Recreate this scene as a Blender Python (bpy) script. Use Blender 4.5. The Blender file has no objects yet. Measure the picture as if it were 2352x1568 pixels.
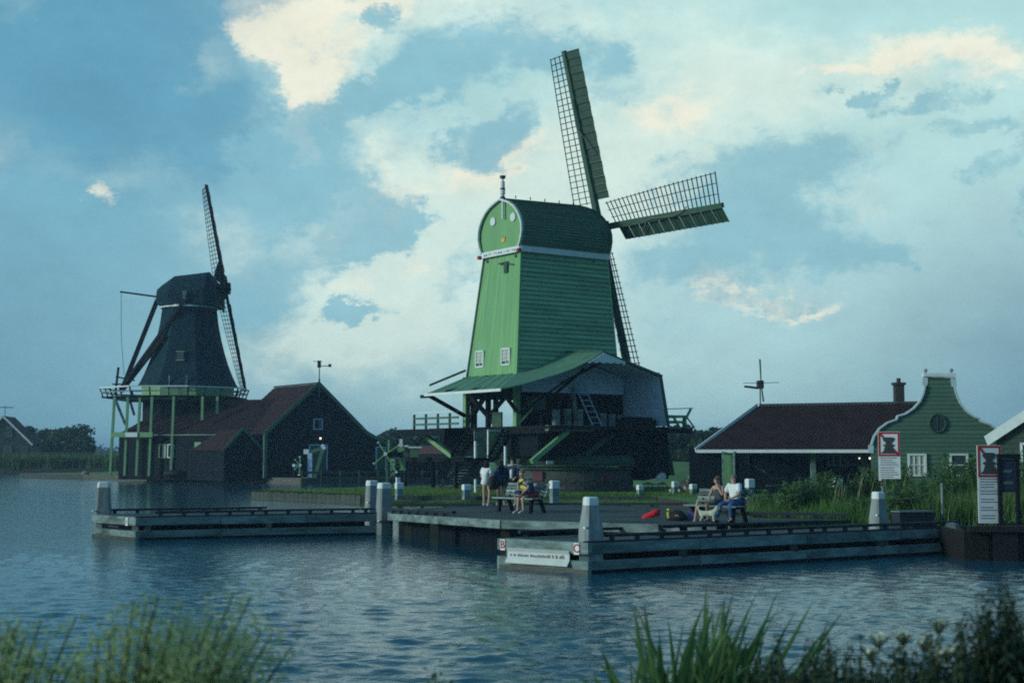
import bpy, math, random
import numpy as np
from mathutils import Vector, Matrix
from mathutils.geometry import tessellate_polygon
random.seed(7); rng = np.random.default_rng(7)
R_ = math.radians
SC = bpy.context.scene; COL = SC.collection

# ---------------------------------------------------------------- camera
cd = bpy.data.cameras.new("camera"); cam = bpy.data.objects.new("camera", cd); COL.objects.link(cam)
PITCH = math.atan(256 / 3267.0); CZ = 2.9
cam.location = (0, 0, CZ); cam.rotation_euler = (math.pi / 2 + PITCH, 0, 0)
cd.sensor_width = 36; cd.lens = 50.0; cd.clip_start = 0.1; cd.clip_end = 6000
cd.dof.use_dof = True; cd.dof.focus_distance = 70; cd.dof.aperture_fstop = 2.8
SC.camera = cam

# ---------------------------------------------------------------- exposure
vs = SC.view_settings
vs.view_transform = 'Standard'; vs.look = 'None'; vs.exposure = 0.0; vs.gamma = 1.0; vs.use_curve_mapping = False
SC.cycles.max_bounces = 6; SC.cycles.use_denoising = False; SC.cycles.filter_width = 1.9

def lin(c): return tuple(((v / 255) / 12.92 if v / 255 <= .04045 else ((v / 255 + .055) / 1.055) ** 2.4) for v in c) + (1,)

# ---------------------------------------------------------------- world: evening sky with clouds
world = bpy.data.worlds.new("World"); SC.world = world; world.use_nodes = True
nt = world.node_tree; nt.nodes.clear(); NN = nt.nodes; LK = nt.links
def nd(t, **kw):
    n = NN.new(t)
    for k, v in kw.items(): setattr(n, k, v)
    return n
def put(sock, v):
    if isinstance(v, bpy.types.NodeSocket): LK.new(v, sock)
    elif v is not None: sock.default_value = v
def M(op, a, b=None, c=None, clamp=False):
    n = nd('ShaderNodeMath', operation=op, use_clamp=clamp)
    for s, v in zip(n.inputs, (a, b, c)): put(s, v)
    return n.outputs[0]
def smooth(x, a, b, lo=0.0, hi=1.0):
    n = nd('ShaderNodeMapRange', interpolation_type='SMOOTHSTEP')
    for i, v in enumerate((x, a, b, lo, hi)): put(n.inputs[i], v)
    return n.outputs[0]
def cmix(f, a, b):
    n = nd('ShaderNodeMix', data_type='RGBA'); put(n.inputs[0], f); put(n.inputs[6], a); put(n.inputs[7], b)
    return n.outputs[2]
tc = nd('ShaderNodeTexCoord'); DIR = tc.outputs['Generated']
sx = nd('ShaderNodeSeparateXYZ'); LK.new(DIR, sx.inputs[0])
X = M('MULTIPLY', M('ARCTAN2', sx.outputs[0], sx.outputs[1]), 3.267)
Y = M('MULTIPLY', M('ARCSINE', sx.outputs[2]), 3.267)
mp = nd('ShaderNodeMapping'); LK.new(DIR, mp.inputs[0]); mp.inputs['Scale'].default_value = (1, 1, 1.5)
def noise(scale, detail, rough, off=0.0, dist=0.0, src=None):
    m = nd('ShaderNodeMapping'); LK.new(src or mp.outputs[0], m.inputs[0]); m.inputs['Location'].default_value = (off, off * .7, -off)
    n = nd('ShaderNodeTexNoise'); LK.new(m.outputs[0], n.inputs['Vector'])
    n.inputs['Scale'].default_value = scale; n.inputs['Detail'].default_value = detail
    n.inputs['Roughness'].default_value = rough; n.inputs['Distortion'].default_value = dist
    return n
w1 = noise(10, 7, .68, 1.3)
wv = nd('ShaderNodeVectorMath', operation='SUBTRACT'); LK.new(w1.outputs['Color'], wv.inputs[0]); wv.inputs[1].default_value = (.5, .5, .5)
wsc = nd('ShaderNodeVectorMath', operation='MULTIPLY'); LK.new(wv.outputs[0], wsc.inputs[0]); wsc.inputs[1].default_value = (.55, .34, 0)
P0 = nd('ShaderNodeCombineXYZ'); put(P0.inputs[0], X); put(P0.inputs[1], Y)
Pw = nd('ShaderNodeVectorMath', operation='ADD'); LK.new(P0.outputs[0], Pw.inputs[0]); LK.new(wsc.outputs[0], Pw.inputs[1])
def blob(px, py, rx, ry, rot=0, amp=1.0, hard=.35, warp=True):
    m = nd('ShaderNodeMapping', vector_type='TEXTURE'); LK.new((Pw if warp else P0).outputs[0], m.inputs[0])
    m.inputs['Location'].default_value = ((px - 1176) / 1000, (1040 - py) / 1000, 0)
    m.inputs['Rotation'].default_value = (0, 0, R_(rot)); m.inputs['Scale'].default_value = (rx / 1000, ry / 1000, 1)
    ln = nd('ShaderNodeVectorMath', operation='LENGTH'); LK.new(m.outputs[0], ln.inputs[0])
    return smooth(ln.outputs['Value'], 1.35, hard, 0.0, amp)
def total(bl):
    s = None
    for b in bl: s = b if s is None else M('ADD', s, b)
    return s
nH = M('SUBTRACT', noise(46, 5, .68, 2.2, .0).outputs[0], .5)
nA = M('MULTIPLY_ADD', nH, .75, noise(11, 5, .6, 3.1, .2).outputs[0]); nB = M('MULTIPLY_ADD', nH, .8, noise(17, 5, .62, 8.7, .15).outputs[0])
def field(s, n, a, lo, hi):
    k = M('MULTIPLY', smooth(s, 0.0, .45, 0, a), M('SUBTRACT', n, .5))   # ragged only where there is cloud
    return smooth(M('ADD', k, s), lo, hi)
def ramp(sock, stops):
    n = nd('ShaderNodeValToRGB'); put(n.inputs[0], sock); e = n.color_ramp.elements
    while len(e) < len(stops): e.new(.5)
    for el, (p, c) in zip(e, stops): el.position = p; el.color = lin(c)
    return n.outputs[0]
YY = M('MULTIPLY_ADD', Y, .6, .05)                 # 0.05 at the horizon, about .67 at the top of the view
sky = nd('ShaderNodeTexSky', sky_type='NISHITA', sun_disc=False); sky.sun_elevation = R_(16); sky.sun_rotation = R_(-110); sky.air_density = 1.2; sky.dust_density = 2.0
skm = nd('ShaderNodeVectorMath', operation='SCALE'); LK.new(sky.outputs[0], skm.inputs[0]); skm.inputs['Scale'].default_value = .09
baseL = ramp(YY, [(0.04, (138, 188, 198)), (.14, (128, 181, 198)), (.3, (124, 181, 201)), (.5, (112, 176, 199)), (.68, (107, 168, 193)), (1, (88, 144, 178))])
baseR = ramp(YY, [(0.04, (160, 202, 208)), (.14, (168, 211, 216)), (.3, (178, 218, 222)), (.5, (188, 228, 226)), (.68, (178, 224, 225)), (1, (128, 182, 200))])
col = cmix(smooth(X, -.95, .15), baseL, baseR)
# the sky is duskier to the east and behind
col = cmix(smooth(X, .95, 2.7, 0, .94), col, lin((66, 124, 164)))
col = cmix(.1, col, skm.outputs[0])
# darker lower corners of the overcast, lens vignette painted in
col = cmix(total([blob(2480, 900, 620, 420, 0, .75, .0, False)]), col, lin((92, 136, 158)))
col = cmix(total([blob(-60, 900, 420, 420, 0, .5, .1, False)]), col, lin((98, 146, 172)))
# pale veil
veil = field(total([blob(1010, 470, 330, 200, 25, .8, .1), blob(860, 620, 260, 120, 30, .75, .1), blob(1180, 560, 460, 300, 0, .55, .0), blob(1680, 285, 420, 150, 8, .85, .0), blob(1450, 420, 220, 120, 0, .5, .0), blob(900, 720, 330, 110, 8, .55, .0),
                    blob(1560, 120, 460, 200, 0, .4, .0), blob(2000, 190, 380, 120, -4, .35, .0), blob(1000, 40, 420, 110, 0, .75, .1), blob(720, 800, 420, 140, 0, .45, .0), blob(1200, 830, 600, 140, 0, .35, .0), blob(720, 170, 240, 170, 0, .6, .1), blob(50, 40, 150, 60, 20, .42), blob(40, 360, 110, 90, 0, .42), blob(425, 175, 80, 50, 30, .5), blob(330, 420, 260, 60, 5, .35, .0), blob(560, 540, 200, 90, 10, .4, .0)]), nA, 1.0, -.05, 1.0)
col = cmix(M('MULTIPLY', veil, .85), col, lin((214, 234, 224)))
cream = field(total([blob(660, 60, 190, 105, -15, 1.0, .1), blob(610, 160, 110, 60, -40, .8, .1), blob(700, 250, 90, 95, 60, .85), blob(690, 345, 50, 44, 0, .55), blob(880, 430, 150, 70, 50, .45, .1), blob(772, 525, 26, 95, -14, .6),
                     blob(270, 478, 52, 42, 0, .58), blob(415, 170, 34, 30, 0, .30), blob(2130, 178, 230, 74, -4, .72, .0), blob(1940, 190, 120, 20, 0, .35), blob(1580, 280, 220, 60, 8, .6, .1),
                     blob(1690, 660, 80, 40, -30, .45), blob(1780, 700, 150, 34, -12, .35), blob(2000, 470, 110, 26, 20, .25), blob(850, 22, 170, 26, 0, .5), blob(1200, 365, 140, 20, 12, .4), blob(1080, 420, 160, 90, 10, .35, .1), blob(900, 640, 160, 60, 20, .35, .1)]), nB, 1.35, .06, .75)
col = cmix(M('MULTIPLY', cream, .9), col, lin((240, 238, 218)))
# slate clouds
dk1 = field(total([blob(150, 120, 470, 240, 10, .95, .0), blob(320, 280, 330, 220, -10, .75, .0), blob(520, 340, 170, 120, -15, .55, .1), blob(100, 380, 300, 150, 0, .5, .0), blob(540, 30, 110, 60, 30, .5)]), nB, 1.1, .0, 1.1)
col = cmix(M('MULTIPLY', dk1, .74), col, lin((95, 156, 184)))
dk2 = field(total([blob(1060, 135, 270, 110, 14, .85, .1), blob(890, 235, 170, 62, 20, .85), blob(862, 60, 50, 44, 0, .55), blob(1160, 310, 150, 70, 15, .75), blob(1320, 130, 140, 60, 0, .45, .1), blob(1400, 195, 80, 80, 0, .4), blob(750, 400, 160, 110, -15, .8), blob(650, 480, 150, 110, 0, .55, .1),
                   blob(850, 540, 115, 78, 30, 1.15), blob(640, 640, 190, 70, 20, .5, .1), blob(805, 708, 110, 30, 12, .9), blob(1085, 650, 66, 100, 0, .42), blob(500, 700, 180, 46, 0, .35)]), nB, 1.5, .06, .75)
col = cmix(M('MULTIPLY', dk2, .85), col, lin((132, 186, 202)))
dk3 = field(total([blob(1830, 420, 230, 105, 8, .8, .1), blob(1560, 400, 110, 70, 0, .4), blob(1850, 590, 260, 85, 0, .75, .1), blob(1720, 520, 150, 80, 0, .5, .1), blob(1530, 620, 200, 95, 0, .65, .1), blob(2060, 560, 120, 44, 20, .55), blob(1990, 255, 44, 24, 0, .65), blob(2105, 270, 86, 30, 10, .62),
                   blob(2180, 335, 86, 36, 0, .68), blob(2320, 375, 96, 40, -10, .7), blob(2330, 545, 66, 66, 0, .7), blob(2240, 430, 100, 18, 10, .45), blob(1740, 690, 90, 24, 0, .42), blob(1500, 770, 190, 46, 0, .36), blob(2080, 600, 34, 22, 0, .36)]), nB, 1.6, .06, .72)
col = cmix(M('MULTIPLY', dk3, .8), col, lin((134, 186, 200)))
fine = noise(20, 6, .7, 5.0).outputs[0]
gm = nd('ShaderNodeVectorMath', operation='SCALE'); LK.new(col, gm.inputs[0]); put(gm.inputs['Scale'], M('MULTIPLY_ADD', M('SUBTRACT', nA, .5), .16, M('MULTIPLY_ADD', M('SUBTRACT', fine, .5), .30, 1.04)))
bg = nd('ShaderNodeBackground'); LK.new(gm.outputs[0], bg.inputs[0]); bg.inputs[1].default_value = 1.0
wo = nd('ShaderNodeOutputWorld'); LK.new(bg.outputs[0], wo.inputs[0])

# ---------------------------------------------------------------- low sun behind thin cloud
sd = bpy.data.lights.new("sun", 'SUN'); sun = bpy.data.objects.new("sun", sd); COL.objects.link(sun)
sd.energy = 2.3; sd.angle = R_(11); sd.color = (.90, 1.0, .92)
to_sun = Vector((-.94 * math.cos(R_(16)), -.34 * math.cos(R_(16)), math.sin(R_(16))))
sun.rotation_euler = to_sun.to_track_quat('Z', 'Y').to_euler(); sun.location = (-40, -20, 40)

# ---------------------------------------------------------------- helpers
def at(x, y, D):
    """World point seen at picture position (x, y) of a 2352 x 1568 frame, D metres out."""
    u = (x - 1176) / 3267; v = -(y - 784) / 3267; c, s = math.cos(PITCH), math.sin(PITCH)
    t = D / (c - v * s)
    return Vector((u * t, D, CZ + t * (s + v * c)))
ZB = {}
class MB:
    def __init__(s): s.v = []; s.f = []
    def add(s, vs, fs):
        o = len(s.v); s.v += [tuple(p) for p in vs]; s.f += [tuple(i + o for i in f) for f in fs]; return s
    def poly(s, pts): return s.add(pts, [tuple(range(len(pts)))])
    def box(s, lo, hi):
        (a, b, c), (d, e, f) = lo, hi
        return s.add([(a, b, c), (d, b, c), (d, e, c), (a, e, c), (a, b, f), (d, b, f), (d, e, f), (a, e, f)],
                     [(3, 2, 1, 0), (4, 5, 6, 7), (0, 1, 5, 4), (1, 2, 6, 5), (2, 3, 7, 6), (3, 0, 4, 7)])
    def beam(s, p, q, w, h, up=(0, 0, 1), w2=None, h2=None, ch=0):
        p, q = Vector(p), Vector(q); d = (q - p).normalized(); up = Vector(up)
        if abs(d.dot(up)) > .98: up = Vector((0, 1, 0)) if abs(d.y) < .9 else Vector((1, 0, 0))
        sd_ = d.cross(up).normalized(); u = sd_.cross(d)
        w2 = w if w2 is None else w2; h2 = h if h2 is None else h2
        def ring(c, W, H):
            if ch:
                k = [(W / 2 - ch, -H / 2), (W / 2, -H / 2 + ch), (W / 2, H / 2 - ch), (W / 2 - ch, H / 2), (-W / 2 + ch, H / 2), (-W / 2, H / 2 - ch), (-W / 2, -H / 2 + ch), (-W / 2 + ch, -H / 2)]
            else: k = [(W / 2, -H / 2), (W / 2, H / 2), (-W / 2, H / 2), (-W / 2, -H / 2)]
            return [c + sd_ * a + u * b for a, b in k]
        A = ring(p, w, h); B = ring(q, w2, h2); n = len(A)
        return s.add(A + B, [tuple(range(n - 1, -1, -1)), tuple(range(n, 2 * n))] + [(i, (i + 1) % n, n + (i + 1) % n, n + i) for i in range(n)][::1])
    def tube(s, pts, rad, n=8, cap=True):
        pts = [Vector(p) for p in pts]; rs = rad if isinstance(rad, (list, tuple)) else [rad] * len(pts); vs_ = []
        for i, p in enumerate(pts):
            d = (pts[min(i + 1, len(pts) - 1)] - pts[max(i - 1, 0)]).normalized()
            up = Vector((0, 0, 1)) if abs(d.z) < .9 else Vector((0, 1, 0))
            a = d.cross(up).normalized(); b = d.cross(a)
            vs_ += [p + (a * math.cos(2 * math.pi * k / n) + b * math.sin(2 * math.pi * k / n)) * rs[i] for k in range(n)]
        fs = [(i * n + k, (i + 1) * n + k, (i + 1) * n + (k + 1) % n, i * n + (k + 1) % n) for i in range(len(pts) - 1) for k in range(n)]
        if cap: fs += [tuple(range(n)), tuple(range((len(pts) - 1) * n, len(pts) * n))[::-1]]
        return s.add(vs_, fs)
    def loft(s, rings, close=True, cap=True):
        n = len(rings[0]); vs_ = [p for r in rings for p in r]; K = n if close else n - 1
        fs = [(i * n + k, i * n + (k + 1) % n, (i + 1) * n + (k + 1) % n, (i + 1) * n + k) for i in range(len(rings) - 1) for k in range(K)]
        if cap and close: fs += [tuple(range(n))[::-1], tuple(range((len(rings) - 1) * n, len(rings) * n))]
        return s.add(vs_, fs)
    def prism(s, pts, vec):
        vec = Vector(vec); A = [Vector(p) for p in pts]; return s.loft([A, [p + vec for p in A]])
    def ball(s, c, r, n=10, m=6, lo=-1.0):
        c = Vector(c); r = (r, r, r) if not isinstance(r, (tuple, list)) else r; rings = []
        for j in range(m + 1):
            a = math.asin(lo) + (math.pi / 2 - math.asin(lo)) * j / m; k = max(math.cos(a), .02)
            rings.append([c + Vector((r[0] * k * math.cos(2 * math.pi * i / n), r[1] * k * math.sin(2 * math.pi * i / n), r[2] * math.sin(a))) for i in range(n)])
        return s.loft(rings)
    def disc(s, c, nrm, r, t, n=16):
        c = Vector(c); nrm = Vector(nrm).normalized(); return s.tube([c, c + nrm * t], r, n)
def setp(o, label=None, cat=None, group=None, kind=None):
    if label: o['label'] = label
    if cat: o['category'] = cat
    if group: o['group'] = group
    if kind: o['kind'] = kind
    return o
def obj(name, mb, mat, parent=None, smooth=False, **kw):
    me = bpy.data.meshes.new(name); dz = ZB.get(parent.name, Vector()) if parent else Vector()
    me.from_pydata([(v[0] - dz[0], v[1] - dz[1], v[2] - dz[2]) for v in mb.v], [], mb.f); me.materials.append(mat)
    if smooth: me.polygons.foreach_set('use_smooth', [True] * len(me.polygons))
    o = bpy.data.objects.new(name, me); COL.objects.link(o)
    if parent: o.parent = parent
    return setp(o, **kw)
def np_obj(name, V, F, mat, parent=None, **kw):
    me = bpy.data.meshes.new(name); n, k = F.shape
    if parent is not None: V = V - np.array(ZB.get(parent.name, Vector()))
    me.vertices.add(len(V)); me.vertices.foreach_set('co', V.astype(np.float32).ravel())
    me.loops.add(n * k); me.loops.foreach_set('vertex_index', F.astype(np.int32).ravel())
    me.polygons.add(n); me.polygons.foreach_set('loop_start', np.arange(0, n * k, k, dtype=np.int32)); me.polygons.foreach_set('loop_total', np.full(n, k, np.int32))
    me.update(calc_edges=True); me.materials.append(mat)
    o = bpy.data.objects.new(name, me); COL.objects.link(o)
    if parent is not None: o.parent = parent
    return setp(o, **kw)
def thing(name, label, cat, loc=(0, 0, 0), rz=0.0, group=None, base=(0, 0, 0)):
    """Empty at the thing's base; 'base' is that point in the coordinates its parts are written in."""
    e = bpy.data.objects.new(name, None); COL.objects.link(e); e.empty_display_size = .3
    e.location = loc; e.rotation_euler = (0, 0, rz); ZB[e.name] = Vector(base)
    return setp(e, label, cat, group)
def copy_thing(o, loc, rz, label, group=None):
    c = o.copy(); COL.objects.link(c); c.location = loc; c.rotation_euler = (0, 0, rz); c['label'] = label
    if group: c['group'] = group
    for ch in list(o.children):
        d = ch.copy(); COL.objects.link(d); d.parent = c
        for g in list(ch.children):
            h = g.copy(); COL.objects.link(h); h.parent = d
    return c

# ---------------------------------------------------------------- materials
def mat(name, c, rough=.7, var=.3, scale=3.0, stretch=(1, 1, 1), bump=.0, bscale=None, rnd=.0, spec=.3, c2=None, f2=.5, s2=1.5, emit=None):
    m = bpy.data.materials.new(name); m.use_nodes = True; t = m.node_tree; b = t.nodes['Principled BSDF']; L = t.links
    b.inputs['Roughness'].default_value = rough; b.inputs['Specular IOR Level'].default_value = spec
    co = t.nodes.new('ShaderNodeTexCoord'); mpn = t.nodes.new('ShaderNodeMapping'); L.new(co.outputs['Object'], mpn.inputs[0]); mpn.inputs['Scale'].default_value = stretch
    oi = t.nodes.new('ShaderNodeObjectInfo')
    if rnd:
        va = t.nodes.new('ShaderNodeVectorMath'); va.operation = 'SCALE'; cx = t.nodes.new('ShaderNodeCombineXYZ'); L.new(oi.outputs['Random'], cx.inputs[0]); L.new(oi.outputs['Random'], cx.inputs[2])
        L.new(cx.outputs[0], va.inputs[0]); va.inputs['Scale'].default_value = 37; L.new(va.outputs[0], mpn.inputs['Location'])
    n = t.nodes.new('ShaderNodeTexNoise'); L.new(mpn.outputs[0], n.inputs['Vector']); n.inputs['Scale'].default_value = scale; n.inputs['Detail'].default_value = 8; n.inputs['Roughness'].default_value = .65
    mr = t.nodes.new('ShaderNodeMapRange'); L.new(n.outputs[0], mr.inputs[0]); mr.inputs[1].default_value = .25; mr.inputs[2].default_value = .75; mr.inputs[3].default_value = 1 - var; mr.inputs[4].default_value = 1 + var
    k = mr.outputs[0]
    if rnd:
        r2 = t.nodes.new('ShaderNodeMapRange'); L.new(oi.outputs['Random'], r2.inputs[0]); r2.inputs[3].default_value = 1 - rnd; r2.inputs[4].default_value = 1 + rnd
        mu = t.nodes.new('ShaderNodeMath'); mu.operation = 'MULTIPLY'; L.new(k, mu.inputs[0]); L.new(r2.outputs[0], mu.inputs[1]); k = mu.outputs[0]
    src = None
    if c2 is not None:
        n2 = t.nodes.new('ShaderNodeTexNoise'); L.new(mpn.outputs[0], n2.inputs['Vector']); n2.inputs['Scale'].default_value = s2; n2.inputs['Detail'].default_value = 6; n2.inputs['Roughness'].default_value = .7
        m2 = t.nodes.new('ShaderNodeMapRange'); L.new(n2.outputs[0], m2.inputs[0]); m2.inputs[1].default_value = f2 - .08; m2.inputs[2].default_value = f2 + .12
        mx = t.nodes.new('ShaderNodeMix'); mx.data_type = 'RGBA'; L.new(m2.outputs[0], mx.inputs[0]); mx.inputs[6].default_value = (*c, 1); mx.inputs[7].default_value = (*c2, 1); src = mx.outputs[2]
    sc_ = t.nodes.new('ShaderNodeVectorMath'); sc_.operation = 'SCALE'
    if src: L.new(src, sc_.inputs[0])
    else: sc_.inputs[0].default_value = c
    L.new(k, sc_.inputs['Scale']); L.new(sc_.outputs[0], b.inputs['Base Color'])
    if bump:
        nb = t.nodes.new('ShaderNodeTexNoise'); L.new(mpn.outputs[0], nb.inputs['Vector']); nb.inputs['Scale'].default_value = bscale or scale * 4; nb.inputs['Detail'].default_value = 5
        bp = t.nodes.new('ShaderNodeBump'); bp.inputs['Strength'].default_value = bump; bp.inputs['Distance'].default_value = .03; L.new(nb.outputs[0], bp.inputs['Height']); L.new(bp.outputs[0], b.inputs['Normal'])
    if emit: b.inputs['Emission Color'].default_value = (*emit[0], 1); b.inputs['Emission Strength'].default_value = emit[1]
    return m
Mt = {}
def dm(k, *a, **kw): Mt[k] = mat(k, *a, **kw)
dm('green_paint', (.175, .37, .155), .6, .24, 1.6, (1, 1, .22), .2, 9, .06, .25, (.125, .30, .14), .53, .8)
dm('green_board', (.185, .36, .21), .65, .3, 1.2, (.35, 1, 3), .35, 12, .15, .2)
dm('roof_green', (.085, .20, .13), .75, .3, 1.5, (.3, 1, 1), .35, 14, .09, .25)
dm('roof_dark', (.072, .155, .105), .7, .3, 1.5, (.3, 1, 1), .3, 14, .12, .3)
dm('light_green', (.16, .32, .155), .6, .2, 2, bump=.1)
dm('dark_green', (.03, .075, .05), .6, .3, 2)
dm('white_paint', (.62, .68, .67), .55, .12, 3, rnd=.04)
dm('pale_blue', (.36, .50, .66), .65, .22, 1.5, (1, 1, 3), .2, 8)
dm('lining', (.55, .68, .80), .65, .15, 1.5)
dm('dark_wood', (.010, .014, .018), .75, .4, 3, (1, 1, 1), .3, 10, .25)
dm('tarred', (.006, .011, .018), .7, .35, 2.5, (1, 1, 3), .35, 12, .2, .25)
dm('grey_wood', (.19, .26, .255), .9, .5, 2.4, (.22, 1, 2.2), .6, 12, .2, .1, (.075, .11, .10), .53, 1.1)
dm('chimney_brick', (.045, .040, .040), .9, .35, 5, bump=.4)
dm('sail_green', (.040, .095, .062), .65, .25, 2)
dm('shaded_white', (.42, .53, .57), .6, .15, 3)  # white trim with its bluish shade mixed into the colour
dm('pile_wood', (.24, .275, .275), .85, .32, 4, (1, 1, .25), .6, 9, .12, .15, (.12, .15, .13), .6, 2)
dm('wet_wood', (.035, .045, .035), .5, .5, 3, (.3, 1, 1), .3, 9, .2, .4, (.028, .036, .024), .55, 2)
dm('deck', (.062, .080, .082), .75, .3, 2.0, (.4, 3, 1), .4, 9, .1, .35)
dm('black_kerb', (.018, .024, .034), .6, .3, 4, rnd=.2)
dm('metal_stud', (.85, .84, .74), .4, .1, 5)
dm('red_tile', (.027, .017, .020), .85, .45, 1.6, (1, 1, 1), .3, 9, .2, .1, (.020, .016, .018), .52, .8)
dm('thatch', (.010, .031, .043), .95, .35, 2.5, (1, 1, .3), .5, 10)
dm('brick', (.075, .080, .075), .9, .35, 5, (1, 1, 2), .4, 14, .2, .15, (.05, .056, .052), .52, 1.2)
dm('glass', (.03, .05, .06), .12, .2, 2, spec=.6)
dm('curtain', (.42, .44, .38), .8, .15, 4)
dm('red_paint', (.30, .035, .04), .5, .2, 3)
dm('dull_red', (.11, .03, .045), .7, .25, 3)
dm('sign_red', (.36, .018, .02), .45, .12, 3)
dm('sign_white', (.66, .70, .70), .45, .06, 3)
dm('sign_dark', (.045, .055, .05), .5, .1, 3)
dm('sign_ink', (.12, .14, .15), .6, .1, 3)
dm('aluminium', (.45, .48, .48), .4, .1, 3)
dm('gable_green', (.066, .135, .095), .65, .2, 1.2, (.3, 1, 2), .3, 12, .08)
dm('dark_siding', (.035, .06, .045), .65, .25, 1.2, (.3, 1, 2), .3, 10, .15)
dm('steel_rust', (.009, .008, .009), .7, .35, 3, bump=.3)
dm('stone', (.16, .18, .18), .9, .3, 6, bump=.5)
dm('lawn', (.075, .20, .04), .95, .35, .6, bump=.4, bscale=30, c2=(.075, .10, .03), f2=.58, s2=.12)
dm('field', (.065, .14, .05), .95, .25, .2, c2=(.05, .11, .035), f2=.5, s2=.06)
dm('earth', (.045, .042, .03), .95, .4, 3, bump=.5)
dm('rope', (.13, .15, .13), .9, .1, 6)
dm('iron', (.03, .035, .04), .5, .2, 5)
dm('crown_gold', (.62, .40, .08), .5, .1, 5)
dm('blue_tarp', (.04, .10, .20), .5, .3, 3, bump=.3)
dm('log_bark', (.10, .09, .075), .9, .4, 5, bump=.5, rnd=.4)
dm('log_end', (.36, .36, .31), .85, .3, 8, rnd=.25)
dm('lamp_glass', (.9, .85, .75), .4, .05, 3, emit=((1, .86, .70), 1.6))
for k in ('tarred', 'dark_wood', 'thatch', 'deck', 'red_tile', 'grey_wood'): Mt[k].node_tree.nodes['Principled BSDF'].inputs['Specular IOR Level'].default_value = .08
def leafmat(k, c, c2, rnd=.0, sc=.7, tl=.35):
    m = mat(k, c, .55, .3, 1.0, c2=c2, f2=.5, s2=sc, rnd=rnd, spec=.25); t = m.node_tree; b = t.nodes['Principled BSDF']; o = t.nodes['Material Output']
    tr = t.nodes.new('ShaderNodeBsdfTranslucent'); ms = t.nodes.new('ShaderNodeMixShader'); ms.inputs[0].default_value = tl
    t.links.new(b.inputs['Base Color'].links[0].from_socket, tr.inputs[0]); t.links.new(b.outputs[0], ms.inputs[1]); t.links.new(tr.outputs[0], ms.inputs[2]); t.links.new(ms.outputs[0], o.inputs[0]); Mt[k] = m
leafmat('tree_leaf', (.045, .085, .05), (.028, .058, .04), 0, .25)
leafmat('reed_leaf', (.085, .15, .05), (.055, .11, .045), 0, .3)
leafmat('weed_leaf', (.085, .17, .06), (.05, .11, .045), 0, .8)
leafmat('willow_leaf', (.40, .50, .23), (.24, .35, .16), 0, 6, .6)
leafmat('blade_leaf', (.10, .20, .065), (.07, .155, .055), .25, 2, .4)
leafmat('nettle_leaf', (.020, .042, .020), (.014, .030, .016), 0, 2, .25)
leafmat('grass_blade', (.09, .21, .045), (.12, .18, .05), 0, .15)
dm('stem', (.06, .085, .035), .8, .2, 6)
dm('umbel', (.60, .68, .52), .8, .15, 8)
dm('bark', (.035, .032, .028), .95, .3, 4, (1, 1, .3), .5)
for k, c in dict(skin=(.42, .27, .20), hair_dark=(.012, .011, .012), hair_brown=(.07, .045, .03), hair_auburn=(.09, .05, .028), hair_grey=(.12, .11, .10), white_cloth=(.66, .70, .70), navy=(.018, .026, .055), blue_cloth=(.025, .06, .19), yellow_cloth=(.60, .50, .05), red_cloth=(.30, .035, .05),
                 jeans=(.035, .095, .24), boot=(.02, .013, .015), dress=(.045, .055, .075), black_cloth=(.010, .010, .014), red_bag=(.62, .012, .02), fur=(.50, .50, .38), purple=(.10, .08, .24), shoe=(.35, .36, .36), eye=(.01, .01, .01), grey_shirt=(.30, .34, .36)).items():
    dm(k, c, .75, .15, 12, bump=.1)
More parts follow.
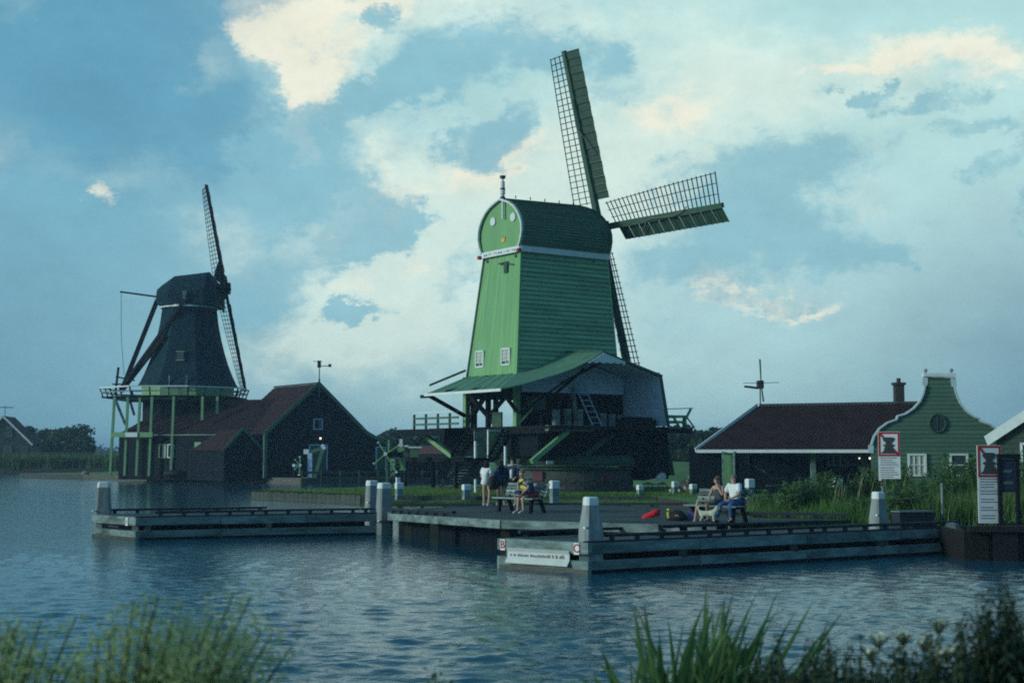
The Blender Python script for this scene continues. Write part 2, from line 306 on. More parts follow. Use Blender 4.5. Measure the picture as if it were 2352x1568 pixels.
# ================================================================ SETTING
# ---- water: a rippled sheet, finer towards the camera bank, and a plain sheet out to the horizon
def water():
    ys = [3.0, 6.0, 9.0, 11.0, 12.5]
    while ys[-1] < 290: ys.append(ys[-1] + min(max(ys[-1] ** 2 / 4124 * .62, .03), 1.8))
    ys = np.array(ys); nc = 600; us = np.linspace(-.62, .62, nc)
    Yg = np.repeat(ys[:, None], nc, 1); Xg = Yg * us[None, :]
    dx = Yg * (1.24 / nc); dyv = np.gradient(ys)[:, None] * np.ones((1, nc))
    Z = np.zeros_like(Xg); wind = R_(262)
    for i in range(72):
        lam = .13 * (.98 / .13) ** rng.random()
        th = wind + rng.normal() * .5; kx, ky = math.cos(th), math.sin(th); k = 2 * math.pi / lam
        slope = .034 if lam < .3 else .044; ph = rng.random() * 6.283
        # ripples finer than the local grid are left to the bump in the material
        need = (abs(kx) * dx + abs(ky) * dyv) * 2.6
        att = np.clip((lam - need) / (lam * .5), 0, 1)
        ax, ay, ap = rng.normal(size=3); gust = .65 + .35 * np.sin(Xg * .11 * ax + Yg * .09 * ay + ap * 3) * np.sin(Xg * .031 * ay - Yg * .043 * ax + ap)
        px = Xg + .35 * np.sin(Yg * .7 + i); Z += att * gust * slope / k * np.sin(k * (kx * px + ky * Yg) + ph)
    Z -= Z.mean(); V = np.stack([Xg.ravel(), Yg.ravel(), Z.ravel()], 1); nr = len(ys)
    a = (np.arange(nr - 1)[:, None] * nc + np.arange(nc - 1)[None, :]).ravel(); F = np.stack([a, a + 1, a + nc + 1, a + nc], 1)
    b = len(V); q = [(-3000, -60), (3000, -60), (3000, 5000), (-3000, 5000)]
    V = np.vstack([V, [(x, y, -.16) for x, y in q]]); F = np.vstack([F, [[b, b + 1, b + 2, b + 3]]])
    m = bpy.data.materials.new('water'); m.use_nodes = True; t = m.node_tree; bs = t.nodes['Principled BSDF']; L = t.links
    bs.inputs['Base Color'].default_value = (.004, .068, .105, 1); bs.inputs['Roughness'].default_value = .03; bs.inputs['IOR'].default_value = 1.333; bs.inputs['Specular IOR Level'].default_value = .5; bs.inputs['Specular Tint'].default_value = (.70, .96, 1, 1)
    co = t.nodes.new('ShaderNodeTexCoord'); h = None
    for sc, st, am in ((3.2, (.5, 1, 1), .6), (8.5, (.5, 1, 1), .5)):
        mp_ = t.nodes.new('ShaderNodeMapping'); L.new(co.outputs['Object'], mp_.inputs[0]); mp_.inputs['Scale'].default_value = st
        n = t.nodes.new('ShaderNodeTexNoise'); L.new(mp_.outputs[0], n.inputs['Vector']); n.inputs['Scale'].default_value = sc; n.inputs['Detail'].default_value = 4; n.inputs['Distortion'].default_value = .4
        mu = t.nodes.new('ShaderNodeMath'); mu.operation = 'MULTIPLY_ADD'; L.new(n.outputs[0], mu.inputs[0]); mu.inputs[1].default_value = am
        if h: L.new(h, mu.inputs[2])
        else: mu.inputs[2].default_value = 0
        h = mu.outputs[0]
    bp = t.nodes.new('ShaderNodeBump'); bp.inputs['Strength'].default_value = 1.0; bp.inputs['Distance'].default_value = .032; L.new(h, bp.inputs['Height']); L.new(bp.outputs[0], bs.inputs['Normal'])
    o = np_obj('water', V, F, m, kind='structure'); o.data.polygons.foreach_set('use_smooth', [True] * len(o.data.polygons))
water()

def sheet(name, pts, z, mat_, depth=1.2):
    mb = MB(); P = [Vector((x, y, z)) for x, y in pts]; mb.v = [tuple(p) for p in P]
    mb.f = [tuple(t) for t in tessellate_polygon([P])]
    n = len(P); mb.v += [(p.x, p.y, z - depth) for p in P]; mb.f += [(i, (i + 1) % n, n + (i + 1) % n, n + i) for i in range(n)]
    o = obj(name, mb, mat_, kind='structure'); o.data.materials.append(Mt['earth'])
    for p in o.data.polygons: p.material_index = 1 if p.index >= len(o.data.polygons) - n else 0
    return o
G = .5
SHORE = [(-900, 240), (-62, 222), (-50, 215), (-51, 182), (-58.2, 169.5), (-47, 157), (-34, 148), (-27, 141), (-20, 136.2), (-13, 138.6), (-7.5, 141), (-2, 143.5), (1.5, 130), (-.5, 112), (-4, 104.5), (-8.2, 103.5), (-16.3, 90.3), (-8.5, 81.2), (8, 79.2), (9.6, 62), (9.2, 52.2), (8.7, 45.4), (12.3, 44.7), (12.6, 39.0), (70, 35)]
sheet('ground', [(900, 35), (900, 2500), (-900, 2500)] + SHORE, G, Mt['lawn'])
# rough bank behind the landing stage, a little higher than the lawn
def mound(name, pts, mat_, nx=40, ny=10):
    """pts: list of (x, y, half width, height) along a ridge"""
    mb = MB(); rows = []
    for i in range(nx + 1):
        t = i / nx * (len(pts) - 1); k = min(int(t), len(pts) - 2); f = t - k
        x, y, w, h = [a + (b - a) * f for a, b in zip(pts[k], pts[k + 1])]
        rows.append([(x + .15 * math.sin(i * 1.3 + j), y + w * (j / ny * 2 - 1), G - .05 + h * math.sin(math.pi * j / ny) ** .9 * (1 + .06 * math.sin(i * 2.1 + j))) for j in range(ny + 1)])
    mb.loft(rows, close=False); return obj(name, mb, mat_, smooth=True, kind='structure')
mound('embankment', [(9, 128, 9, .1), (14, 128, 11, 1.6), (24, 127, 12, 2.2), (50, 126, 12, 2.3), (80, 125, 12, 2.2)], Mt['field'])
mound('bank', [(9.5, 47.5, .8, .1), (11, 48.5, 1.6, .45), (14, 48.5, 3.2, .7), (20, 46.5, 4.5, .75), (28, 45, 4.5, .7)], Mt['earth'])
mb = MB(); rows = []
for i in range(31):
    x = -30 + 2 * i; rows.append([(x, y, 1.4 - .5 * max(0, (y - 6) / 3) ** 1.6 + .05 * math.sin(x * 1.1 + y) if y > -40 else 1.35) for y in (-40, -10, -2, 1, 3, 4.5, 6, 7.2, 8.5, 9.6, 10.6, 12.2)])
mb.loft(rows, close=False); obj('near_bank', mb, Mt['earth'], smooth=True, kind='structure')

mb = MB(); rows = [[(-8.4 + 16.6 * i / 24, 78.45 - .12 * i / 2 * (1 / 6) + 2.2 * (1 - i / 24) + dy, zz) for dy, zz in ((-.15, .02), (.25, .20), (1.1, .42), (2.4, .53))] for i in range(25)]; mb.loft(rows, close=False); obj('verge', mb, Mt['lawn'], smooth=True, kind='structure')
# ---- timber revetment round the lawn point
rv = thing('timber_revetment', 'low retaining wall of upright dark planks edging the lawn point behind the jetty', 'retaining wall', (-16.3, 90.2, 0), 0, base=(-16.3, 90.2, 0))
shared = None; line = [(-16.4, 90.2), (-8.55, 81.05), (8.0, 79.05)]
mbp = MB(); mbp.box((-.235, -.06, -.5), (.235, .05, .50)); cap = MB()
for (xa, ya), (xb, yb) in zip(line, line[1:]):
    d = Vector((xb - xa, yb - ya, 0)); n = int(d.length / .5); a = math.atan2(d.y, d.x)
    for i in range(n):
        c = Vector((xa, ya, 0)) + d * ((i + .5) / n)
        if shared is None:
            o = obj('plank', mbp, Mt['wet_wood']); shared = o.data; o.parent = rv
        else:
            o = bpy.data.objects.new('plank', shared); COL.objects.link(o); o.parent = rv
        o.location = c - Vector((-16.3, 90.2, -random.uniform(-.05, .03))); o.rotation_euler = (random.uniform(-.04, .02), 0, a + random.uniform(-.02, .02))
    cap.beam((xa, ya, .1), (xb, yb, .1), .12, .12)
obj('waling', cap, Mt['wet_wood'], rv)
# ---- quay before the black barns, with posts and rail
qy = thing('timber_quay', 'dark timber quay with posts and a rail along the water before the black barns', 'quay', (-20, 136, 0), base=(-20, 136, 0))
ql = [(-58.3, 169.3), (-47, 156.8), (-34, 147.8), (-27, 140.8), (-20, 136), (-13, 138.4), (-7.4, 140.8)]
m1 = MB(); m2 = MB()
for a, b in zip(ql, ql[1:]): m1.beam((*a, .2), (*b, .2), .2, .7)
obj('wall', m1, Mt['wet_wood'], qy)
for a, b in zip(ql[4:], ql[5:]): m2.beam((*a, 1.05), (*b, 1.05), .12, .2)
obj('rail', m2, Mt['wet_wood'], qy)
for i in range(9):
    t = i / 8 * 2; k = min(int(t), 1); f = t - k; a, b = ql[4 + k], ql[5 + k]; x, y = a[0] + (b[0] - a[0]) * f, a[1] + (b[1] - a[1]) * f
    p = MB(); p.beam((x, y - .15, -.5), (x, y - .15, 1.25), .2, .2); obj('post', p, Mt['wet_wood'], qy)
# ---- rusty sheet wall at the camera-side end of the pontoon
sw = thing('steel_quay', 'dark rusty steel quay wall under the warning board at the edge of the photo', 'quay', (12.5, 38.6, 0), base=(12.5, 38.6, 0))
m1 = MB(); m1.beam((12.35, 38.8, .86), (34, 36.9, .86), .34, .16); obj('coping', m1, Mt['steel_rust'], sw)
for i in range(30):
    x = 12.6 + i * .72; y = 38.75 - (x - 12.35) * .0877; p = MB()
    y0 = y + (.0 if i % 2 else .16); p.box((x - .33, y0, -.8), (x + .33, y0 + .05, .775)); obj('sheet_pile', p, Mt['steel_rust'], sw)
p = MB(); p.box((15.1, 37.9, -.8), (15.55, 38.35, .76)); obj('pile', p, Mt['wet_wood'], sw)
p = MB(); p.beam((12.4, 39.15, 0), (34, 37.25, 0), .06, 1.6); obj('back_sheet', p, Mt['steel_rust'], sw)
for i in range(9): p = MB(); y = 39.0 + i * .78; x0 = 12.3 + .02 * i; p.box((x0, y, -.8), (x0 + .05, y + .76, .80)); obj('sheet_pile', p, Mt['steel_rust'], sw)

# ================================================================ FOLIAGE HELPERS
def leaf_quads(C, size, flat=.0, aspect=1.8, up=None, seed=0):
    r = np.random.default_rng(seed); n = len(C); nrm = r.normal(size=(n, 3)); nrm[:, 2] += flat; nrm /= np.linalg.norm(nrm, axis=1)[:, None]
    a = np.cross(nrm, r.normal(size=(n, 3)) if up is None else np.broadcast_to(up, (n, 3)) + r.normal(size=(n, 3)) * .35); a /= np.linalg.norm(a, axis=1)[:, None] + 1e-9; b = np.cross(nrm, a)
    s = (size * r.uniform(.6, 1.35, n))[:, None]; V = np.stack([C - b * s * aspect * .5, C + a * s * .5, C + b * s * aspect * .5, C - a * s * .5], 1).reshape(-1, 3)
    return V, np.arange(4 * n).reshape(n, 4)
def blades(bx, by, bz, h, w, lean, seed=0, seg=2, wind=(.25, 0)):
    """upright grass blades: seg quads each; arrays of base points"""
    r = np.random.default_rng(seed); n = len(bx); th = r.uniform(0, 6.283, n); ph = r.uniform(0, 6.283, n); ln = lean * r.uniform(.2, 1, n) * h
    V = []; 
    for j in range(seg + 1):
        t = j / seg; wd = w * (1 - t) ** .7 * .5 + .0005; cx = bx + np.cos(ph) * ln * t ** 2 + wind[0] * h * t ** 2; cy = by + np.sin(ph) * ln * t ** 2 + wind[1] * h * t ** 2; cz = bz + h * t
        V += [np.stack([cx - np.cos(th) * wd, cy - np.sin(th) * wd, cz], 1), np.stack([cx + np.cos(th) * wd, cy + np.sin(th) * wd, cz], 1)]
    V = np.stack(V, 1); k = 2 * (seg + 1); base = (np.arange(n) * k)[:, None]
    F = np.concatenate([base + np.array([[2 * j, 2 * j + 1, 2 * j + 3, 2 * j + 2]]) for j in range(seg)], 0)
    return V.reshape(-1, 3), F
def tree(name, label, x, y, h, w, seed, cat='tree', group=None, n=2600, size=.5, lobes=11, zb=None, trunk=True):
    r = np.random.default_rng(seed); zb = G if zb is None else zb
    e = thing(name, label, cat, (x, y, zb), 0, group); mb = MB()
    mb.tube([(0, 0, -.2), (.1, 0, h * .3), (.2, .1, h * .62), (.1, 0, h * .85)], [h * .035, h * .028, h * .018, h * .006], 7); C = []
    for i in range(lobes):
        a = r.uniform(0, 6.283); rr = w * .5 * math.sqrt(r.random()) * .72; zc = h * r.uniform(.34, .86); rr *= 1.15 - .75 * (zc / h - .3)
        c = np.array([math.cos(a) * rr, math.sin(a) * rr, zc]); rad = np.array([w * .23, w * .23, h * .15]) * r.uniform(.7, 1.3)
        mb.tube([(.1, 0, h * .3), Vector((c[0] * .6, c[1] * .6, (zc + h * .3) / 2)), Vector(c)], [h * .012, h * .008, .02], 5)
        m = n // lobes; d = r.normal(size=(m, 3)); d /= np.linalg.norm(d, axis=1)[:, None]; C.append(c + d * rad * (r.random((m, 1)) ** .45) * r.uniform(.8, 1.15, (m, 1)))
    obj('trunk', mb, Mt['bark'], e); V, F = leaf_quads(np.concatenate(C), size, .3, 1.5, seed=seed); np_obj('crown', V, F, Mt['tree_leaf'], e)
    return e
# ---- distant vegetation
tg = 'trees on the far polder'
tree('broad_tree', 'rounded dark tree beside the gabled house across the water, its taller neighbour on one side', *at(95, 1040, 262).xy, 7.0, 9.5, 1, group=tg)
tree('tall_tree', 'tallest dome-shaped tree on the far reed bank between the house and the windmill', *at(150, 1040, 258).xy, 8.0, 10.5, 2, group=tg)
tree('small_tree', 'thin pointed tree sticking up beside the far gabled house', *at(62, 1040, 270).xy, 7.6, 4.5, 3, group=tg)
tree('low_tree', 'low dark tree at the end of the far tree group by the open horizon', *at(186, 1040, 262).xy, 4.2, 6, 4, group=tg)
tree('round_tree', 'round leafy tree rising behind the small meadow windmill', *at(893, 1040, 215).xy, 6.3, 5.6, 5, group=tg)
tree('slim_tree', 'slim tree crown just beside the round tree, under the balcony of the green mill', *at(928, 1040, 225).xy, 6.0, 4.0, 6, group=tg)
tree('tall_tree', 'dark leafy tree filling the gap below the balcony fence of the green mill', *at(962, 1040, 205).xy, 5.6, 4.4, 7, group=tg)
tree('broad_tree', 'broad dark tree right behind the open saw floor end of the green mill', *at(1580, 1045, 168).xy, 5.6, 6.0, 8, group=tg)
tree('broad_tree', 'dark tree reaching down to the tiled shed eave behind the green mill', *at(1618, 1045, 175).xy, 5.7, 6.5, 9, group=tg)
tree('tall_tree', 'upright dark tree half hidden by the platform end of the green mill', *at(1548, 1045, 172).xy, 4.7, 5.0, 10, group=tg)
C = []; 
for i in range(230):
    x = rng.uniform(-330, 330); hh = rng.uniform(3, 9); c = np.array([x, 690 + rng.uniform(-20, 20), G + hh * .45]); d = rng.normal(size=(60, 3)); d /= np.linalg.norm(d, axis=1)[:, None]
    C.append(c + d * np.array([rng.uniform(4, 9), 4, hh * .55]) * rng.random((60, 1)) ** .5)
V, F = leaf_quads(np.concatenate(C), 1.5, .3, 1.3, seed=5); np_obj('far_tree_line', V, F, Mt['tree_leaf'], kind='stuff')
# far reed bed
n = 15000; bx = rng.uniform(-110, -41, n); by = 216 + rng.uniform(0, 1, n) ** 1.5 * 16 + (bx < -62) * 6.5 + .35 * np.sin(bx); V, F = blades(bx, by, np.full(n, .3), rng.uniform(1.7, 3.0, n), .16, .3, 3, 2, (.12, 0)); np_obj('reed_bed', V, F, Mt['reed_leaf'], kind='stuff')
# grass of the lawn point, longer at its brown edge
def inside(px, py, poly):
    c = np.zeros(len(px), bool); q = poly
    for (x1, y1), (x2, y2) in zip(q, q[1:] + q[:1]): c ^= ((y1 > py) != (y2 > py)) & (px < (x2 - x1) * (py - y1) / (y2 - y1 + 1e-12) + x1)
    return c
n = 60000; bx = rng.uniform(-17, 14, n); by = rng.uniform(78, 102, n); k = inside(bx, by, [(-16.2, 90.3), (-8.5, 81.3), (8, 79.3), (16, 79), (16, 100), (-8, 103)]); bx, by = bx[k], by[k]
V, F = blades(bx, by, np.full(len(bx), G - .02), rng.uniform(.05, .16, len(bx)), .05, .5, 4, 1, (.05, 0)); np_obj('lawn_grass', V, F, Mt['grass_blade'], kind='stuff')
n = 16000; t = rng.random(n); bx = -8.4 + 16.6 * t; k_ = rng.random(n); by = 78.45 - .24 * t + 2.2 * (1 - t) + k_ * 2.3 - .1; V, F = blades(bx, by, .02 + .5 * np.clip(k_ * 1.3, 0, 1), rng.uniform(.06, .2, n), .05, .6, 14, 1, (.03, 0)); np_obj('verge_grass', V, F, Mt['grass_blade'], kind='stuff')
n = 9000; t = rng.random(n); bx = np.where(t < .45, -16.3 + (t / .45) * 7.8, -8.5 + (t - .45) / .55 * 16.5); by = np.where(t < .45, 90.3 - (t / .45) * 9.1, 80.6 - (t - .45) / .55 * 2.3) + rng.uniform(.0, .5, n)
V, F = blades(bx, by, np.where(t < .45, G - .1, .02), rng.uniform(.06, .22, n), .05, .9, 5, 2, (0, -.3)); np_obj('edge_grass', V, F, mat('edge_grass', (.07, .085, .035), .9, .4, .3, c2=(.06, .13, .035), f2=.45, s2=.2), kind='stuff')
# ================================================================ GREEN PALTROK MILL  (local x along the clapboard front, y into depth)
GM = thing('green_windmill', 'big green wooden windmill with round cap, lattice sails and open saw floor on brick base', 'windmill', (.29, 86, G), R_(35.4), base=(0, 0, G))
gp, gb = Mt['green_paint'], Mt['green_board']
Z0, Z1 = 7.2, 15.5
def fr(z): return (z - Z0) / (Z1 - Z0)
def rL(z): return .62 * fr(z)
def rR(z): return 7.95 - .6 * fr(z)
def lF(z): return .40 * fr(z)
def lB(z): return 5.5 - 1.2 * fr(z)
mb = MB(); ins = .08
mb.loft([[(rL(z) + ins, lF(z) + ins, z), (rR(z) - ins, lF(z) + ins, z), (rR(z) - ins, lB(z) - ins, z), (rL(z) + ins, lB(z) - ins, z)] for z in (Z0, Z1)])
obj('body', mb, Mt['dark_green'], GM)
nb = 29; hb = (Z1 - Z0 - .05) / nb
for i in range(nb):                       # clapboards of the broad front
    za = Z0 + i * hb; zb = za + hb; mb = MB(); j = random.uniform(-.012, .012)
    A = [(rL(za) - .02, lF(za) - .11 + j, za), (rR(za) + .02, lF(za) - .11 - j, za), (rR(zb) + .02, lF(zb) - .005, zb + .03), (rL(zb) - .02, lF(zb) - .005, zb + .03)]
    A = [Vector(p) for p in A]; f = random.uniform(.3, .7)
    for f0, f1 in ((0, f - .0012), (f + .0012, 1)): mb = MB(); k = Vector((0, random.uniform(-.012, .012), random.uniform(-.008, .008))); mb.prism([A[0].lerp(A[1], f0) + k, A[0].lerp(A[1], f1) + k, A[3].lerp(A[2], f1) + k, A[3].lerp(A[2], f0) + k], (0, .05, 0)); obj('clapboard', mb, gb, GM)
nv = 17
for i in range(nv):                       # upright boards of the narrow face
    f0, f1 = i / nv, (i + 1) / nv - .0015; mb = MB(); j = random.uniform(-.004, .004)
    q = lambda f, z: (rL(z) + j, lF(z) + (lB(z) - lF(z)) * f, z)
    mb.prism([q(f0, Z0), q(f0, Z1), q(f1, Z1), q(f1, Z0)], (.06, 0, 0)); obj('upright_board', mb, gp, GM)
mb = MB()
mb.beam((rL(Z0) - .03, lF(Z0) - .03, Z0), (rL(Z1) - .03, lF(Z1) - .03, Z1), .13, .13); obj('corner_board', mb, gp, GM)
mb = MB(); mb.beam((rL(Z0), lB(Z0) + .03, Z0), (rL(Z1), lB(Z1) + .03, Z1), .14, .14); obj('corner_board', mb, Mt['dark_green'], GM)
mb = MB(); mb.beam((rR(Z0), lF(Z0) - .03, Z0), (rR(Z1), lF(Z1) - .03, Z1), .13, .13); obj('corner_board', mb, gb, GM)
for lc in (4.12, 1.27):                   # two small paned windows
    z0, z1 = 8.3, 9.28; x = rL(8.8) - .05; mb = MB()
    for a, b in (((lc - .43, z0), (lc + .43, z0)), ((lc - .43, z1), (lc + .43, z1))): mb.beam((x, *a), (x, *b), .09, .09)
    for s in (-.43, .43): mb.beam((x, lc + s, z0), (x, lc + s, z1), .09, .09)
    mb.beam((x, lc, z0), (x, lc, z1), .05, .04)
    for k in (1, 2, 3): mb.beam((x, lc - .4, z0 + k * .245), (x, lc + .4, z0 + k * .245), .05, .035)
    w_ = obj('window', mb, Mt['white_paint'], GM)
    for s in (-1, 1):
        for k in range(4):
            p = MB(); p.box((x + .02, lc + min(0, s * .38), z0 + .03 + k * .245), (x + .03, lc + max(0, s * .38), z0 + .25 + k * .245)); o = obj('pane', p, Mt['curtain'] if k in (1, 2, 3) else Mt['glass'], GM); o.parent = w_
mb = MB(); x = rL(14.4); mb.box((x - .14, 1.62, 14.05), (x + .02, 1.98, 14.75)); mb.box((x - .17, 1.98, 14.64), (x, 2.5, 14.72)); mb.beam((x - .1, 1.0, 14.5), (x - .1, 1.7, 14.62), .06, .06); obj('hatch', mb, Mt['dark_green'], GM)
# ---- cap
prof = [(-2.02, 15.5), (-2.25, 15.9), (-2.40, 16.45), (-2.36, 16.95), (-2.2, 17.35), (-1.92, 17.75), (-1.55, 18.1), (-1.05, 18.4), (-.5, 18.6), (0, 18.74)]
prof = prof + [(-a, z) for a, z in prof[-2::-1]]; CL = 2.35
secs = [(.42, 1), (3.6, 1.005), (6.5, 1.012), (7.0, .985), (7.4, .93), (7.75, .84), (8.0, .72), (8.2, .55), (8.28, .3)]
def cp(k, r, s, off=0):
    a, z = prof[k]; zc = 16.4
    if s >= 1: rise = 1 + (r - .42) * .012
    else: rise = 1.07 * s
    z2 = zc + (z - zc) * (rise if z > zc else min(1, .35 + .65 * s)); v = Vector((0, a * min(s, 1.02), z2)); nrm = Vector((0, a, (z - 16.5) * 1.0)); nrm = nrm.normalized() if nrm.length else Vector((0, 0, 1))
    return Vector((r, CL + v.y, z2)) + Vector((0, nrm.y, nrm.z)) * off
mb = MB(); mb.loft([[cp(k, max(r, .62), s, .02) for k in range(len(prof))] for r, s in secs]); obj('cap', mb, Mt['dark_green'], GM, smooth=True)
for k in range(len(prof) - 1):            # lapped roof boards, three to a profile step
    for j in range(3):
        fa, fb = j / 3, (j + 1) / 3; up = prof[k][1] < prof[k + 1][1] and k < len(prof) / 2
        lo, hi = (.11, .05) if k < len(prof) // 2 else (.05, .11); mb = MB(); rows = []
        for r, s in secs:
            a0, a1 = cp(k, r, s), cp(k + 1, r, s); b0, b1 = cp(k, r, s, .1), cp(k + 1, r, s, .1); n0 = (b0 - a0) * 10; n1 = (b1 - a1) * 10
            p = a0.lerp(a1, fa) + n0.lerp(n1, fa) * lo; q = a0.lerp(a1, fb) + n0.lerp(n1, fb) * hi
            rows.append([p, q, q - n0.lerp(n1, fb) * .06, p - n0.lerp(n1, fa) * .06])
        mb.loft(rows); obj('roof_board', mb, Mt['roof_dark'], GM)
mb = MB(); mb.prism([(.52, CL + a, z) for a, z in prof], (.1, 0, 0)); obj('gable', mb, gp, GM)
mb = MB()
for k in range(len(prof) - 1):
    a, b = cp(k, .36, 1, -.02), cp(k + 1, .36, 1, -.02); mb.beam(a, b, .1, .14, up=(1, 0, 0))
obj('gable_trim', mb, Mt['white_paint'], GM)
mb = MB()
for i in range(5): mb.beam((1.6 + i * 1.15, CL, 18.92 + i * .014), (1.6 + i * 1.15, CL, 19.1 + i * .014), .05, .05)
obj('ridge_pegs', mb, Mt['dark_green'], GM)
for lc in (3.24, 1.42 - .35):
    mb = MB(); mb.disc((.5, lc, 17.44), (-1, 0, 0), .27, .06, 20); obj('round_vent', mb, Mt['white_paint'], GM, smooth=False)
mb = MB(); x = .34; mb.prism([(x, .22, 15.2), (x, 4.45, 15.2), (x, 4.45, 15.56), (x, .22, 15.56)], (.12, 0, 0)); nbd = obj('name_band', mb, Mt['white_paint'], GM)
mb = MB(); l = .62
while l < 4.0:
    w = random.uniform(.10, .17); h = random.uniform(.13, .19); z = 15.29
    for a in (0, w): 
        if random.random() < .8: mb.box((x - .006, l + a, z), (x, l + a + .025, z + h))
    mb.box((x - .006, l, z + random.choice((0, h / 2, h - .025))), (x, l + w, z + h * .5 + .03)); l += w + random.choice((.1, .1, .1, .24))
obj('lettering', mb, Mt['sign_ink'], GM, kind='stuff').parent = nbd
for s in (.2, 4.47):
    mb = MB(); mb.box((.18, s - .11, 15.16), (.4, s + .11, 15.38)); obj('beam_end', mb, Mt['red_paint'], GM)
mb = MB(); mb.box((.46, .16, 15.22), (7.45, .3, 15.58)); obj('eave_band', mb, Mt['white_paint'], GM)
mb = MB()
for r in (1.6, 3.9, 6.2): mb.box((r, lF(15) - .09, 14.94), (r + .12, lF(15) - .03, 15.1))
for l in (.8, 3.9): mb.box((rL(15) - .09, l, 14.92), (rL(15) - .02, l + .12, 15.08))
obj('bolt', mb, Mt['dark_green'], GM)
mb = MB()                                  # little crown on the gable
mb.prism([(.5, 1.98, 16.0), (.5, 2.3, 16.0), (.5, 2.38, 16.36), (.5, 2.25, 16.2), (.5, 2.14, 16.4), (.5, 2.03, 16.2), (.5, 1.90, 16.36)], (-.03, 0, 0)); obj('crown', mb, Mt['crown_gold'], GM)
mb = MB(); L0 = 1.98; mb.tube([(.34, L0, 17.45), (.34, L0, 18.7)], .075, 8); fin = obj('finial', mb, Mt['white_paint'], GM)
mb = MB(); mb.tube([(.34, L0, 18.7), (.34, L0, 18.95), (.34, L0, 18.97), (.34, L0, 19.3), (.34, L0, 19.32), (.34, L0, 19.8), (.34, L0, 19.82), (.34, L0, 20.0)], [.07, .1, .15, .15, .13, .13, .07, .06], 10); obj('finial_post', mb, Mt['aluminium'], GM).parent = fin
mb = MB(); 
for z in (18.75, 19.28, 19.98): mb = MB(); mb.tube([(.34, L0, z), (.34, L0, z + .1)], [.17, .15], 10); obj('finial_band', mb, Mt['iron'], GM).parent = fin
mb = MB(); mb.tube([(.34, L0, 20.06), (.34, L0, 20.16)], .19, 10); obj('finial_top', mb, Mt['iron'], GM).parent = fin
# ---- sails
tau, rot, SL = .262, .010, 11.75; HUB = Vector((8.42, CL, 17.65))
n_ = Vector((math.cos(tau), 0, math.sin(tau))); v_ = Vector((-math.sin(tau), 0, math.cos(tau))); l_ = Vector((0, 1, 0))
mb = MB(); mb.beam(HUB - n_ * 1.6, HUB + n_ * .5, .55, .55); mb.box(HUB - Vector((.4, .45, .45)), HUB + Vector((.4, .45, .45))); obj('windshaft', mb, Mt['dark_green'], GM)
def make_sail(parent, hub, n_, d, lat, SL, W0, W1, wb, nbar, r0, mats, tw=(17, -4), wtw=24, bar=.05, boards=20):
    mb = MB(); mb.beam(hub, hub + d * SL, .44, .34, up=n_, w2=.30, h2=.2); S = obj('sail', mb, mats[0], parent)
    def q(rho, y):
        t = (rho - r0) / (SL - .25 - r0); w = R_(tw[0] + (tw[1] - tw[0]) * t); e = lat * math.cos(w) - n_ * math.sin(w); return hub + d * rho + e * y
    def Wd(rho): t = (rho - r0) / (SL - .25 - r0); return W0 + (W1 - W0) * t
    for i in range(nbar):
        rho = r0 + (SL - .25 - r0) * i / (nbar - 1); mb = MB(); mb.beam(q(rho, -.1), q(rho, Wd(rho) + .09), bar, bar, up=n_); o = obj('bar', mb, mats[1], parent); o.parent = S
    for fr_ in (.36, .69, 1.0):
        mb = MB(); st = 12
        for i in range(st):
            ra = r0 - .1 + (SL - .1 - r0) * i / st; rb = r0 - .1 + (SL - .1 - r0) * (i + 1) / st; mb.beam(q(ra, Wd(ra) * fr_) - n_ * bar, q(rb, Wd(rb) * fr_) - n_ * bar, bar * .9, bar * .9, up=n_)
        o = obj('lath', mb, mats[1], parent); o.parent = S
    a = R_(wtw); e = -lat * math.cos(a) - n_ * math.sin(a)
    for i in range(boards):
        ra = r0 + .1 + (SL - .1 - r0 - .1) * i / boards; rb = r0 + .1 + (SL - .1 - r0 - .1) * (i + 1) / boards - .025; mb = MB(); o0 = n_ * (-.02 - .03 * (i % 2))
        A = [hub + d * ra + e * .12 + o0, hub + d * rb + e * .12 + o0, hub + d * rb + e * wb + o0, hub + d * ra + e * wb + o0]; mb.prism(A, n_ * .03)
        mb.beam(hub + d * rb + e * .1 - n_ * .06, hub + d * rb + e * (wb + .03) - n_ * .06, .04, .05, up=n_)
        o = obj('wind_board', mb, mats[2], parent); o.parent = S
    return S, q, e
for k in range(4):
    A = rot + k * math.pi / 2; d = v_ * math.cos(A) - l_ * math.sin(A); lat = v_ * math.sin(A) + l_ * math.cos(A)
    S, q, e = make_sail(GM, HUB, n_, d, lat, SL - (.22 if k == 1 else 0), *((1.6, 1.6), (1.6, 1.95), (1.25, 1.2), (1.6, 1.9))[k], 1.12 if k != 2 else .9, 26, 1.75, (Mt['sail_green'], Mt['dark_wood'], Mt['dark_green']), wtw=-22)
    h = lambda rho, y: HUB + d * rho + (e if y > 0 else -lat) * abs(y) - n_ * .26
    if k == 0: rp = [h(8.6, .12), h(6.9, .0), h(6.6, .1), h(5.0, .84), h(4.8, .88)]
    elif k == 1: rp = [h(3.9, .9), h(4.9, .08), h(5.4, .0), h(7.3, .1), h(7.9, .02), HUB + d * 8.7 + lat * .3 - n_ * .2]
    else: rp = None
    if rp: mb = MB(); mb.tube(rp, .035, 6); o = obj('sail_rope', mb, Mt['rope'], GM); o.parent = S
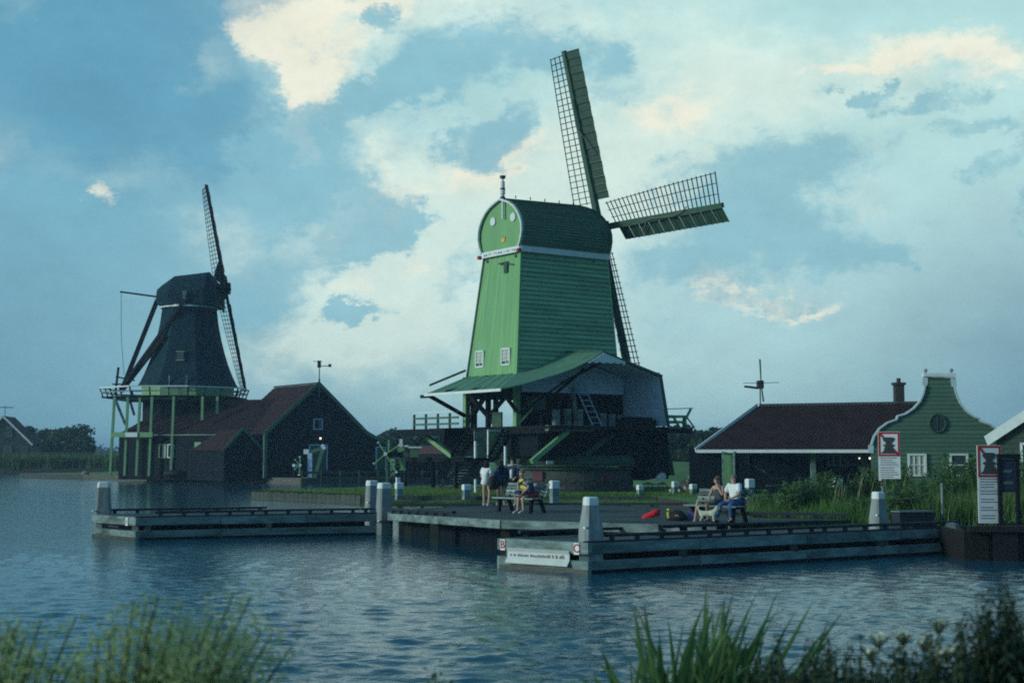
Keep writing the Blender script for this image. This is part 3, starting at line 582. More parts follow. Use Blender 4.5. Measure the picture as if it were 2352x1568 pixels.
# ---- flared roofs round the saw floor
rg = Mt['roof_green']
def slab(name, pts, t=.07, m=None, nsub=0):
    mb = MB(); P = [Vector(p) for p in pts]; nr = (P[1] - P[0]).cross(P[2] - P[0]).normalized(); nr = nr if nr.z > 0 else -nr
    mb.prism(P, nr * -t); return obj(name, mb, m or rg, GM)
def boarded(name, a0, a1, b0, b1, n, m=None, t=.06):
    """n roof boards side by side between edge a0-a1 (top) and b0-b1 (foot)"""
    a0, a1, b0, b1 = map(Vector, (a0, a1, b0, b1)); nr = (a1 - a0).cross(b0 - a0).normalized(); nr = nr if nr.z > 0 else -nr
    for i in range(n):
        f, g = i / n, (i + 1) / n - .003; mb = MB(); o = nr * (.02 * (i % 2)); mb.prism([a0.lerp(a1, f) + o, a0.lerp(a1, g) + o, b0.lerp(b1, g) + o, b0.lerp(b1, f) + o], nr * -t); obj(name, mb, m or rg, GM)
Lz = 7.72
boarded('roof_panel', (.02, 0, Lz), (.02, 5.5, Lz), (-3.5, -3.35, 6.56), (-3.5, 4.75, 6.53), 12)
mb = MB(); mb.beam((-3.55, -3.4, 6.5), (-3.55, 4.85, 6.47), .07, .16); obj('eave_board', mb, Mt['white_paint'], GM)
# front wing: ridge out from the body, long flared slope on one side, short one on the other
AP = Vector((3.88, -3.5, 8.97)); RB = Vector((3.76, .1, 9.16))
lf = [(3.88, 8.97), (2.7, 8.36), (1.6, 7.9), (.42, 7.52), (-.8, 7.2), (-2.1, 6.86), (-3.5, 6.58)]
lb = [(3.76, 9.16), (2.7, 8.62), (1.6, 8.16), (.6, 7.86), (.02, 7.74), (.02, 7.74), (.02, 7.73)]
for i in range(6):
    (r0, z0), (r1, z1) = lf[i], lf[i + 1]; (s0, y0), (s1, y1) = lb[i], lb[i + 1]
    P = [Vector((s0, .1, y0)), Vector((s1 + (.001 if i == 4 else 0), .1, y1)), Vector((r1, -3.5, z1)), Vector((r0, -3.5, z0))]
    if i >= 4: P = [Vector((s0, .1 if i == 4 else 0, y0)), Vector((r1, -3.5, z1)), Vector((r0, -3.5, z0))]
    mb = MB(); mb.prism(P, (0, 0, -.08)); obj('roof_panel', mb, rg, GM)
boarded('roof_panel', (3.88, -3.5, 8.95), (3.76, .1, 9.14), (8.45, -3.5, 7.68), (8.3, .3, 7.9), 7)
boarded('ceiling_board', (3.95, -3.42, 8.8), (3.85, -.2, 8.98), (8.35, -3.42, 7.56), (8.2, -.2, 7.74), 5, Mt['lining'], .03)
mb = MB(); mb.beam((3.86, -3.54, 9.02), (3.74, .1, 9.2), .16, .06); obj('ridge_board', mb, Mt['dark_green'], GM)
mb = MB(); mb.beam((3.9, -3.56, 8.93), (8.55, -3.56, 7.64), .05, .16); obj('barge_board', mb, Mt['dark_green'], GM)
sc_ = [(2.7, 8.28), (3.88, 8.9), (5.55, 8.42)]; pts = [Vector((r, -3.6, z)) for r, z in sc_]; low = []
for i in range(25):
    t = i / 24; r = 5.5 + (2.72 - 5.5) * t; low.append(Vector((r, -3.6, 8.24 + (.10 * abs(math.sin(t * math.pi * 5)) if .05 < t < .95 else 0))))
mb = MB(); mb.prism(pts + low, (0, .05, 0)); obj('scalloped_board', mb, Mt['white_paint'], GM)
# far wing, seen past the body
boarded('roof_panel', (-.12, 5.55, 8.18), (2.2, 8.9, 8.42), (-2.7, 5.55, 7.19), (-.55, 8.9, 7.38), 5)
mb = MB(); mb.beam((-.62, 8.95, 7.3), (2.2, 8.95, 8.36), .06, .12); obj('barge_board', mb, Mt['dark_green'], GM)
# inner boarding, pale
def wall_boards(name, p0, p1, z0, z1, n, m, horiz=True, t=.05, nrm=None):
    p0, p1 = Vector((*p0, 0)), Vector((*p1, 0)); d = (p1 - p0).normalized(); nr = Vector((d.y, -d.x, 0)) if nrm is None else Vector(nrm)
    for i in range(n):
        mb = MB(); f, g = i / n, (i + 1) / n - .004; o = nr * random.uniform(0, .008)
        if horiz: a, b, c, e = p0 + Vector((0, 0, z0 + (z1 - z0) * f)), p1 + Vector((0, 0, z0 + (z1 - z0) * f)), p1 + Vector((0, 0, z0 + (z1 - z0) * g)), p0 + Vector((0, 0, z0 + (z1 - z0) * g))
        else: a, b, c, e = p0.lerp(p1, f) + Vector((0, 0, z0)), p0.lerp(p1, g) + Vector((0, 0, z0)), p0.lerp(p1, g) + Vector((0, 0, z1)), p0.lerp(p1, f) + Vector((0, 0, z1))
        mb.prism([a + o, b + o, c + o, e + o], nr * -t); obj(name, mb, m, GM)
wall_boards('lining_board', (.3, -.12), (8.3, -.12), 6.6, 7.62, 4, Mt['lining'])
for i in range(9):                          # gable end lining that follows the roof
    r0, r1 = 2.2 + i * .66, 2.2 + (i + 1) * .66 - .01; zz = lambda r: (8.97 + (r - 3.88) * .48 if r < 3.88 else 8.95 - (r - 3.88) * .27) - .1
    mb = MB(); mb.prism([(r0, -.12, 7.63), (r1, -.12, 7.63), (r1, -.12, zz(r1)), (r0, -.12, zz(r0))], (0, .04, 0)); obj('lining_board', mb, Mt['lining'], GM)
for i in range(13):                         # outer side wall, leaning
    z0, z1 = 4.55 + i * .257, 4.55 + (i + 1) * .257 - .003; x = lambda z: 8.62 - (z - 4.5) * .09; mb = MB()
    mb.prism([(x(z0), .2, z0), (x(z0), -3.55 - (7.7 - z0) * .13, z0), (x(z1), -3.55 - (7.7 - z1) * .13, z1), (x(z1), .2, z1)], (.05, 0, 0)); obj('lining_board', mb, Mt['pale_blue'], GM)
mb = MB(); mb.beam((8.66, -3.98, 4.5), (8.4, -3.56, 7.68), .14, .14); obj('corner_post', mb, Mt['dark_green'], GM)
mb = MB(); mb.beam((8.55, -3.9, 5.72), (8.55, .2, 5.72), .06, .06); obj('wall_rail', mb, Mt['dark_green'], GM)
mb = MB(); mb.box((8.5, -2.1, 6.35), (8.54, -1.85, 6.7)); obj('wall_hole', mb, Mt['white_paint'], GM)
# saw floor, posts, interior
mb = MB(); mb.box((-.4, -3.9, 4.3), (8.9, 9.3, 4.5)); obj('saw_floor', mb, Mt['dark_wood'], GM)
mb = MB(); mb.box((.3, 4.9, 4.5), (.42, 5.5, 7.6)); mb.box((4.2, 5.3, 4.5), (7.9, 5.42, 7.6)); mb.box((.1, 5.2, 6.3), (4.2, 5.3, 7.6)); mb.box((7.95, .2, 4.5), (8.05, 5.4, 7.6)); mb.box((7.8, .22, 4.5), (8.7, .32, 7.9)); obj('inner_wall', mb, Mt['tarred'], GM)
for r, l in ((.0, .0), (.0, 5.5), (2.0, .1), (4.1, .1), (6.2, .1), (7.9, .1), (2.2, 5.4), (4.2, 5.4), (-.1, 2.9)):
    front = (l == 0 and r == 0) or (r == 0 and l == 5.5); mb = MB(); mb.beam((r, l, 4.5), (r, l, 7.7), .34 if front else .26, .34 if front else .26); obj('post', mb, Mt['light_green'] if front else Mt['dark_wood'], GM)
def strut(p, q, w=.18, m='dark_wood', name='brace'):
    mb = MB(); mb.beam(p, q, w, w); return obj(name, mb, Mt[m], GM)
strut((0, 0, 5.4), (-3.2, -3.0, 6.45)); strut((0, 5.5, 5.2), (-3.3, 4.6, 6.4), .2); strut((-3.3, 4.6, 6.4), (-3.3, 5.6, 6.4), .2); strut((0, 0, 5.2), (1.6, -3.2, 7.35), .11); strut((0, -.1, 4.6), (.8, -.5, 5.6), .12, 'light_green'); strut((2.0, 0, 5.9), (2.6, -3.3, 7.9), .14)
strut((3.3, -.2, 7.2), (3.7, -3.4, 8.3), .14); strut((0, .2, 6.3), (0, 2.8, 7.4), .3); strut((0, 5.4, 5.9), (0, 2.9, 7.4), .2); strut((0, 2.9, 5.2), (0, .3, 6.9), .2); strut((0, 5.2, 4.9), (0, 3.0, 6.8), .24); strut((0, 0, 6.7), (0, 5.5, 6.7), .2); strut((0, 0, 5.2), (.9, -.8, 6.1), .12, 'light_green')
strut((0, 2.2, 4.6), (0, 5.2, 6.6), .22); strut((-.1, .1, 7.3), (-3.4, -.4, 6.6), .16); strut((-.1, 2.8, 7.3), (-3.4, 2.6, 6.6), .16)
mb = MB(); mb.box((-.3, 1.2, 4.5), (-.2, 2.2, 5.4)); obj('panel', mb, Mt['dark_green'], GM)
mb = MB(); mb.box((.9, -.4, 5.55), (1.9, .2, 6.3)); obj('saw_frame', mb, Mt['dark_green'], GM)
mb = MB(); mb.beam((4.3, -.3, 4.5), (4.1, -.3, 7.0), .12, .22); obj('hanging_cloth', mb, Mt['grey_shirt'], GM)
mb = MB(); mb.box((5.6, -3.2, 4.5), (8.3, -2.6, 4.95)); mb.box((5.9, -3.0, 4.95), (8.2, -2.7, 5.1)); obj('saw_carriage', mb, Mt['dark_wood'], GM)
# ring beams with red painted ends
def gbeam(p, q, w, h, m='dark_wood', name='beam'): mb = MB(); mb.beam(p, q, w, h); return obj(name, mb, Mt[m], GM)
gbeam((-.4, -3.55, 4.36), (3.0, -3.55, 4.36), .3, .34, 'stone'); gbeam((3.0, -3.45, 4.36), (8.3, -3.45, 4.36), .3, .26); gbeam((8.2, -3.4, 4.3), (11.0, -3.4, 4.27), .3, .3)
for r, l, z in ((3.0, -3.6, 4.37), (6.9, -3.66, 4.37), (8.2, -3.66, 4.37), (11.0, -3.45, 4.27)):
    mb = MB(); mb.box((r - .11, l - .05, z - .15), (r + .11, l + .12, z + .15)); obj('beam_end', mb, Mt['red_paint'], GM)
gbeam((-.2, -3.6, 4.25), (-.2, 9.2, 4.25), .3, .4); gbeam((8.6, -3.4, 4.2), (8.6, 9.2, 4.2), .3, .4); gbeam((3.9, -3.4, 4.2), (3.9, 9.2, 4.2), .34, .4)
# balconies: far narrow end (left in view) and the loading end
mb = MB(); mb.box((-2.2, 4.6, 4.28), (-.4, 10.4, 4.42)); obj('balcony_floor', mb, Mt['dark_wood'], GM)
gbeam((-2.2, 4.5, 4.15), (-2.2, 10.4, 4.15), .2, .24); gbeam((-.6, 10.3, 4.15), (-2.2, 10.3, 4.15), .2, .24)
for l in (10.2, 8.75, 7.3, 5.9): mb = MB(); mb.beam((-1.0, l, 4.4), (-1.0, l, 5.42), .12, .12); obj('fence_post', mb, Mt['dark_green'], GM)
for z in (4.75, 5.14): gbeam((-1.0, 10.3, z), (-1.0, 4.9, z), .07, .13, 'gable_green', 'fence_rail')
gbeam((-1.0, 10.3, 5.52), (-1.0, 4.9, 5.52), .05, .05, 'white_paint', 'fence_rail')
gbeam((-1.0, 9.0, 4.1), (-1.0, 5.6, 2.7), .26, .26, 'light_green', 'brace')
mb = MB(); mb.box((8.9, -3.2, 4.3), (11.2, 2.6, 4.42)); obj('balcony_floor', mb, Mt['dark_wood'], GM)
for r, l in ((9.3, -2.8), (11.0, -2.8), (11.0, .2), (9.3, .4), (11.0, 2.4)): mb = MB(); mb.beam((r, l, 4.4), (r, l, 5.25), .14, .14); obj('fence_post', mb, Mt['dark_green'], GM)
for z in (4.85, 5.2): gbeam((9.0, -2.8, z), (11.2, -2.8, z), .08, .16, 'green_board', 'fence_rail'); gbeam((11.0, -2.9, z), (11.0, 2.5, z), .08, .16, 'green_board', 'fence_rail')
gbeam((8.9, -2.6, 5.62), (11.9, -2.6, 5.75), .22, .06, 'pale_blue', 'fence_rail'); gbeam((11.6, -2.8, 5.7), (10.9, -2.8, 4.7), .12, .12, 'light_green'); gbeam((10.0, -2.9, 5.2), (10.6, -2.9, 4.4), .12, .12, 'light_green'); gbeam((11.3, -2.7, 5.2), (11.9, -2.8, 4.5), .08, .08, 'green_board')
# understructure: dark boarded drum, ring, brick base
CXb, CYb = 5.1, 1.75
mb = MB(); mb.tube([(CXb, CYb, .2), (CXb, CYb, 1.85)], 4.15, 48); obj('brick_base', mb, Mt['brick'], GM)
shb = None
for row in range(6):                        # a facing of long bricks, proud of the drum
    for i in range(48):
        a = 2 * math.pi * (i + .5 * (row % 2)) / 48
        if math.sin(a + R_(35.4)) > .25: continue
        if shb is None:
            mb = MB(); mb.box((-.255, -.03, -.105), (.255, .05, .105)); o = obj('brick', mb, Mt['brick'], GM); shb = o.data
        else: o = bpy.data.objects.new('brick', shb); COL.objects.link(o); o.parent = GM
        o.location = (CXb + 4.16 * math.cos(a), CYb + 4.16 * math.sin(a), .62 - G + row * .225); o.rotation_euler = (0, 0, a - math.pi / 2 + random.uniform(-.006, .006))
for z, r, h in ((1.9, 4.35, .1), (2.08, 4.5, .16)): mb = MB(); mb.tube([(CXb, CYb, z), (CXb, CYb, z + h)], r, 48); obj('roller_ring', mb, Mt['dark_green'], GM)
mb = MB(); mb.tube([(CXb, CYb, 2.26), (CXb, CYb, 2.75)], [4.6, 4.35], 48); obj('ring_skirt', mb, Mt['dark_green'], GM)
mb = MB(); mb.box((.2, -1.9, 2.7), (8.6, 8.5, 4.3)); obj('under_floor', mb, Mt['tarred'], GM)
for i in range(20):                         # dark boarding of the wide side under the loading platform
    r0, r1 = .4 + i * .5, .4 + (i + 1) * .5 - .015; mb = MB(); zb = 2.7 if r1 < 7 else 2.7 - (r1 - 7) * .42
    mb.prism([(r0, -2.0, zb), (r1, -2.0, zb), (r1 - .25, -2.2, 4.2), (r0 - .25, -2.2, 4.2)], (0, .05, 0)); obj('under_board_or_shade', mb, Mt['tarred'], GM)
mb = MB(); mb.prism([(8.4, -2.0, 1.2), (10.6, -2.0, 1.5), (10.0, -2.0, 4.2), (8.4, -2.0, 4.2)], (0, 2.5, 0)); obj('ramp_box', mb, Mt['tarred'], GM)
mb = MB(); mb.beam((10.72, -2.05, 1.5), (10.1, -2.05, 4.25), .16, .16); obj('corner_post', mb, Mt['dark_green'], GM)
gbeam((1.21, -3.45, 4.18), (-1.43, -3.45, 2.4), .26, .26, 'light_green', 'brace'); gbeam((5.6, -2.3, 4.1), (3.4, -2.3, 2.8), .26, .26, 'dark_green', 'brace')
# low gallery on the stairs side
def wl(v):                                   # world to mill coordinates
    a = R_(35.4); dx, dy = v[0] - .29, v[1] - 86; return Vector((dx * math.cos(a) + dy * math.sin(a), -dx * math.sin(a) + dy * math.cos(a), v[2]))
ga, gb2 = at(922, 1049, 101), at(1188, 1051, 89); ga.z = gb2.z = 2.56
for k in range(3): o = Vector((0, k * .42, 0)); mb = MB(); mb.beam(wl(ga + o), wl(gb2 + o), .4, .12); obj('gallery_plank', mb, Mt['dark_wood'], GM)
gbeam(wl(ga - Vector((0, .25, .12))), wl(gb2 - Vector((0, .25, .12))), .1, .26, 'dark_wood')
for t in (.04, .3, .5): q = ga.lerp(gb2, t); mb = MB(); mb.beam(wl((q.x, q.y, .4)), wl((q.x, q.y, 2.5)), .2, .2); obj('gallery_post', mb, Mt['dark_wood'], GM)
wall_boards('wall_board', (-1.75, 2.0), (-.1, 2.0), 2.62, 4.3, 5, Mt['grey_wood'], False)
mb = MB(); mb.box((-1.35, 1.0, 2.62), (-.45, 1.06, 4.2)); dr = obj('door', mb, Mt['light_green'], GM)
mb = MB()
for r in (-1.42, -.42): mb.box((r - .04, .94, 2.62), (r + .04, 1.04, 4.24))
mb.box((-1.46, .93, 4.2), (-.38, 1.05, 4.3)); obj('door_frame', mb, Mt['white_paint'], GM).parent = dr
def stairs(p, q, w, n, side):
    p, q, side = Vector(p), Vector(q), Vector(side).normalized(); mb = MB()
    for s in (-.5, .5): mb.beam(p + side * w * s, q + side * w * s, .07, .3)
    S = obj('stairs', mb, Mt['dark_wood'], GM)
    for i in range(n):
        c = p.lerp(q, (i + .6) / n); mb = MB(); mb.beam(c - side * w * .48, c + side * w * .48, .24, .05); obj('tread', mb, Mt['grey_wood'], GM).parent = S
stairs((-1.75, 4.0, 2.75), (-.35, 4.0, 4.4), .95, 8, (.83, .3, 0)); stairs((-1.35, .6, 2.62), (-.25, .6, 4.3), .75, 8, (.9, .3, 0)); stairs(wl(at(1028, 1117, 98.5)), wl(at(1082, 1055, 95.5)), 1.25, 9, wl((.29 + .9, 86 - .35, 0)))
for r, l, z0, z1 in ((-3.0, .0, 2.6, 3.6), (-1.9, -1.5, 2.2, 3.3), (-4.0, -1.5, .5, 1.4)): mb = MB(); mb.beam((r, l, z0), (r, l, z1), .12, .12); obj('newel_post', mb, Mt['white_paint'], GM)
mb = MB(); mb.box((.5, -2.35, 2.25), (1.0, -2.3, 2.45)); obj('notice', mb, Mt['white_paint'], GM)
for a in (-2.02, -1.0):
    mb = MB(); mb.box((-.3, -.06, -.28), (.3, .06, .28)); o = obj('red_plate', mb, Mt['dull_red'], GM); aa = a - R_(35.4) + .0
    o.location = (CXb + 4.24 * math.cos(aa), CYb + 4.24 * math.sin(aa), 1.5); o.rotation_euler = (0, 0, aa - math.pi / 2)
def gw(r, l, z):                             # mill coordinates to world
    a = R_(35.4); return Vector((.29 + r * math.cos(a) - l * math.sin(a), 86 + r * math.sin(a) + l * math.cos(a), z))
# loose things on the saw floor
ld = thing('ladder', 'pale blue wooden ladder leaning on the saw floor of the green mill', 'ladder', gw(5.1, -1.2, 4.5), R_(35.4), base=(5.1, -1.2, 4.5))
for s in (-.36, .36): mb = MB(); mb.beam((5.15 + s, -1.4, 4.5), (4.3 + s, -.4, 7.45), .09, .07); obj('rail', mb, Mt['pale_blue'], ld)
for i in range(8): t = (i + .7) / 8.4; mb = MB(); c = Vector((5.15, -1.4, 4.5)).lerp(Vector((4.3, -.4, 7.45)), t); mb.beam(c - Vector((.36, 0, 0)), c + Vector((.36, 0, 0)), .05, .05); obj('rung', mb, Mt['pale_blue'], ld)
lb_ = ['upright timber block with pale top, first of the row on the saw floor', 'upright timber block on the saw floor, second from the open end', 'upright timber block with the palest top, next to the ladder foot on the saw floor', 'timber block just behind the ladder on the saw floor', 'timber block before the blue wall beyond the ladder', 'smaller timber block nearest the outer blue wall on the saw floor']
for i, (r, w_, h_) in enumerate(((2.2, .34, .95), (3.1, .32, 1.0), (4.0, .34, 1.0), (5.9, .3, .8), (6.6, .3, .75), (7.3, .25, .7))):
    t_ = thing('timber_block', lb_[i], 'block', gw(r, -1.0, 4.5), R_(35.4 + i * 3), 'timber blocks on the saw floor'); mb = MB(); mb.loft([[(a * w_ * .5, b * w_ * .5, z) for a, b in ((-1, -1), (1, -1), (1, 1), (-1, 1))] for z in (0, h_)]); obj('block', mb, Mt['grey_wood'], t_)
    mb = MB(); mb.box((-w_ * .55, -w_ * .55, h_), (w_ * .55, w_ * .55, h_ + .06)); obj('top', mb, Mt['log_end'], t_)
# ================================================================ THATCHED SMOCK MILL
KX, KY = -34.6, 152.0
SM = thing('smock_windmill', 'dark thatched windmill with a pale gallery on posts, standing over black barns', 'windmill', (KX, KY, G), 0, base=(0, 0, G))
def octo(r, z, cx=0, cy=0, n=8): return [(cx + r * math.cos(math.pi / 8 + 2 * math.pi * k / n), cy + r * math.sin(math.pi / 8 + 2 * math.pi * k / n), z) for k in range(n)]
mb = MB(); mb.loft([octo(r, z) for z, r in ((9.95, 5.35), (10.3, 5.1), (11.2, 4.68), (12.4, 4.2), (13.6, 3.82), (15.0, 3.45), (16.6, 3.12), (18.35, 2.9))]); obj('thatched_body', mb, Mt['thatch'], SM)
mb = MB(); mb.loft([octo(4.75, .6), octo(4.75, 10.1)]); obj('lower_body', mb, Mt['tarred'], SM)
for k in range(8):
    a0 = math.pi / 8 + 2 * math.pi * k / 8; p, q = Vector((4.85 * math.cos(a0), 4.85 * math.sin(a0), 0)), Vector((4.85 * math.cos(a0 + math.pi / 4), 4.85 * math.sin(a0 + math.pi / 4), 0))
    for j in range(4): mb = MB(); mb.beam(p.lerp(q, j / 4) + Vector((0, 0, 9.35)), p.lerp(q, (j + 1) / 4 - .01) + Vector((0, 0, 9.35)), .08, 1.2); obj('base_board', mb, Mt['light_green'], SM)
for x in (-.9, .9): mb = MB(); mb.beam((x, -5.0, 9.2), (x, -4.8, 10.9), .14, .1); obj('door_post', mb, Mt['grey_wood'], SM)
mb = MB(); mb.box((-.35, -3.98, 12.6), (.35, -3.2, 13.4)); obj('window', mb, Mt['glass'], SM)
mb = MB(); mb.box((-.45, -4.05, 13.4), (.45, -3.2, 13.5)); mb.box((-.45, -4.05, 12.5), (.45, -3.2, 12.6)); obj('window_frame', mb, Mt['light_green'], SM)
mb = MB(); mb.tube([(0, 0, 18.3), (0, 0, 18.5)], 3.1, 24); obj('cap_ring', mb, Mt['white_paint'], SM)
# cap: boat shaped, ridge along x
def cr(x, half, zb, zt): return [(x, -half, zb), (x, -half * .92, zb + (zt - zb) * .42), (x, -half * .5, zb + (zt - zb) * .82), (x, 0, zt), (x, half * .5, zb + (zt - zb) * .82), (x, half * .92, zb + (zt - zb) * .42), (x, half, zb)]
mb = MB(); mb.loft([cr(-3.55, .5, 19.0, 20.4), cr(-3.0, 2.0, 18.55, 20.9), cr(-1.7, 2.9, 18.5, 21.85), (cr(0, 3.0, 18.5, 22.05)), cr(2.0, 2.9, 18.45, 22.3), cr(3.25, 2.2, 18.4, 20.9)]); obj('cap', mb, Mt['thatch'], SM)
mb = MB(); mb.prism([(3.3, -2.1, 18.5), (3.3, 2.1, 18.5), (3.1, 1.2, 20.6), (2.1, 0, 22.3), (3.1, -1.2, 20.6)], (-.1, 0, 0)); obj('cap_front', mb, Mt['dark_green'], SM)
mb = MB(); mb.beam((.1, -3.1, 18.4), (.1, -3.0, 19.9), .3, .3); mb.box((-.1, -3.2, 19.5), (.35, -2.8, 19.9)); obj('brace_end', mb, Mt['grey_wood'], SM)
# tail beams
def sb(p, q, w, m='dark_wood', name='tail_beam', h=None): mb = MB(); mb.beam(p, q, w, h or w); return obj(name, mb, Mt[m], SM)
tp = (-6.9, -1.0, 9.4)
sb((-3.3, -.8, 19.2), tp, .42); sb((.2, -3.2, 19.0), (-6.7, -1.6, 9.8), .3); sb((-3.4, 0, 19.6), (-7.6, .3, 20.2), .18); sb((-1.9, -3.0, 15.2), tp, .34)
sb((-7.6, -.6, 11.0), (-5.6, -.6, 10.6), .16); sb((-7.6, -.8, 9.0), (-7.3, -.8, 12.0), .2); sb((-7.9, -.8, 10.2), (-6.2, -.8, 10.2), .14)
mb = MB(); mb.tube([(-7.5, .3, 20.2), (-7.2, -.3, 15), (-6.7, -.8, 11.2)], .03, 5); obj('brake_rope', mb, Mt['rope'], SM)
# gallery
GZ, GR, GX = 8.62, 7.35, -1.35
mb = MB(); mb.loft([octo(GR, GZ, GX), octo(GR, GZ + .18, GX)]); obj('gallery_floor', mb, Mt['dark_wood'], SM)
def oc(r, k, z): a = math.pi / 8 + 2 * math.pi * k / 8; a0 = math.floor(k); f = k - a0; A = Vector(octo(r, z, GX)[int(a0) % 8]); B = Vector(octo(r, z, GX)[int(a0 + 1) % 8]); return A.lerp(B, f)
for k in range(8):
    for zz, w_, m in ((GZ + 1.08, .10, 'white_paint'), (GZ + .62, .08, 'grey_wood'), (GZ + .1, .3, 'dark_wood')): sb(oc(GR + .15 + (zz - GZ) * .35, k, zz), oc(GR + .15 + (zz - GZ) * .35, k + 1, zz), w_, m, 'gallery_rail', .12)
    for j in range(3): sb(oc(GR + .1, k + j / 3, GZ), oc(GR + .52, k + j / 3, GZ + 1.1), .12, 'dark_wood', 'baluster')
    sb(oc(GR - 1.4, k, GZ - .12), oc(GR - 1.4, k + 1, GZ - .12), .2, 'light_green', 'gallery_beam')
def spt(px, D, z0, z1, px2=None): a = at(px, 1040, D); b = at(px2 or px, 1040, D); mb = MB(); mb.beam((b.x - KX, b.y - KY, z0), (a.x - KX, a.y - KY, z1), .24, .24); return obj('gallery_post', mb, Mt['light_green'], SM)
spt(260, 146.5, .6, GZ, 254); spt(291, 145.5, .6, GZ, 287); spt(319, 145.2, .6, GZ, 314); spt(347, 144.8, .6, GZ, 343); spt(397, 144.6, .6, GZ, 393); spt(463, 144.2, 6.2, GZ); spt(497, 144.8, 6.9, GZ)
a, b = at(256, 998, 145.2), at(351, 998, 144.5); sb((a.x - KX, a.y - KY, a.z), (b.x - KX, b.y - KY, b.z), .3, 'light_green', 'cross_beam', .5)
a, b = at(290, 998, 144.9), at(317, 998, 144.7); sb((a.x - KX, a.y - KY - .1, a.z), (b.x - KX, b.y - KY - .1, b.z), .28, 'white_paint', 'name_board', .46)
a, b = at(264, 915, 146), at(288, 975, 148); sb((a.x - KX, a.y - KY, a.z), (b.x - KX, b.y - KY, b.z), .2, 'grey_wood', 'brace'); a, b = at(297, 915, 147), at(308, 952, 149); sb((a.x - KX, a.y - KY, a.z), (b.x - KX, b.y - KY, b.z), .2, 'grey_wood', 'brace')
# sails, seen almost edge on
phi, t2 = R_(11.5), .20; nn = Vector((math.cos(phi) * math.cos(t2), math.sin(phi) * math.cos(t2), math.sin(t2))); vv = Vector((-math.cos(phi) * math.sin(t2), -math.sin(phi) * math.sin(t2), math.cos(t2))); ll = Vector((-math.sin(phi), math.cos(phi), 0)); HB = Vector((3.72, .25, 20.55))
mb = MB(); mb.beam(HB - nn * 2, HB + nn * .6, .6, .6); mb.box(HB - Vector((.5, .5, .6)), HB + Vector((.5, .5, .6))); obj('windshaft', mb, Mt['dark_wood'], SM)
for k in range(4):
    A = R_(1) + k * math.pi / 2; d = vv * math.cos(A) - ll * math.sin(A); lat = vv * math.sin(A) + ll * math.cos(A)
    make_sail(SM, HB, nn, d, lat, 11.4, 1.5, 1.7, .3 if k == 1 else .62, 22, 1.6, (Mt['tarred'], Mt['dark_wood'], Mt['tarred']), (40, 12), -25, .06, 12)

# ================================================================ BLACK BARNS
def roof_sheet(name, a0, a1, b0, b1, m, parent, th=.12, nx=60, ny=10, amp=.045):
    """pantiled slope: courses that step, rolls that run up the slope; a0-a1 top edge, b0-b1 eave"""
    a0, a1, b0, b1 = [np.array(p, float) for p in (a0, a1, b0, b1)]; nr = np.cross(a1 - a0, b0 - a0); nr /= np.linalg.norm(nr); nr *= (1 if nr[2] > 0 else -1)
    us = np.linspace(0, 1, nx * 4 + 1); rows = []
    for j in range(ny):
        for t, o in ((j / ny, 0.0), ((j + .985) / ny, amp)):
            L_ = a0 + (b0 - a0) * t; Rr = a1 + (b1 - a1) * t; rows.append(L_[None] + (Rr - L_)[None] * us[:, None] + nr * (o + amp * .6 * np.sin(us * nx * 2 * math.pi)[:, None]))
    V = np.concatenate(rows); n = len(us); a = (np.arange(len(rows) - 1)[:, None] * n + np.arange(n - 1)[None]).ravel(); F = np.stack([a, a + 1, a + n + 1, a + n], 1)
    b = len(V); V = np.vstack([V, a0 - nr * th, a1 - nr * th, b1 - nr * th, b0 - nr * th]); F = np.vstack([F, [[b + 3, b + 2, b + 1, b]]])
    return np_obj(name, V, F, m, parent, kind='stuff')
BA = R_(33.5)
BB = thing('barn', 'large black timber barn with tall gable and brown tiled roof beside the thatched mill', 'barn', (-23.9, 138.2, G), BA, base=(0, 0, G))
W_ = 11.8; apx, apz = 5.55, 9.75; ez = 4.75; L_ = 10.5
mb = MB(); wall = [(.0, 0, .2), (W_ + 1.9, 0, .2), (W_ + 1.9, 0, 3.55), (W_ - 1.0, 0, 5.0), (apx, 0, apz - .15), (0, 0, ez)]; mb.prism([Vector(p) + Vector((0, .06, 0)) for p in wall], (0, L_, 0)); obj('barn_body', mb, Mt['tarred'], BB)
def gable_top(x): return (ez + (apz - .15 - ez) * x / apx) if x < apx else (apz - .15 + (5.0 - apz + .15) * (x - apx) / (W_ - 1 - apx) if x < W_ - 1 else 5.0 + (3.55 - 5.0) * (x - W_ + 1) / 2.9)
for i in range(39):
    x0, x1 = i * .352, (i + 1) * .352 - .012; mb = MB(); j = random.uniform(0, .02); ym = -.03 - j; mb.prism([(x0, ym, .2), (x1, ym, .2), (x1, ym, gable_top(x1)), (x0, ym, gable_top(x0))], (0, .06, 0)); obj('wall_board', mb, Mt['tarred'], BB)
roof_sheet('roof', (apx, -.15, apz), (apx, L_, apz), (-.25, -.15, ez - .1), (-.25, L_, ez - .1), Mt['red_tile'], BB, nx=38, ny=16)
roof_sheet('roof', (apx, -.15, apz), (apx, L_, apz), (W_ - .95, -.15, 4.98), (W_ - .95, L_, 4.98), Mt['red_tile'], BB, nx=38, ny=16)
roof_sheet('roof', (W_ - .95, -.15, 4.98), (W_ - .95, L_, 4.98), (W_ + 2.1, -.15, 3.45), (W_ + 2.1, L_, 3.45), Mt['red_tile'], BB, nx=38, ny=8)
mb = MB()
for a, b in (((-.3, ez - .1), (apx, apz + .05)), ((apx, apz + .05), (W_ - .9, 4.98)), ((W_ - .9, 4.98), (W_ + 2.2, 3.42))): mb.beam((a[0], -.22, a[1]), (b[0], -.22, b[1]), .08, .34)
obj('barge_board', mb, Mt['gable_green'], BB)
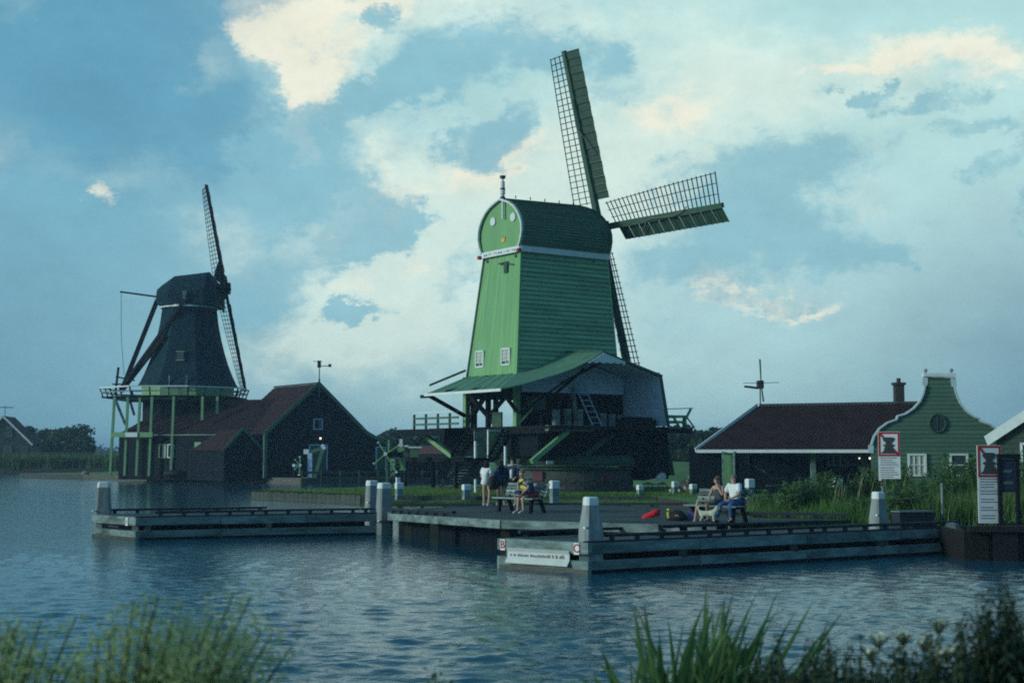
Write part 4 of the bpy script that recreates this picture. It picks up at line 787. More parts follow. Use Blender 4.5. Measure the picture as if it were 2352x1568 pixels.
mb = MB(); mb.beam((apx, -.1, apz + .1), (apx, L_, apz + .1), .22, .12); obj('ridge', mb, Mt['red_tile'], BB)
mb = MB(); mb.beam((apx, -.25, apz - 1.3), (apx, -.25, apz + .5), .14, .14); mb.tube([(apx, -.25, apz + .4), (apx, -.25, apz + 2.3)], .06, 6); fv = obj('finial', mb, Mt['gable_green'], BB)
mb = MB(); mb.beam((apx - .7, -.25, apz + 2.2), (apx + .3, -.25, apz + 2.25), .06, .05); mb.beam((apx - .15, -.25, apz + 1.75), (apx + 1.2, -.25, apz + 1.8), .05, .08); mb.box((apx + 1.0, -.28, apz + 1.7), (apx + 1.3, -.22, apz + 2.0)); mb.box((apx - .2, -.3, apz + 1.6), (apx + .15, -.2, apz + 2.3)); obj('weather_vane', mb, Mt['iron'], BB).parent = fv
def window(parent, x, z, w, h, y=-.07, fm='pale_blue', pm='glass', nx=1, ny=1):
    P = lambda a, zz, o=0: (a, y + o, zz)
    mb = MB()
    for a, b in ((-1, -1), (1, 1)):
        mb.beam(P(x + a * w / 2, z - h / 2 - .05), P(x + a * w / 2, z + h / 2 + .05), .1, .09); mb.beam(P(x - w / 2, z + a * h / 2), P(x + w / 2, z + a * h / 2), .09, .09)
    for i in range(1, nx): mb.beam(P(x - w / 2 + w * i / nx, z - h / 2), P(x - w / 2 + w * i / nx, z + h / 2), .045, .045)
    for i in range(1, ny): mb.beam(P(x - w / 2, z - h / 2 + h * i / ny), P(x + w / 2, z - h / 2 + h * i / ny), .045, .045)
    W = obj('window', mb, Mt[fm], parent)
    for i in range(nx):
        for j in range(ny):
            p = MB(); p.box(P(x - w / 2 + w * i / nx + .02, z - h / 2 + h * j / ny + .02, .03), Vector(P(x - w / 2 + w * (i + 1) / nx - .02, z - h / 2 + h * (j + 1) / ny - .02, .03)) + Vector((0, .02, 0))); o = obj('pane', p, Mt[pm], parent); o.parent = W
    return W
window(BB, 5.55, 5.75, .9, 1.0)
def door(parent, x, z0, w, h, m='dark_green', fm='pale_blue', y=-.08):
    mb = MB(); mb.box((x - w / 2, y, z0), (x + w / 2, y + .05, z0 + h)); D = obj('door', mb, Mt[m], parent); mb = MB()
    for s in (-1, 1): mb.beam((x + s * w / 2, y - .02, z0), (x + s * w / 2, y - .02, z0 + h), .1, .12)
    mb.beam((x - w / 2, y - .02, z0 + h), (x + w / 2, y - .02, z0 + h), .1, .12); obj('door_frame', mb, Mt[fm], parent).parent = D; return D
door(BB, 5.6, 1.2, 1.9, 2.5); door(BB, 12.6, 1.2, 1.05, 2.3); window(BB, 9.2, 3.0, .4, .5, fm='dark_green')
mb = MB(); mb.ball((5.75, -.25, 4.35), .11); obj('lamp', mb, Mt['lamp_glass'], BB)
mb = MB(); mb.beam((-.12, -.2, .5), (-.12, -.2, ez + .1), .3, .3); obj('corner_post', mb, Mt['gable_green'], BB)
# long low wing below the smock mill
BW = thing('barn_wing', 'long black barn wing with low brown tiled roof under the windmill gallery', 'barn', (-40.6, 147.4, G), R_(-23), base=(0, 0, G)); WL = 17.2
mb = MB(); mb.box((.05, .05, .2), (WL - .1, 9, 4.7)); obj('wing_body', mb, Mt['tarred'], BW)
for i in range(44): x0 = i * WL / 44; mb = MB(); j = random.uniform(0, .02); mb.box((x0, -.03 - j, .2), (x0 + WL / 44 - .012, .03, 4.7)); obj('wall_board', mb, Mt['tarred'], BW)
roof_sheet('roof', (3.6, 5.0, 8.4), (WL + 1.5, 5.0, 8.4), (-.2, -.2, 4.75), (WL, -.2, 4.75), Mt['red_tile'], BW, nx=60, ny=16)
mb = MB(); mb.prism([(-.2, -.2, 4.7), (3.6, 5.0, 8.35), (-.2, 9.2, 4.7)], (0, 0, -.1)); obj('hip_roof', mb, Mt['red_tile'], BW)
mb = MB(); mb.beam((-.2, -.25, 4.72), (WL, -.25, 4.72), .08, .12); obj('eave_board', mb, Mt['grey_wood'], BW)
window(BW, 5.5, 3.1, .8, 1.3, fm='light_green', pm='curtain'); window(BW, 6.5, 3.1, .7, 1.3, fm='white_paint')
mb = MB(); mb.box((9.4, -.1, 2.2), (10.2, -.06, 4.0)); obj('shutter', mb, Mt['light_green'], BW)
# front shed
BS = thing('shed', 'small black shed with brown tiled roof and green barge boards in front of the barn', 'shed', (-27.6, 136.9, G), BA, base=(0, 0, G)); sl = 9.6
mb = MB(); mb.prism([(.1, .05, .2), (3.6, .05, .2), (3.6, .05, 3.25), (1.85, .05, 5.05), (.1, .05, 3.25)], (0, sl, 0)); obj('shed_body', mb, Mt['tarred'], BS)
for i in range(12):
    x0, x1 = i * .308, (i + 1) * .308 - .012; zt = lambda x: 5.1 - abs(x - 1.85) * 1.0; mb = MB(); mb.prism([(x0, -.02, .2), (x1, -.02, .2), (x1, -.02, zt(x1)), (x0, -.02, zt(x0))], (0, .05, 0)); obj('wall_board', mb, Mt['tarred'], BS)
for i in range(27): y0 = i * sl / 27; mb = MB(); mb.box((-.03, y0, .2), (.06, y0 + sl / 27 - .012, 3.3)); obj('wall_board', mb, Mt['tarred'], BS)
roof_sheet('roof', (1.85, -.15, 5.2), (1.85, sl, 5.2), (-.25, -.15, 3.1), (-.25, sl, 3.1), Mt['red_tile'], BS, nx=34, ny=10); roof_sheet('roof', (1.85, -.15, 5.2), (1.85, sl, 5.2), (3.95, -.15, 3.1), (3.95, sl, 3.1), Mt['red_tile'], BS, nx=34, ny=10)
for yy in (-.2, sl):
    for s in (-1, 1): mb = MB(); mb.beam((1.85 + s * 2.15, yy, 3.05), (1.85 + s * .03, yy, 5.24), .07, .26); obj('barge_board', mb, Mt['gable_green'], BS)
# small boulder-like heaps and tyre on the grass edge
for nm, lab, px, py, D, r in (('tyre', 'old dark tyre lying on the grass edge before the barn wing', 403, 1078, 144.5, .9), ('boulder', 'pale stone on the grass edge near the corner of the barn wing', 196, 1078, 157, .45)):
    p = at(px, py, D); t_ = thing(nm, lab, nm, (p.x, p.y, G)); mb = MB()
    if nm == 'tyre':
        mb.tube([(math.cos(a) * r, math.sin(a) * r * .6, .35 ) for a in np.linspace(0, 6.283, 17)], .33, 8); obj('tread', mb, Mt['black_cloth'], t_, smooth=True); mb = MB(); mb.tube([(0, 0, .15), (0, 0, .5)], .5, 12); obj('rim', mb, Mt['iron'], t_)
    else: mb.ball((0, 0, .15), (r, r * .7, r * .7), 8, 5); obj('boulder', mb, Mt['stone'], t_)

# dark timber wall on the far side of the channel, behind the mill gallery
p, q = at(908, 1040, 139.5), at(1120, 1040, 144); tw_ = thing('timber_wall', 'long dark timber wall across the channel, behind the stairs of the green mill', 'wall', (p.x, p.y, 0), 0, base=(p.x, p.y, 0)); d = (q - p); n = 26
for i in range(n): a, b = p + d * (i / n), p + d * ((i + .96) / n); mb = MB(); mb.beam((a.x, a.y, 1.2), (b.x, b.y, 1.2), .1, 2.1 + random.uniform(-.04, .04)); obj('plank', mb, Mt['tarred'], tw_)
mb = MB(); mb.beam((p.x, p.y, 2.32), (q.x, q.y, 2.32), .25, .12); obj('coping', mb, Mt['dark_wood'], tw_)
# ================================================================ FAR HOUSES
def house(name, label, x, y, w, dpt, ez_, rz_, wallm, roofm, rot=0, cat='house', barge='white_paint', wins=(), base=G):
    e = thing(name, label, cat, (x, y, base), rot, base=(0, 0, base)); mb = MB(); mb.prism([(-w / 2, 0, base - .1), (w / 2, 0, base - .1), (w / 2, 0, ez_), (0, 0, rz_), (-w / 2, 0, ez_)], (0, dpt, 0)); obj('wall', mb, Mt[wallm], e)
    for s in (-1, 1): mb = MB(); mb.prism([(0, -.2, rz_ + .05), (0, dpt + .2, rz_ + .05), (s * (w / 2 + .3), dpt + .2, ez_ - .2), (s * (w / 2 + .3), -.2, ez_ - .2)], (0, 0, .14)); obj('roof', mb, Mt[roofm], e)
    for s in (-1, 1): mb = MB(); mb.beam((s * .03, -.25, rz_ + .08), (s * (w / 2 + .35), -.25, ez_ - .2), .08, .3); obj('barge_board', mb, Mt[barge], e)
    for wx, wz, ww, wh in wins: window(e, wx, wz, ww, wh, y=-.06, fm='grey_wood', nx=2, ny=2)
    return e
p = at(5, 1040, 232); FH = house('gabled_house', 'dark gabled house with white barge boards standing in the reeds across the water', p.x, p.y, 8.8, 9, 4.4, 8.75, 'dark_siding', 'red_tile', R_(8), wins=((1.0, 6.3, .8, 1.5), (.9, 3.2, 1.0, 1.5), (3.4, 3.2, 1.0, 1.5)))
mb = MB(); mb.beam((.3, -.2, 8.7), (.3, -.2, 10.6), .09, .09); mb.beam((-.8, -.2, 10.3), (1.6, -.2, 10.3), .07, .12); obj('weather_vane', mb, Mt['iron'], FH)
p = at(1012, 1040, 205); house('far_house', 'far dark-roofed house seen under the balcony brace of the green mill', p.x, p.y, 5.2, 8, 3.2, 5.5, 'dark_siding', 'thatch', R_(14), barge='dark_green')
p = at(1000, 1040, 192); e = thing('low_house', 'far low house with faded red roof under the balcony of the green mill', 'house', (p.x, p.y, G), 0, base=(0, 0, G)); mb = MB(); mb.box((-2.6, 0, G), (4, 4, 2.8)); obj('wall', mb, Mt['dark_siding'], e); roof_sheet('roof', (-2.2, 2.2, 3.9), (4, 2.2, 3.9), (-2.9, -.3, 2.75), (4.2, -.3, 2.75), mat('faded_tile', (.13, .055, .055), .85, .2, 2), e, nx=20, ny=6)

# ================================================================ TILED SHED AND CLOCK GABLE HOUSE
TS = thing('open_shed', 'open timber shed with long dark red tiled roof and white eaves behind the tall weeds', 'shed', (10.0, 78.0, G), 0, base=(0, 0, G))
eL, eR, rL_, rR_ = Vector((9.95, 76.6, 3.05)), Vector((21.6, 74.6, 3.05)), Vector((14.0, 80.6, 5.55)), Vector((23.6, 78.6, 5.65)); off = Vector((10.0, 78.0, 0))
roof_sheet('roof', rL_ - off, rR_ - off, eL - off, eR - off, Mt['red_tile'], TS, nx=50, ny=18, amp=.03)
mb = MB(); mb.prism([eL - off, rL_ - off, Vector((13.6, 84.4, 3.05)) - off], (0, 0, -.08)); obj('hip_roof', mb, Mt['red_tile'], TS)
def ts(name, p, q, w, h, m): mb = MB(); mb.beam(Vector(p) - off, Vector(q) - off, w, h); return obj(name, mb, Mt[m], TS)
ts('eave_board', eL + Vector((-.05, -.08, -.05)), eR + Vector((0, -.08, -.05)), .05, .17, 'white_paint'); ts('verge_board', eL + Vector((-.1, 0, 0)), rL_ + Vector((-.1, 0, .05)), .06, .22, 'white_paint'); ts('ridge', rL_ + Vector((0, 0, .06)), rR_ + Vector((0, 0, .06)), .3, .12, 'brick')
for px, D, w_, m in ((1672, 76.5, .55, 'light_green'), (1727, 78, .2, 'dark_wood'), (1815, 77.5, .2, 'dark_wood'), (1867, 76.5, .26, 'grey_wood'), (1905, 79, .18, 'dark_wood'), (1985, 75.5, .22, 'dark_wood')):
    p = at(px, 1040, D); mb = MB(); mb.box((p.x - w_ / 2 - off.x, p.y - .1 - off.y, G), (p.x + w_ / 2 - off.x, p.y + .1 - off.y, 3.0)); obj('post', mb, Mt[m], TS)
p = at(1672, 1040, 76.3)
for s in (-.3, .3): mb = MB(); mb.box((p.x + s - .04 - off.x, p.y - .2 - off.y, G), (p.x + s + .04 - off.x, p.y - .1 - off.y, 3.0)); obj('post_edge', mb, Mt['grey_wood'], TS)
mb = MB(); mb.box((.5, 6.4, G), (13, 6.55, 3.2)); mb.box((11.3, -2.6, G), (11.45, 6, 3.2)); obj('back_wall', mb, Mt['tarred'], TS)
cv = [(9.95, 3.0), (10.05, 2.5), (10.35, 2.1), (10.75, 1.85), (11.3, 1.6), (11.75, 1.1), (11.8, .5), (12.2, .5), (12.2, 3.0)]
mb = MB(); mb.prism([(x - off.x, -1.2, z) for x, z in cv], (0, .12, 0)); obj('curved_side', mb, Mt['tarred'], TS)
for i, (px, py, px2, py2) in enumerate(((1695, 1050, 1760, 1085), (1900, 1068, 1985, 1068), (1770, 1098, 1865, 1098), (1925, 1042, 1950, 1065), (1760, 1115, 1870, 1112))): ts('inner_rail', at(px, py, 78.5), at(px2, py2, 78.5), .08, .08, 'grey_wood')
for px in (1903, 1915, 1930): ts('inner_rail', at(px, 1042, 78.5), at(px, 1068, 78.5), .06, .06, 'grey_wood')
mb = MB(); mb.box((9.9, -1.8, G), (11.3, -1.7, 2.5)); obj('side_boarding', mb, Mt['dark_siding'], TS)
c = at(2065, 925, 80); mb = MB(); mb.box((c.x - off.x - .25, c.y - off.y - .25, 4.6), (c.x - off.x + .25, c.y - off.y + .25, 6.75)); CH = obj('chimney', mb, Mt['chimney_brick'], TS)
mb = MB(); mb.box((c.x - off.x - .33, c.y - off.y - .32, 6.7), (c.x - off.x + .33, c.y - off.y + .32, 6.85)); mb.tube([(c.x - off.x, c.y - off.y, 6.85), (c.x - off.x, c.y - off.y, 7.1)], .12, 8); obj('chimney_cap', mb, Mt['chimney_brick'], TS).parent = CH
mb = MB(); mb.prism([(c.x - off.x - .5, c.y - off.y - .7, 4.7), (c.x - off.x + .5, c.y - off.y - .7, 4.7), (c.x - off.x + .32, c.y - off.y - .3, 5.6), (c.x - off.x - .32, c.y - off.y - .3, 5.6)], (0, .5, 0)); obj('chimney_foot', mb, Mt['chimney_brick'], TS).parent = CH
for px in (2024, 2032): mb = MB(); q = at(px - 32 * (px > 2030) - 26, 1052, 76); mb.ball((q.x - off.x, q.y - off.y, q.z), .06 if px < 2030 else .045); obj('lamp', mb, Mt['lamp_glass'], TS)
# little turning vane mill on the ridge
q = at(1746, 884, 80.6) - off; mb = MB(); mb.beam((q.x, q.y, 5.5), (q.x, q.y, q.z), .07, .07); vm = obj('vane_mill', mb, Mt['grey_wood'], TS)
mb = MB(); mb.box((q.x - .16, q.y - .3, q.z - .2), (q.x + .16, q.y + .3, q.z + .25)); mb.prism([(q.x - .9, q.y, q.z - .02), (q.x - .45, q.y, q.z - .06), (q.x - .1, q.y, q.z - .12), (q.x - .1, q.y, q.z - .24), (q.x - .9, q.y, q.z - .14)], (0, .03, 0)); obj('vane_body', mb, Mt['iron'], TS).parent = vm
for dx, dz in ((-.05, 1.35), (1.02, .03), (-1.0, 0), (.12, -1.05)): mb = MB(); mb.beam((q.x, q.y - .32, q.z + .1), (q.x + dx, q.y - .32, q.z + .1 + dz), .06, .03, w2=.09); obj('vane_blade', mb, Mt['iron'], TS).parent = vm

# house with the bell shaped gable
HX, HY = 18.2, 72.0
GH = thing('bell_gable_house', 'green clapboard house with white-edged bell gable and round window', 'house', (HX, HY, G), R_(-4), base=(0, 0, G))
def gp_(px, py): p = at(px, py, HY); return (p.x - HX, p.z)
half = [(2000, 1040), (2001, 1022), (2007, 1002), (2020, 983), (2038, 970), (2058, 963), (2060, 955), (2078, 950), (2096, 938), (2110, 922), (2118, 905), (2122, 885), (2123, 866)]
right = [(2185, 868), (2188, 888), (2193, 908), (2202, 928), (2216, 946), (2234, 958), (2244, 961), (2246, 968), (2268, 975), (2290, 992), (2300, 1015), (2303, 1040)]
out = [gp_(*q) for q in half + right]
def span(z):
    xs = [];
    for (x0, z0), (x1, z1) in zip(out, out[1:]):
        if (z0 - z) * (z1 - z) <= 0 and z0 != z1: xs.append(x0 + (x1 - x0) * (z - z0) / (z1 - z0))
    return (min(xs), max(xs)) if len(xs) > 1 else None
mb = MB(); mb.prism([(x, .02, z) for x, z in [(out[0][0], G)] + out + [(out[-1][0], G)]], (1.75, 8, 0)); obj('house_body', mb, Mt['gable_green'], GH)
z = G; nbd_ = 0
while z < out[12][1] - .05:
    h_ = .21; z2 = min(z + h_, out[12][1] - .02); s0 = span(max(z, out[0][1] + .01)); s1 = span(max(z2 - .01, out[0][1] + .02)) or s0
    if s0 and s1: mb = MB(); mb.prism([(s0[0] + .04, -.045, z), (s0[1] - .04, -.045, z), (s1[1] - .04, -.012, z2), (s1[0] + .04, -.012, z2)], (0, .03, 0)); obj('clapboard', mb, Mt['gable_green'], GH)
    z = z2
for seq in (half, right):
    mb = MB(); pts = [gp_(*q) for q in seq]
    for a, b in zip(pts, pts[1:]): mb.beam((a[0], -.02, a[1]), (b[0], -.02, b[1]), .26, .085)
    obj('gable_trim', mb, Mt['shaded_white'], GH)
a, b = gp_(2118, 863), gp_(2190, 865); mb = MB(); mb.box((a[0], -.2, a[1] - .05), (b[0], .35, a[1] + .12)); CP = obj('gable_cap', mb, Mt['white_paint'], GH)
mb = MB()
for px in (2124, 2182): q = gp_(px, 860); mb.beam((q[0], 0, q[1] - .1), (q[0], 0, q[1] + .28), .06, .06); mb.ball((q[0], 0, q[1] + .2), .1, 8, 5)
obj('gable_knob', mb, Mt['grey_wood'], GH).parent = CP
q = gp_(2150, 972); mb = MB(); mb.tube([(q[0] + .40 * math.cos(t), -.1, q[1] + .45 * math.sin(t)) for t in np.linspace(0, 6.283, 25)], .05, 6); rw = obj('round_window', mb, Mt['dark_green'], GH)
mb = MB(); mb.loft([[(q[0] + .4 * math.cos(t), y_, q[1] + .44 * math.sin(t)) for t in np.linspace(0, 6.283, 24, endpoint=False)] for y_ in (-.06, -.09)]); mb2 = MB(); mb2.beam((q[0] - .4, -.11, q[1]), (q[0] + .4, -.11, q[1]), .03, .03); mb2.beam((q[0], -.11, q[1] - .4), (q[0], -.11, q[1] + .4), .03, .03)
obj('pane', mb, Mt['glass'], GH).parent = rw; obj('glazing_bar', mb2, Mt['dark_green'], GH).parent = rw
for px, pm in ((2104, 'curtain'), (2198, 'glass')): q = gp_(px, 1065); window(GH, q[0], q[1] - .05, .82, 1.05, y=-.1, fm='white_paint', pm=pm, nx=3 if pm == 'curtain' else 1, ny=2)
# neighbour house with plain white barge board
p = at(2288, 1040, 62); RH = thing('clapboard_house', 'dark green clapboard house with broad white barge board cut off by the photo edge', 'house', (p.x, p.y, G), R_(-24), base=(0, 0, G))
mb = MB(); mb.prism([(0, .05, G), (9, .05, G), (9, .05, 3.6), (4.5, .05, 6.6), (0, .05, 3.6)], (0, 8, 0)); obj('house_body', mb, Mt['dark_siding'], RH)
for i in range(26):
    z0 = G + i * .235; z1 = z0 + .235; xa = 0 if z0 < 3.6 else (z0 - 3.6) * 1.5; xb = 9 - xa
    if xb - xa > .3: mb = MB(); mb.prism([(xa, -.04, z0), (xb, -.04, z0), (xb, 0, z1), (xa, 0, z1)], (0, .04, 0)); obj('clapboard', mb, Mt['dark_siding'], RH)
mb = MB(); mb.prism([(-.45, -.35, 3.62), (4.5, -.35, 6.95), (4.5, -.35, 6.45), (-.3, -.35, 3.22)], (0, .06, 0)); obj('barge_board', mb, Mt['white_paint'], RH); mb = MB(); mb.prism([(9.45, -.35, 3.62), (4.5, -.35, 6.95), (4.5, -.35, 6.45), (9.3, -.35, 3.22)], (0, .06, 0)); obj('barge_board', mb, Mt['white_paint'], RH)
for s in (0, 1):
    mb = MB(); xs = -.45 if s == 0 else 9.45; mb.prism([(xs, -.3, 3.62), (xs, 8.3, 3.62), (4.5, 8.3, 6.95), (4.5, -.3, 6.95)], (0, 0, -.1)); obj('roof', mb, Mt['red_tile'], RH)
window(RH, 1.55, 2.55, 1.0, 1.5, y=-.08, fm='white_paint', nx=1, ny=1)
# ================================================================ LANDING STAGE
def pontoon(name, label, P, U, Wv, lu, zt, spacers, joints, core=True):
    """floating stage: P near corner, U unit direction of the long side, Wv vector of the short end"""
    P, U, Wv = Vector((*P, 0)), Vector((*U, 0)).normalized(), Vector((*Wv, 0)); e = thing(name, label, 'pontoon', P, 0, base=P); wn = Wv.normalized()
    def bm(nm, a, b, w, h, m, ch=.015): mb = MB(); mb.beam(a, b, w, h, ch=ch); return obj(nm, mb, m, e)
    z = lambda v, k: v + Vector((0, 0, k))
    js = [0] + joints + [lu]
    for a, b in zip(js, js[1:]):           # long side fenders, one beam after another
        for zc, h in ((zt - .16, .28), (.145, .32)): bm('fender_beam', z(P + U * (a + .012) + wn * .1, zc + random.uniform(-.006, .006)), z(P + U * (b - .012) + wn * .1, zc + random.uniform(-.006, .006)), .2, h, Mt['grey_wood'])
        bm('edge_strip', z(P + U * (a + .02) + wn * .07, zt), z(P + U * (b - .02) + wn * .07, zt), .15, .04, Mt['black_kerb'], .006)
        for zc, h in ((zt - .16, .28), (.145, .32)): bm('fender_beam', z(P + Wv + U * (a + .012), zc), z(P + Wv + U * (b - .012), zc), .2, h, Mt['grey_wood'])
    for zc, h in ((zt - .16, .28), (.12, .36)):
        bm('end_beam', z(P + U * .1 - wn * .02, zc), z(P + Wv + U * .1 + wn * .02, zc), .22, h, Mt['grey_wood']); bm('end_beam', z(P + U * (lu - .1) + wn * .25, zc), z(P + Wv + U * (lu - .1), zc), .2, h, Mt['grey_wood'])
    for a, b in zip(js, js[1:]): bm('waterline_strip', z(P + U * (a + .02) + wn * .094, .03), z(P + U * (b - .02) + wn * .094, .03), .2, .12, Mt['tarred'])  # dark strip along the waterline
    bm('waterline_strip', z(P + U * .094 - wn * .02, .03), z(P + Wv + U * .094, .03), .22, .14, Mt['wet_wood'])
    for sp in spacers: bm('spacer', z(P + U * sp + wn * .12, .3), z(P + U * sp + wn * .12, zt - .29), .22, .3, Mt['wet_wood'], 0)
    for f in (.08, .92): bm('spacer', z(P + Wv * f + U * .14, .25), z(P + Wv * f + U * .14, zt - .28), .22, .2, Mt['grey_wood'], 0)
    mb = MB(); A = [P + U * .35 + Wv * .14, P + U * (lu - .3) + Wv * .14, P + U * (lu - .3) + Wv * .9, P + U * .35 + Wv * .9]; mb.loft([[z(p, -.3) for p in A], [z(p, zt - .12) for p in A]]); obj('float', mb, Mt['tarred'], e)
    mb = MB(); n = int(lu / .155)
    for i in range(n):
        a = P + U * (.2 + (lu - .3) * i / n); b = P + U * (.2 + (lu - .3) * (i + .93) / n); dz = zt - .03 + random.uniform(-.004, .004); mb.prism([z(a + Wv * .05, dz), z(b + Wv * .05, dz), z(b + Wv * .96, dz), z(a + Wv * .96, dz)], (0, 0, -.04))
    obj('deck_planks', mb, Mt['deck'], e, kind='stuff')
    sh = None
    for off_, a0, a1 in ((.14, .7, lu - .1), (Wv.length - .12, .5, lu - 2.4)):
        k = wn * off_; x = a0
        while x < a1 - .3:
            l_ = min(3.6, a1 - x); bm('kerb_rail', z(P + U * x + k, zt + .135), z(P + U * (x + l_ - .05) + k, zt + .135), .13, .075, Mt['black_kerb'], .012); y = x + .2
            while y < x + l_: bm('kerb_block', z(P + U * y + k, zt + .0), z(P + U * y + k, zt + .1), .12, .1, Mt['black_kerb'], 0); y += .78
            x += l_
        y = a0 + .4
        while y < a1:
            if sh is None: mb = MB(); mb.ball((0, 0, 0), (.045, .045, .04), 8, 4); o = obj('stud', mb, Mt['metal_stud'], e); sh = o.data
            else: o = bpy.data.objects.new('stud', sh); COL.objects.link(o); o.parent = e
            o.location = z(U * y + k + (wn * .14 if off_ < 1 else -wn * .14), zt + .01); y += .78
    for f in (.16, .36, .56, .76):
        o = bpy.data.objects.new('stud', sh); COL.objects.link(o); o.parent = e; o.location = z(Wv * f + U * .33, zt + .01)
    return e, P, U, Wv, wn
def plate(parent, base, c, ux, w, h, letter, ink, nrm, name='letter_plate'):
    ux, nrm = Vector(ux).normalized(), Vector(nrm).normalized(); c = Vector(c); mb = MB(); u = Vector((0, 0, 1))
    mb.prism([c - ux * w / 2 - u * h / 2, c + ux * w / 2 - u * h / 2, c + ux * w / 2 + u * h / 2, c - ux * w / 2 + u * h / 2], nrm * .012); pl = obj(name, mb, Mt['sign_white'], parent)
    if letter:
        cu = bpy.data.curves.new('lettering', 'FONT'); cu.body = letter; cu.size = h * 1.02; cu.align_x = 'CENTER'; cu.align_y = 'CENTER'; cu.extrude = .002; cu.offset = .006; cu.materials.append(ink); tmp = bpy.data.objects.new('lettering', cu); COL.objects.link(tmp); bpy.context.view_layer.update(); me = bpy.data.meshes.new_from_object(tmp.evaluated_get(bpy.context.evaluated_depsgraph_get())); bpy.data.objects.remove(tmp); o = bpy.data.objects.new('lettering', me); COL.objects.link(o); o.parent = pl
        o.matrix_local = Matrix.Translation(c - Vector(ZB[parent.name]) + nrm * .0165) @ Matrix((ux, u, nrm)).transposed().to_4x4()
        o.scale = (.92, 1, 1)
    return pl
RP, P, U, Wv, wn = pontoon('pontoon', 'long weathered landing pontoon with the red letter plates B and C at its end', (1.8, 34.6), (11.1, 7.1), (-2.13, 1.8), 13.6, .76, [3.1, 6.9, 10.2, 12.9], [3.6, 7.3, 10.9])
en = Vector((-1.8, -2.13, 0)).normalized(); ex = -Vector((-2.13, 1.8, 0)).normalized(); P3 = P
f = lambda t, z: P3 + Wv * t + en * .03 + Vector((0, 0, z))
plate(RP, P, f(.945, .59), ex, .15, .27, 'B', Mt['sign_red'], en); plate(RP, P, f(.10, .59), ex, .16, .28, 'C', Mt['sign_red'], en)
# creased white notice board between the letters
mb = MB(); rows = []
for t in (.885, .175):
    c = P3 + Wv * t; rows.append([c + en * d_ + Vector((0, 0, z_)) for d_, z_ in ((.03, .53), (.09, .51), (.05, .44), (.05, .30), (.15, .17), (.14, .15), (.03, .29), (.02, .45))])
mb.loft(rows); NB = obj('notice_board', mb, mat('board_white', (.50, .55, .52), .6, .15, 3), RP)
mb = MB(); t = .85
while t > .22:
    w = random.uniform(.008, .03) * (1.3 if t < .4 else 1); h_ = .075 if t > .42 else .10; a, b = P3 + Wv * t + en * .053, P3 + Wv * (t - w) + en * .053
    mb.prism([a + Vector((0, 0, .325)), b + Vector((0, 0, .325)), b + Vector((0, 0, .325 + h_ * random.uniform(.55, 1))), a + Vector((0, 0, .325 + h_ * random.uniform(.55, 1)))], en * .003); t -= w + random.choice((.006, .006, .02))
obj('lettering', mb, Mt['sign_ink'], RP, kind='stuff').parent = NB
LP, P, U, Wv2, wn2 = pontoon('pontoon', 'farther landing pontoon with a lone pile and a small white plate at its mossy end', (-12.6, 47.9), (7.9, 3.3), (-2.1, 2.25), 8.55, .775, [.5, 4.6], [2.9, 5.9])
en2 = Vector((-2.25, -2.1, 0)).normalized(); ex2 = -Vector((-2.1, 2.25, 0)).normalized()
plate(LP, P, P + Wv2 * .17 + en2 * .03 + Vector((0, 0, .60)), ex2, .17, .27, 'A', Mt['aluminium'], en2)
mb = MB(); c = P + Wv2 * .45 + en2 * .06; mb.beam(c + ex2 * .35 + Vector((0, 0, .40)), c - ex2 * .35 + Vector((0, 0, .42)), .04, .05); mb.beam(c + ex2 * .35 + Vector((0, 0, .3)), c + ex2 * .35 + Vector((0, 0, .42)), .04, .04); mb.beam(c - ex2 * .35 + Vector((0, 0, .3)), c - ex2 * .35 + Vector((0, 0, .42)), .04, .04); obj('mooring_bracket', mb, Mt['iron'], LP)
# fixed stage between the pontoons
JT = thing('jetty', 'broad plank jetty with pale side beams and rows of studs, joining the two pontoons', 'jetty', (0, 45, 0), 0, base=(0, 45, 0))
JP = [(-4.25, 50.0, .80), (-.26, 40.7, 1.0), (3.9, 37.75, 1.03), (10.3, 43.75, .88), (7.4, 44.7, .89), (6.4, 51.5, .93), (-4.5, 53.2, .85)]
def jz(x, y):
    t = min(1, max(0, (-.26 - x) / 4.0)); return 1.02 - .21 * t - .14 * min(1, max(0, (x - 3.9) / 3.6))
def row_span(y):
    xs = []
    for (x0, y0, _), (x1, y1, _) in zip(JP, JP[1:] + JP[:1]):
        if (y0 - y) * (y1 - y) <= 0 and y0 != y1: xs.append(x0 + (x1 - x0) * (y - y0) / (y1 - y0))
    xs.sort(); return list(zip(xs[::2], xs[1::2]))
mb = MB(); y = 37.8
while y < 53.1:
    for (a, b), (c, d) in zip(row_span(y), row_span(y + .17)):
        n = max(1, int((b - a) / 2.5)); dz = random.uniform(-.004, .004)
        for i in range(n):
            p = [a + (b - a) * i / n, a + (b - a) * (i + 1) / n - .004, c + (d - c) * (i + 1) / n - .004, c + (d - c) * i / n]; yy = (y, y, y + .165, y + .165)
            mb.prism([(q, w_, jz(q, w_) + dz) for q, w_ in zip(p, yy)], (0, 0, -.05))
    y += .18
obj('deck_planks', mb, Mt['deck'], JT, kind='stuff')
def jb(nm, p, q, w, h, m, ch=.015): mb = MB(); mb.beam(p, q, w, h, ch=ch); return obj(nm, mb, Mt[m], JT)
A, B, C_, E_, F_, G_, H_ = [Vector(p) for p in JP]; dn = Vector((0, 0, -.12))
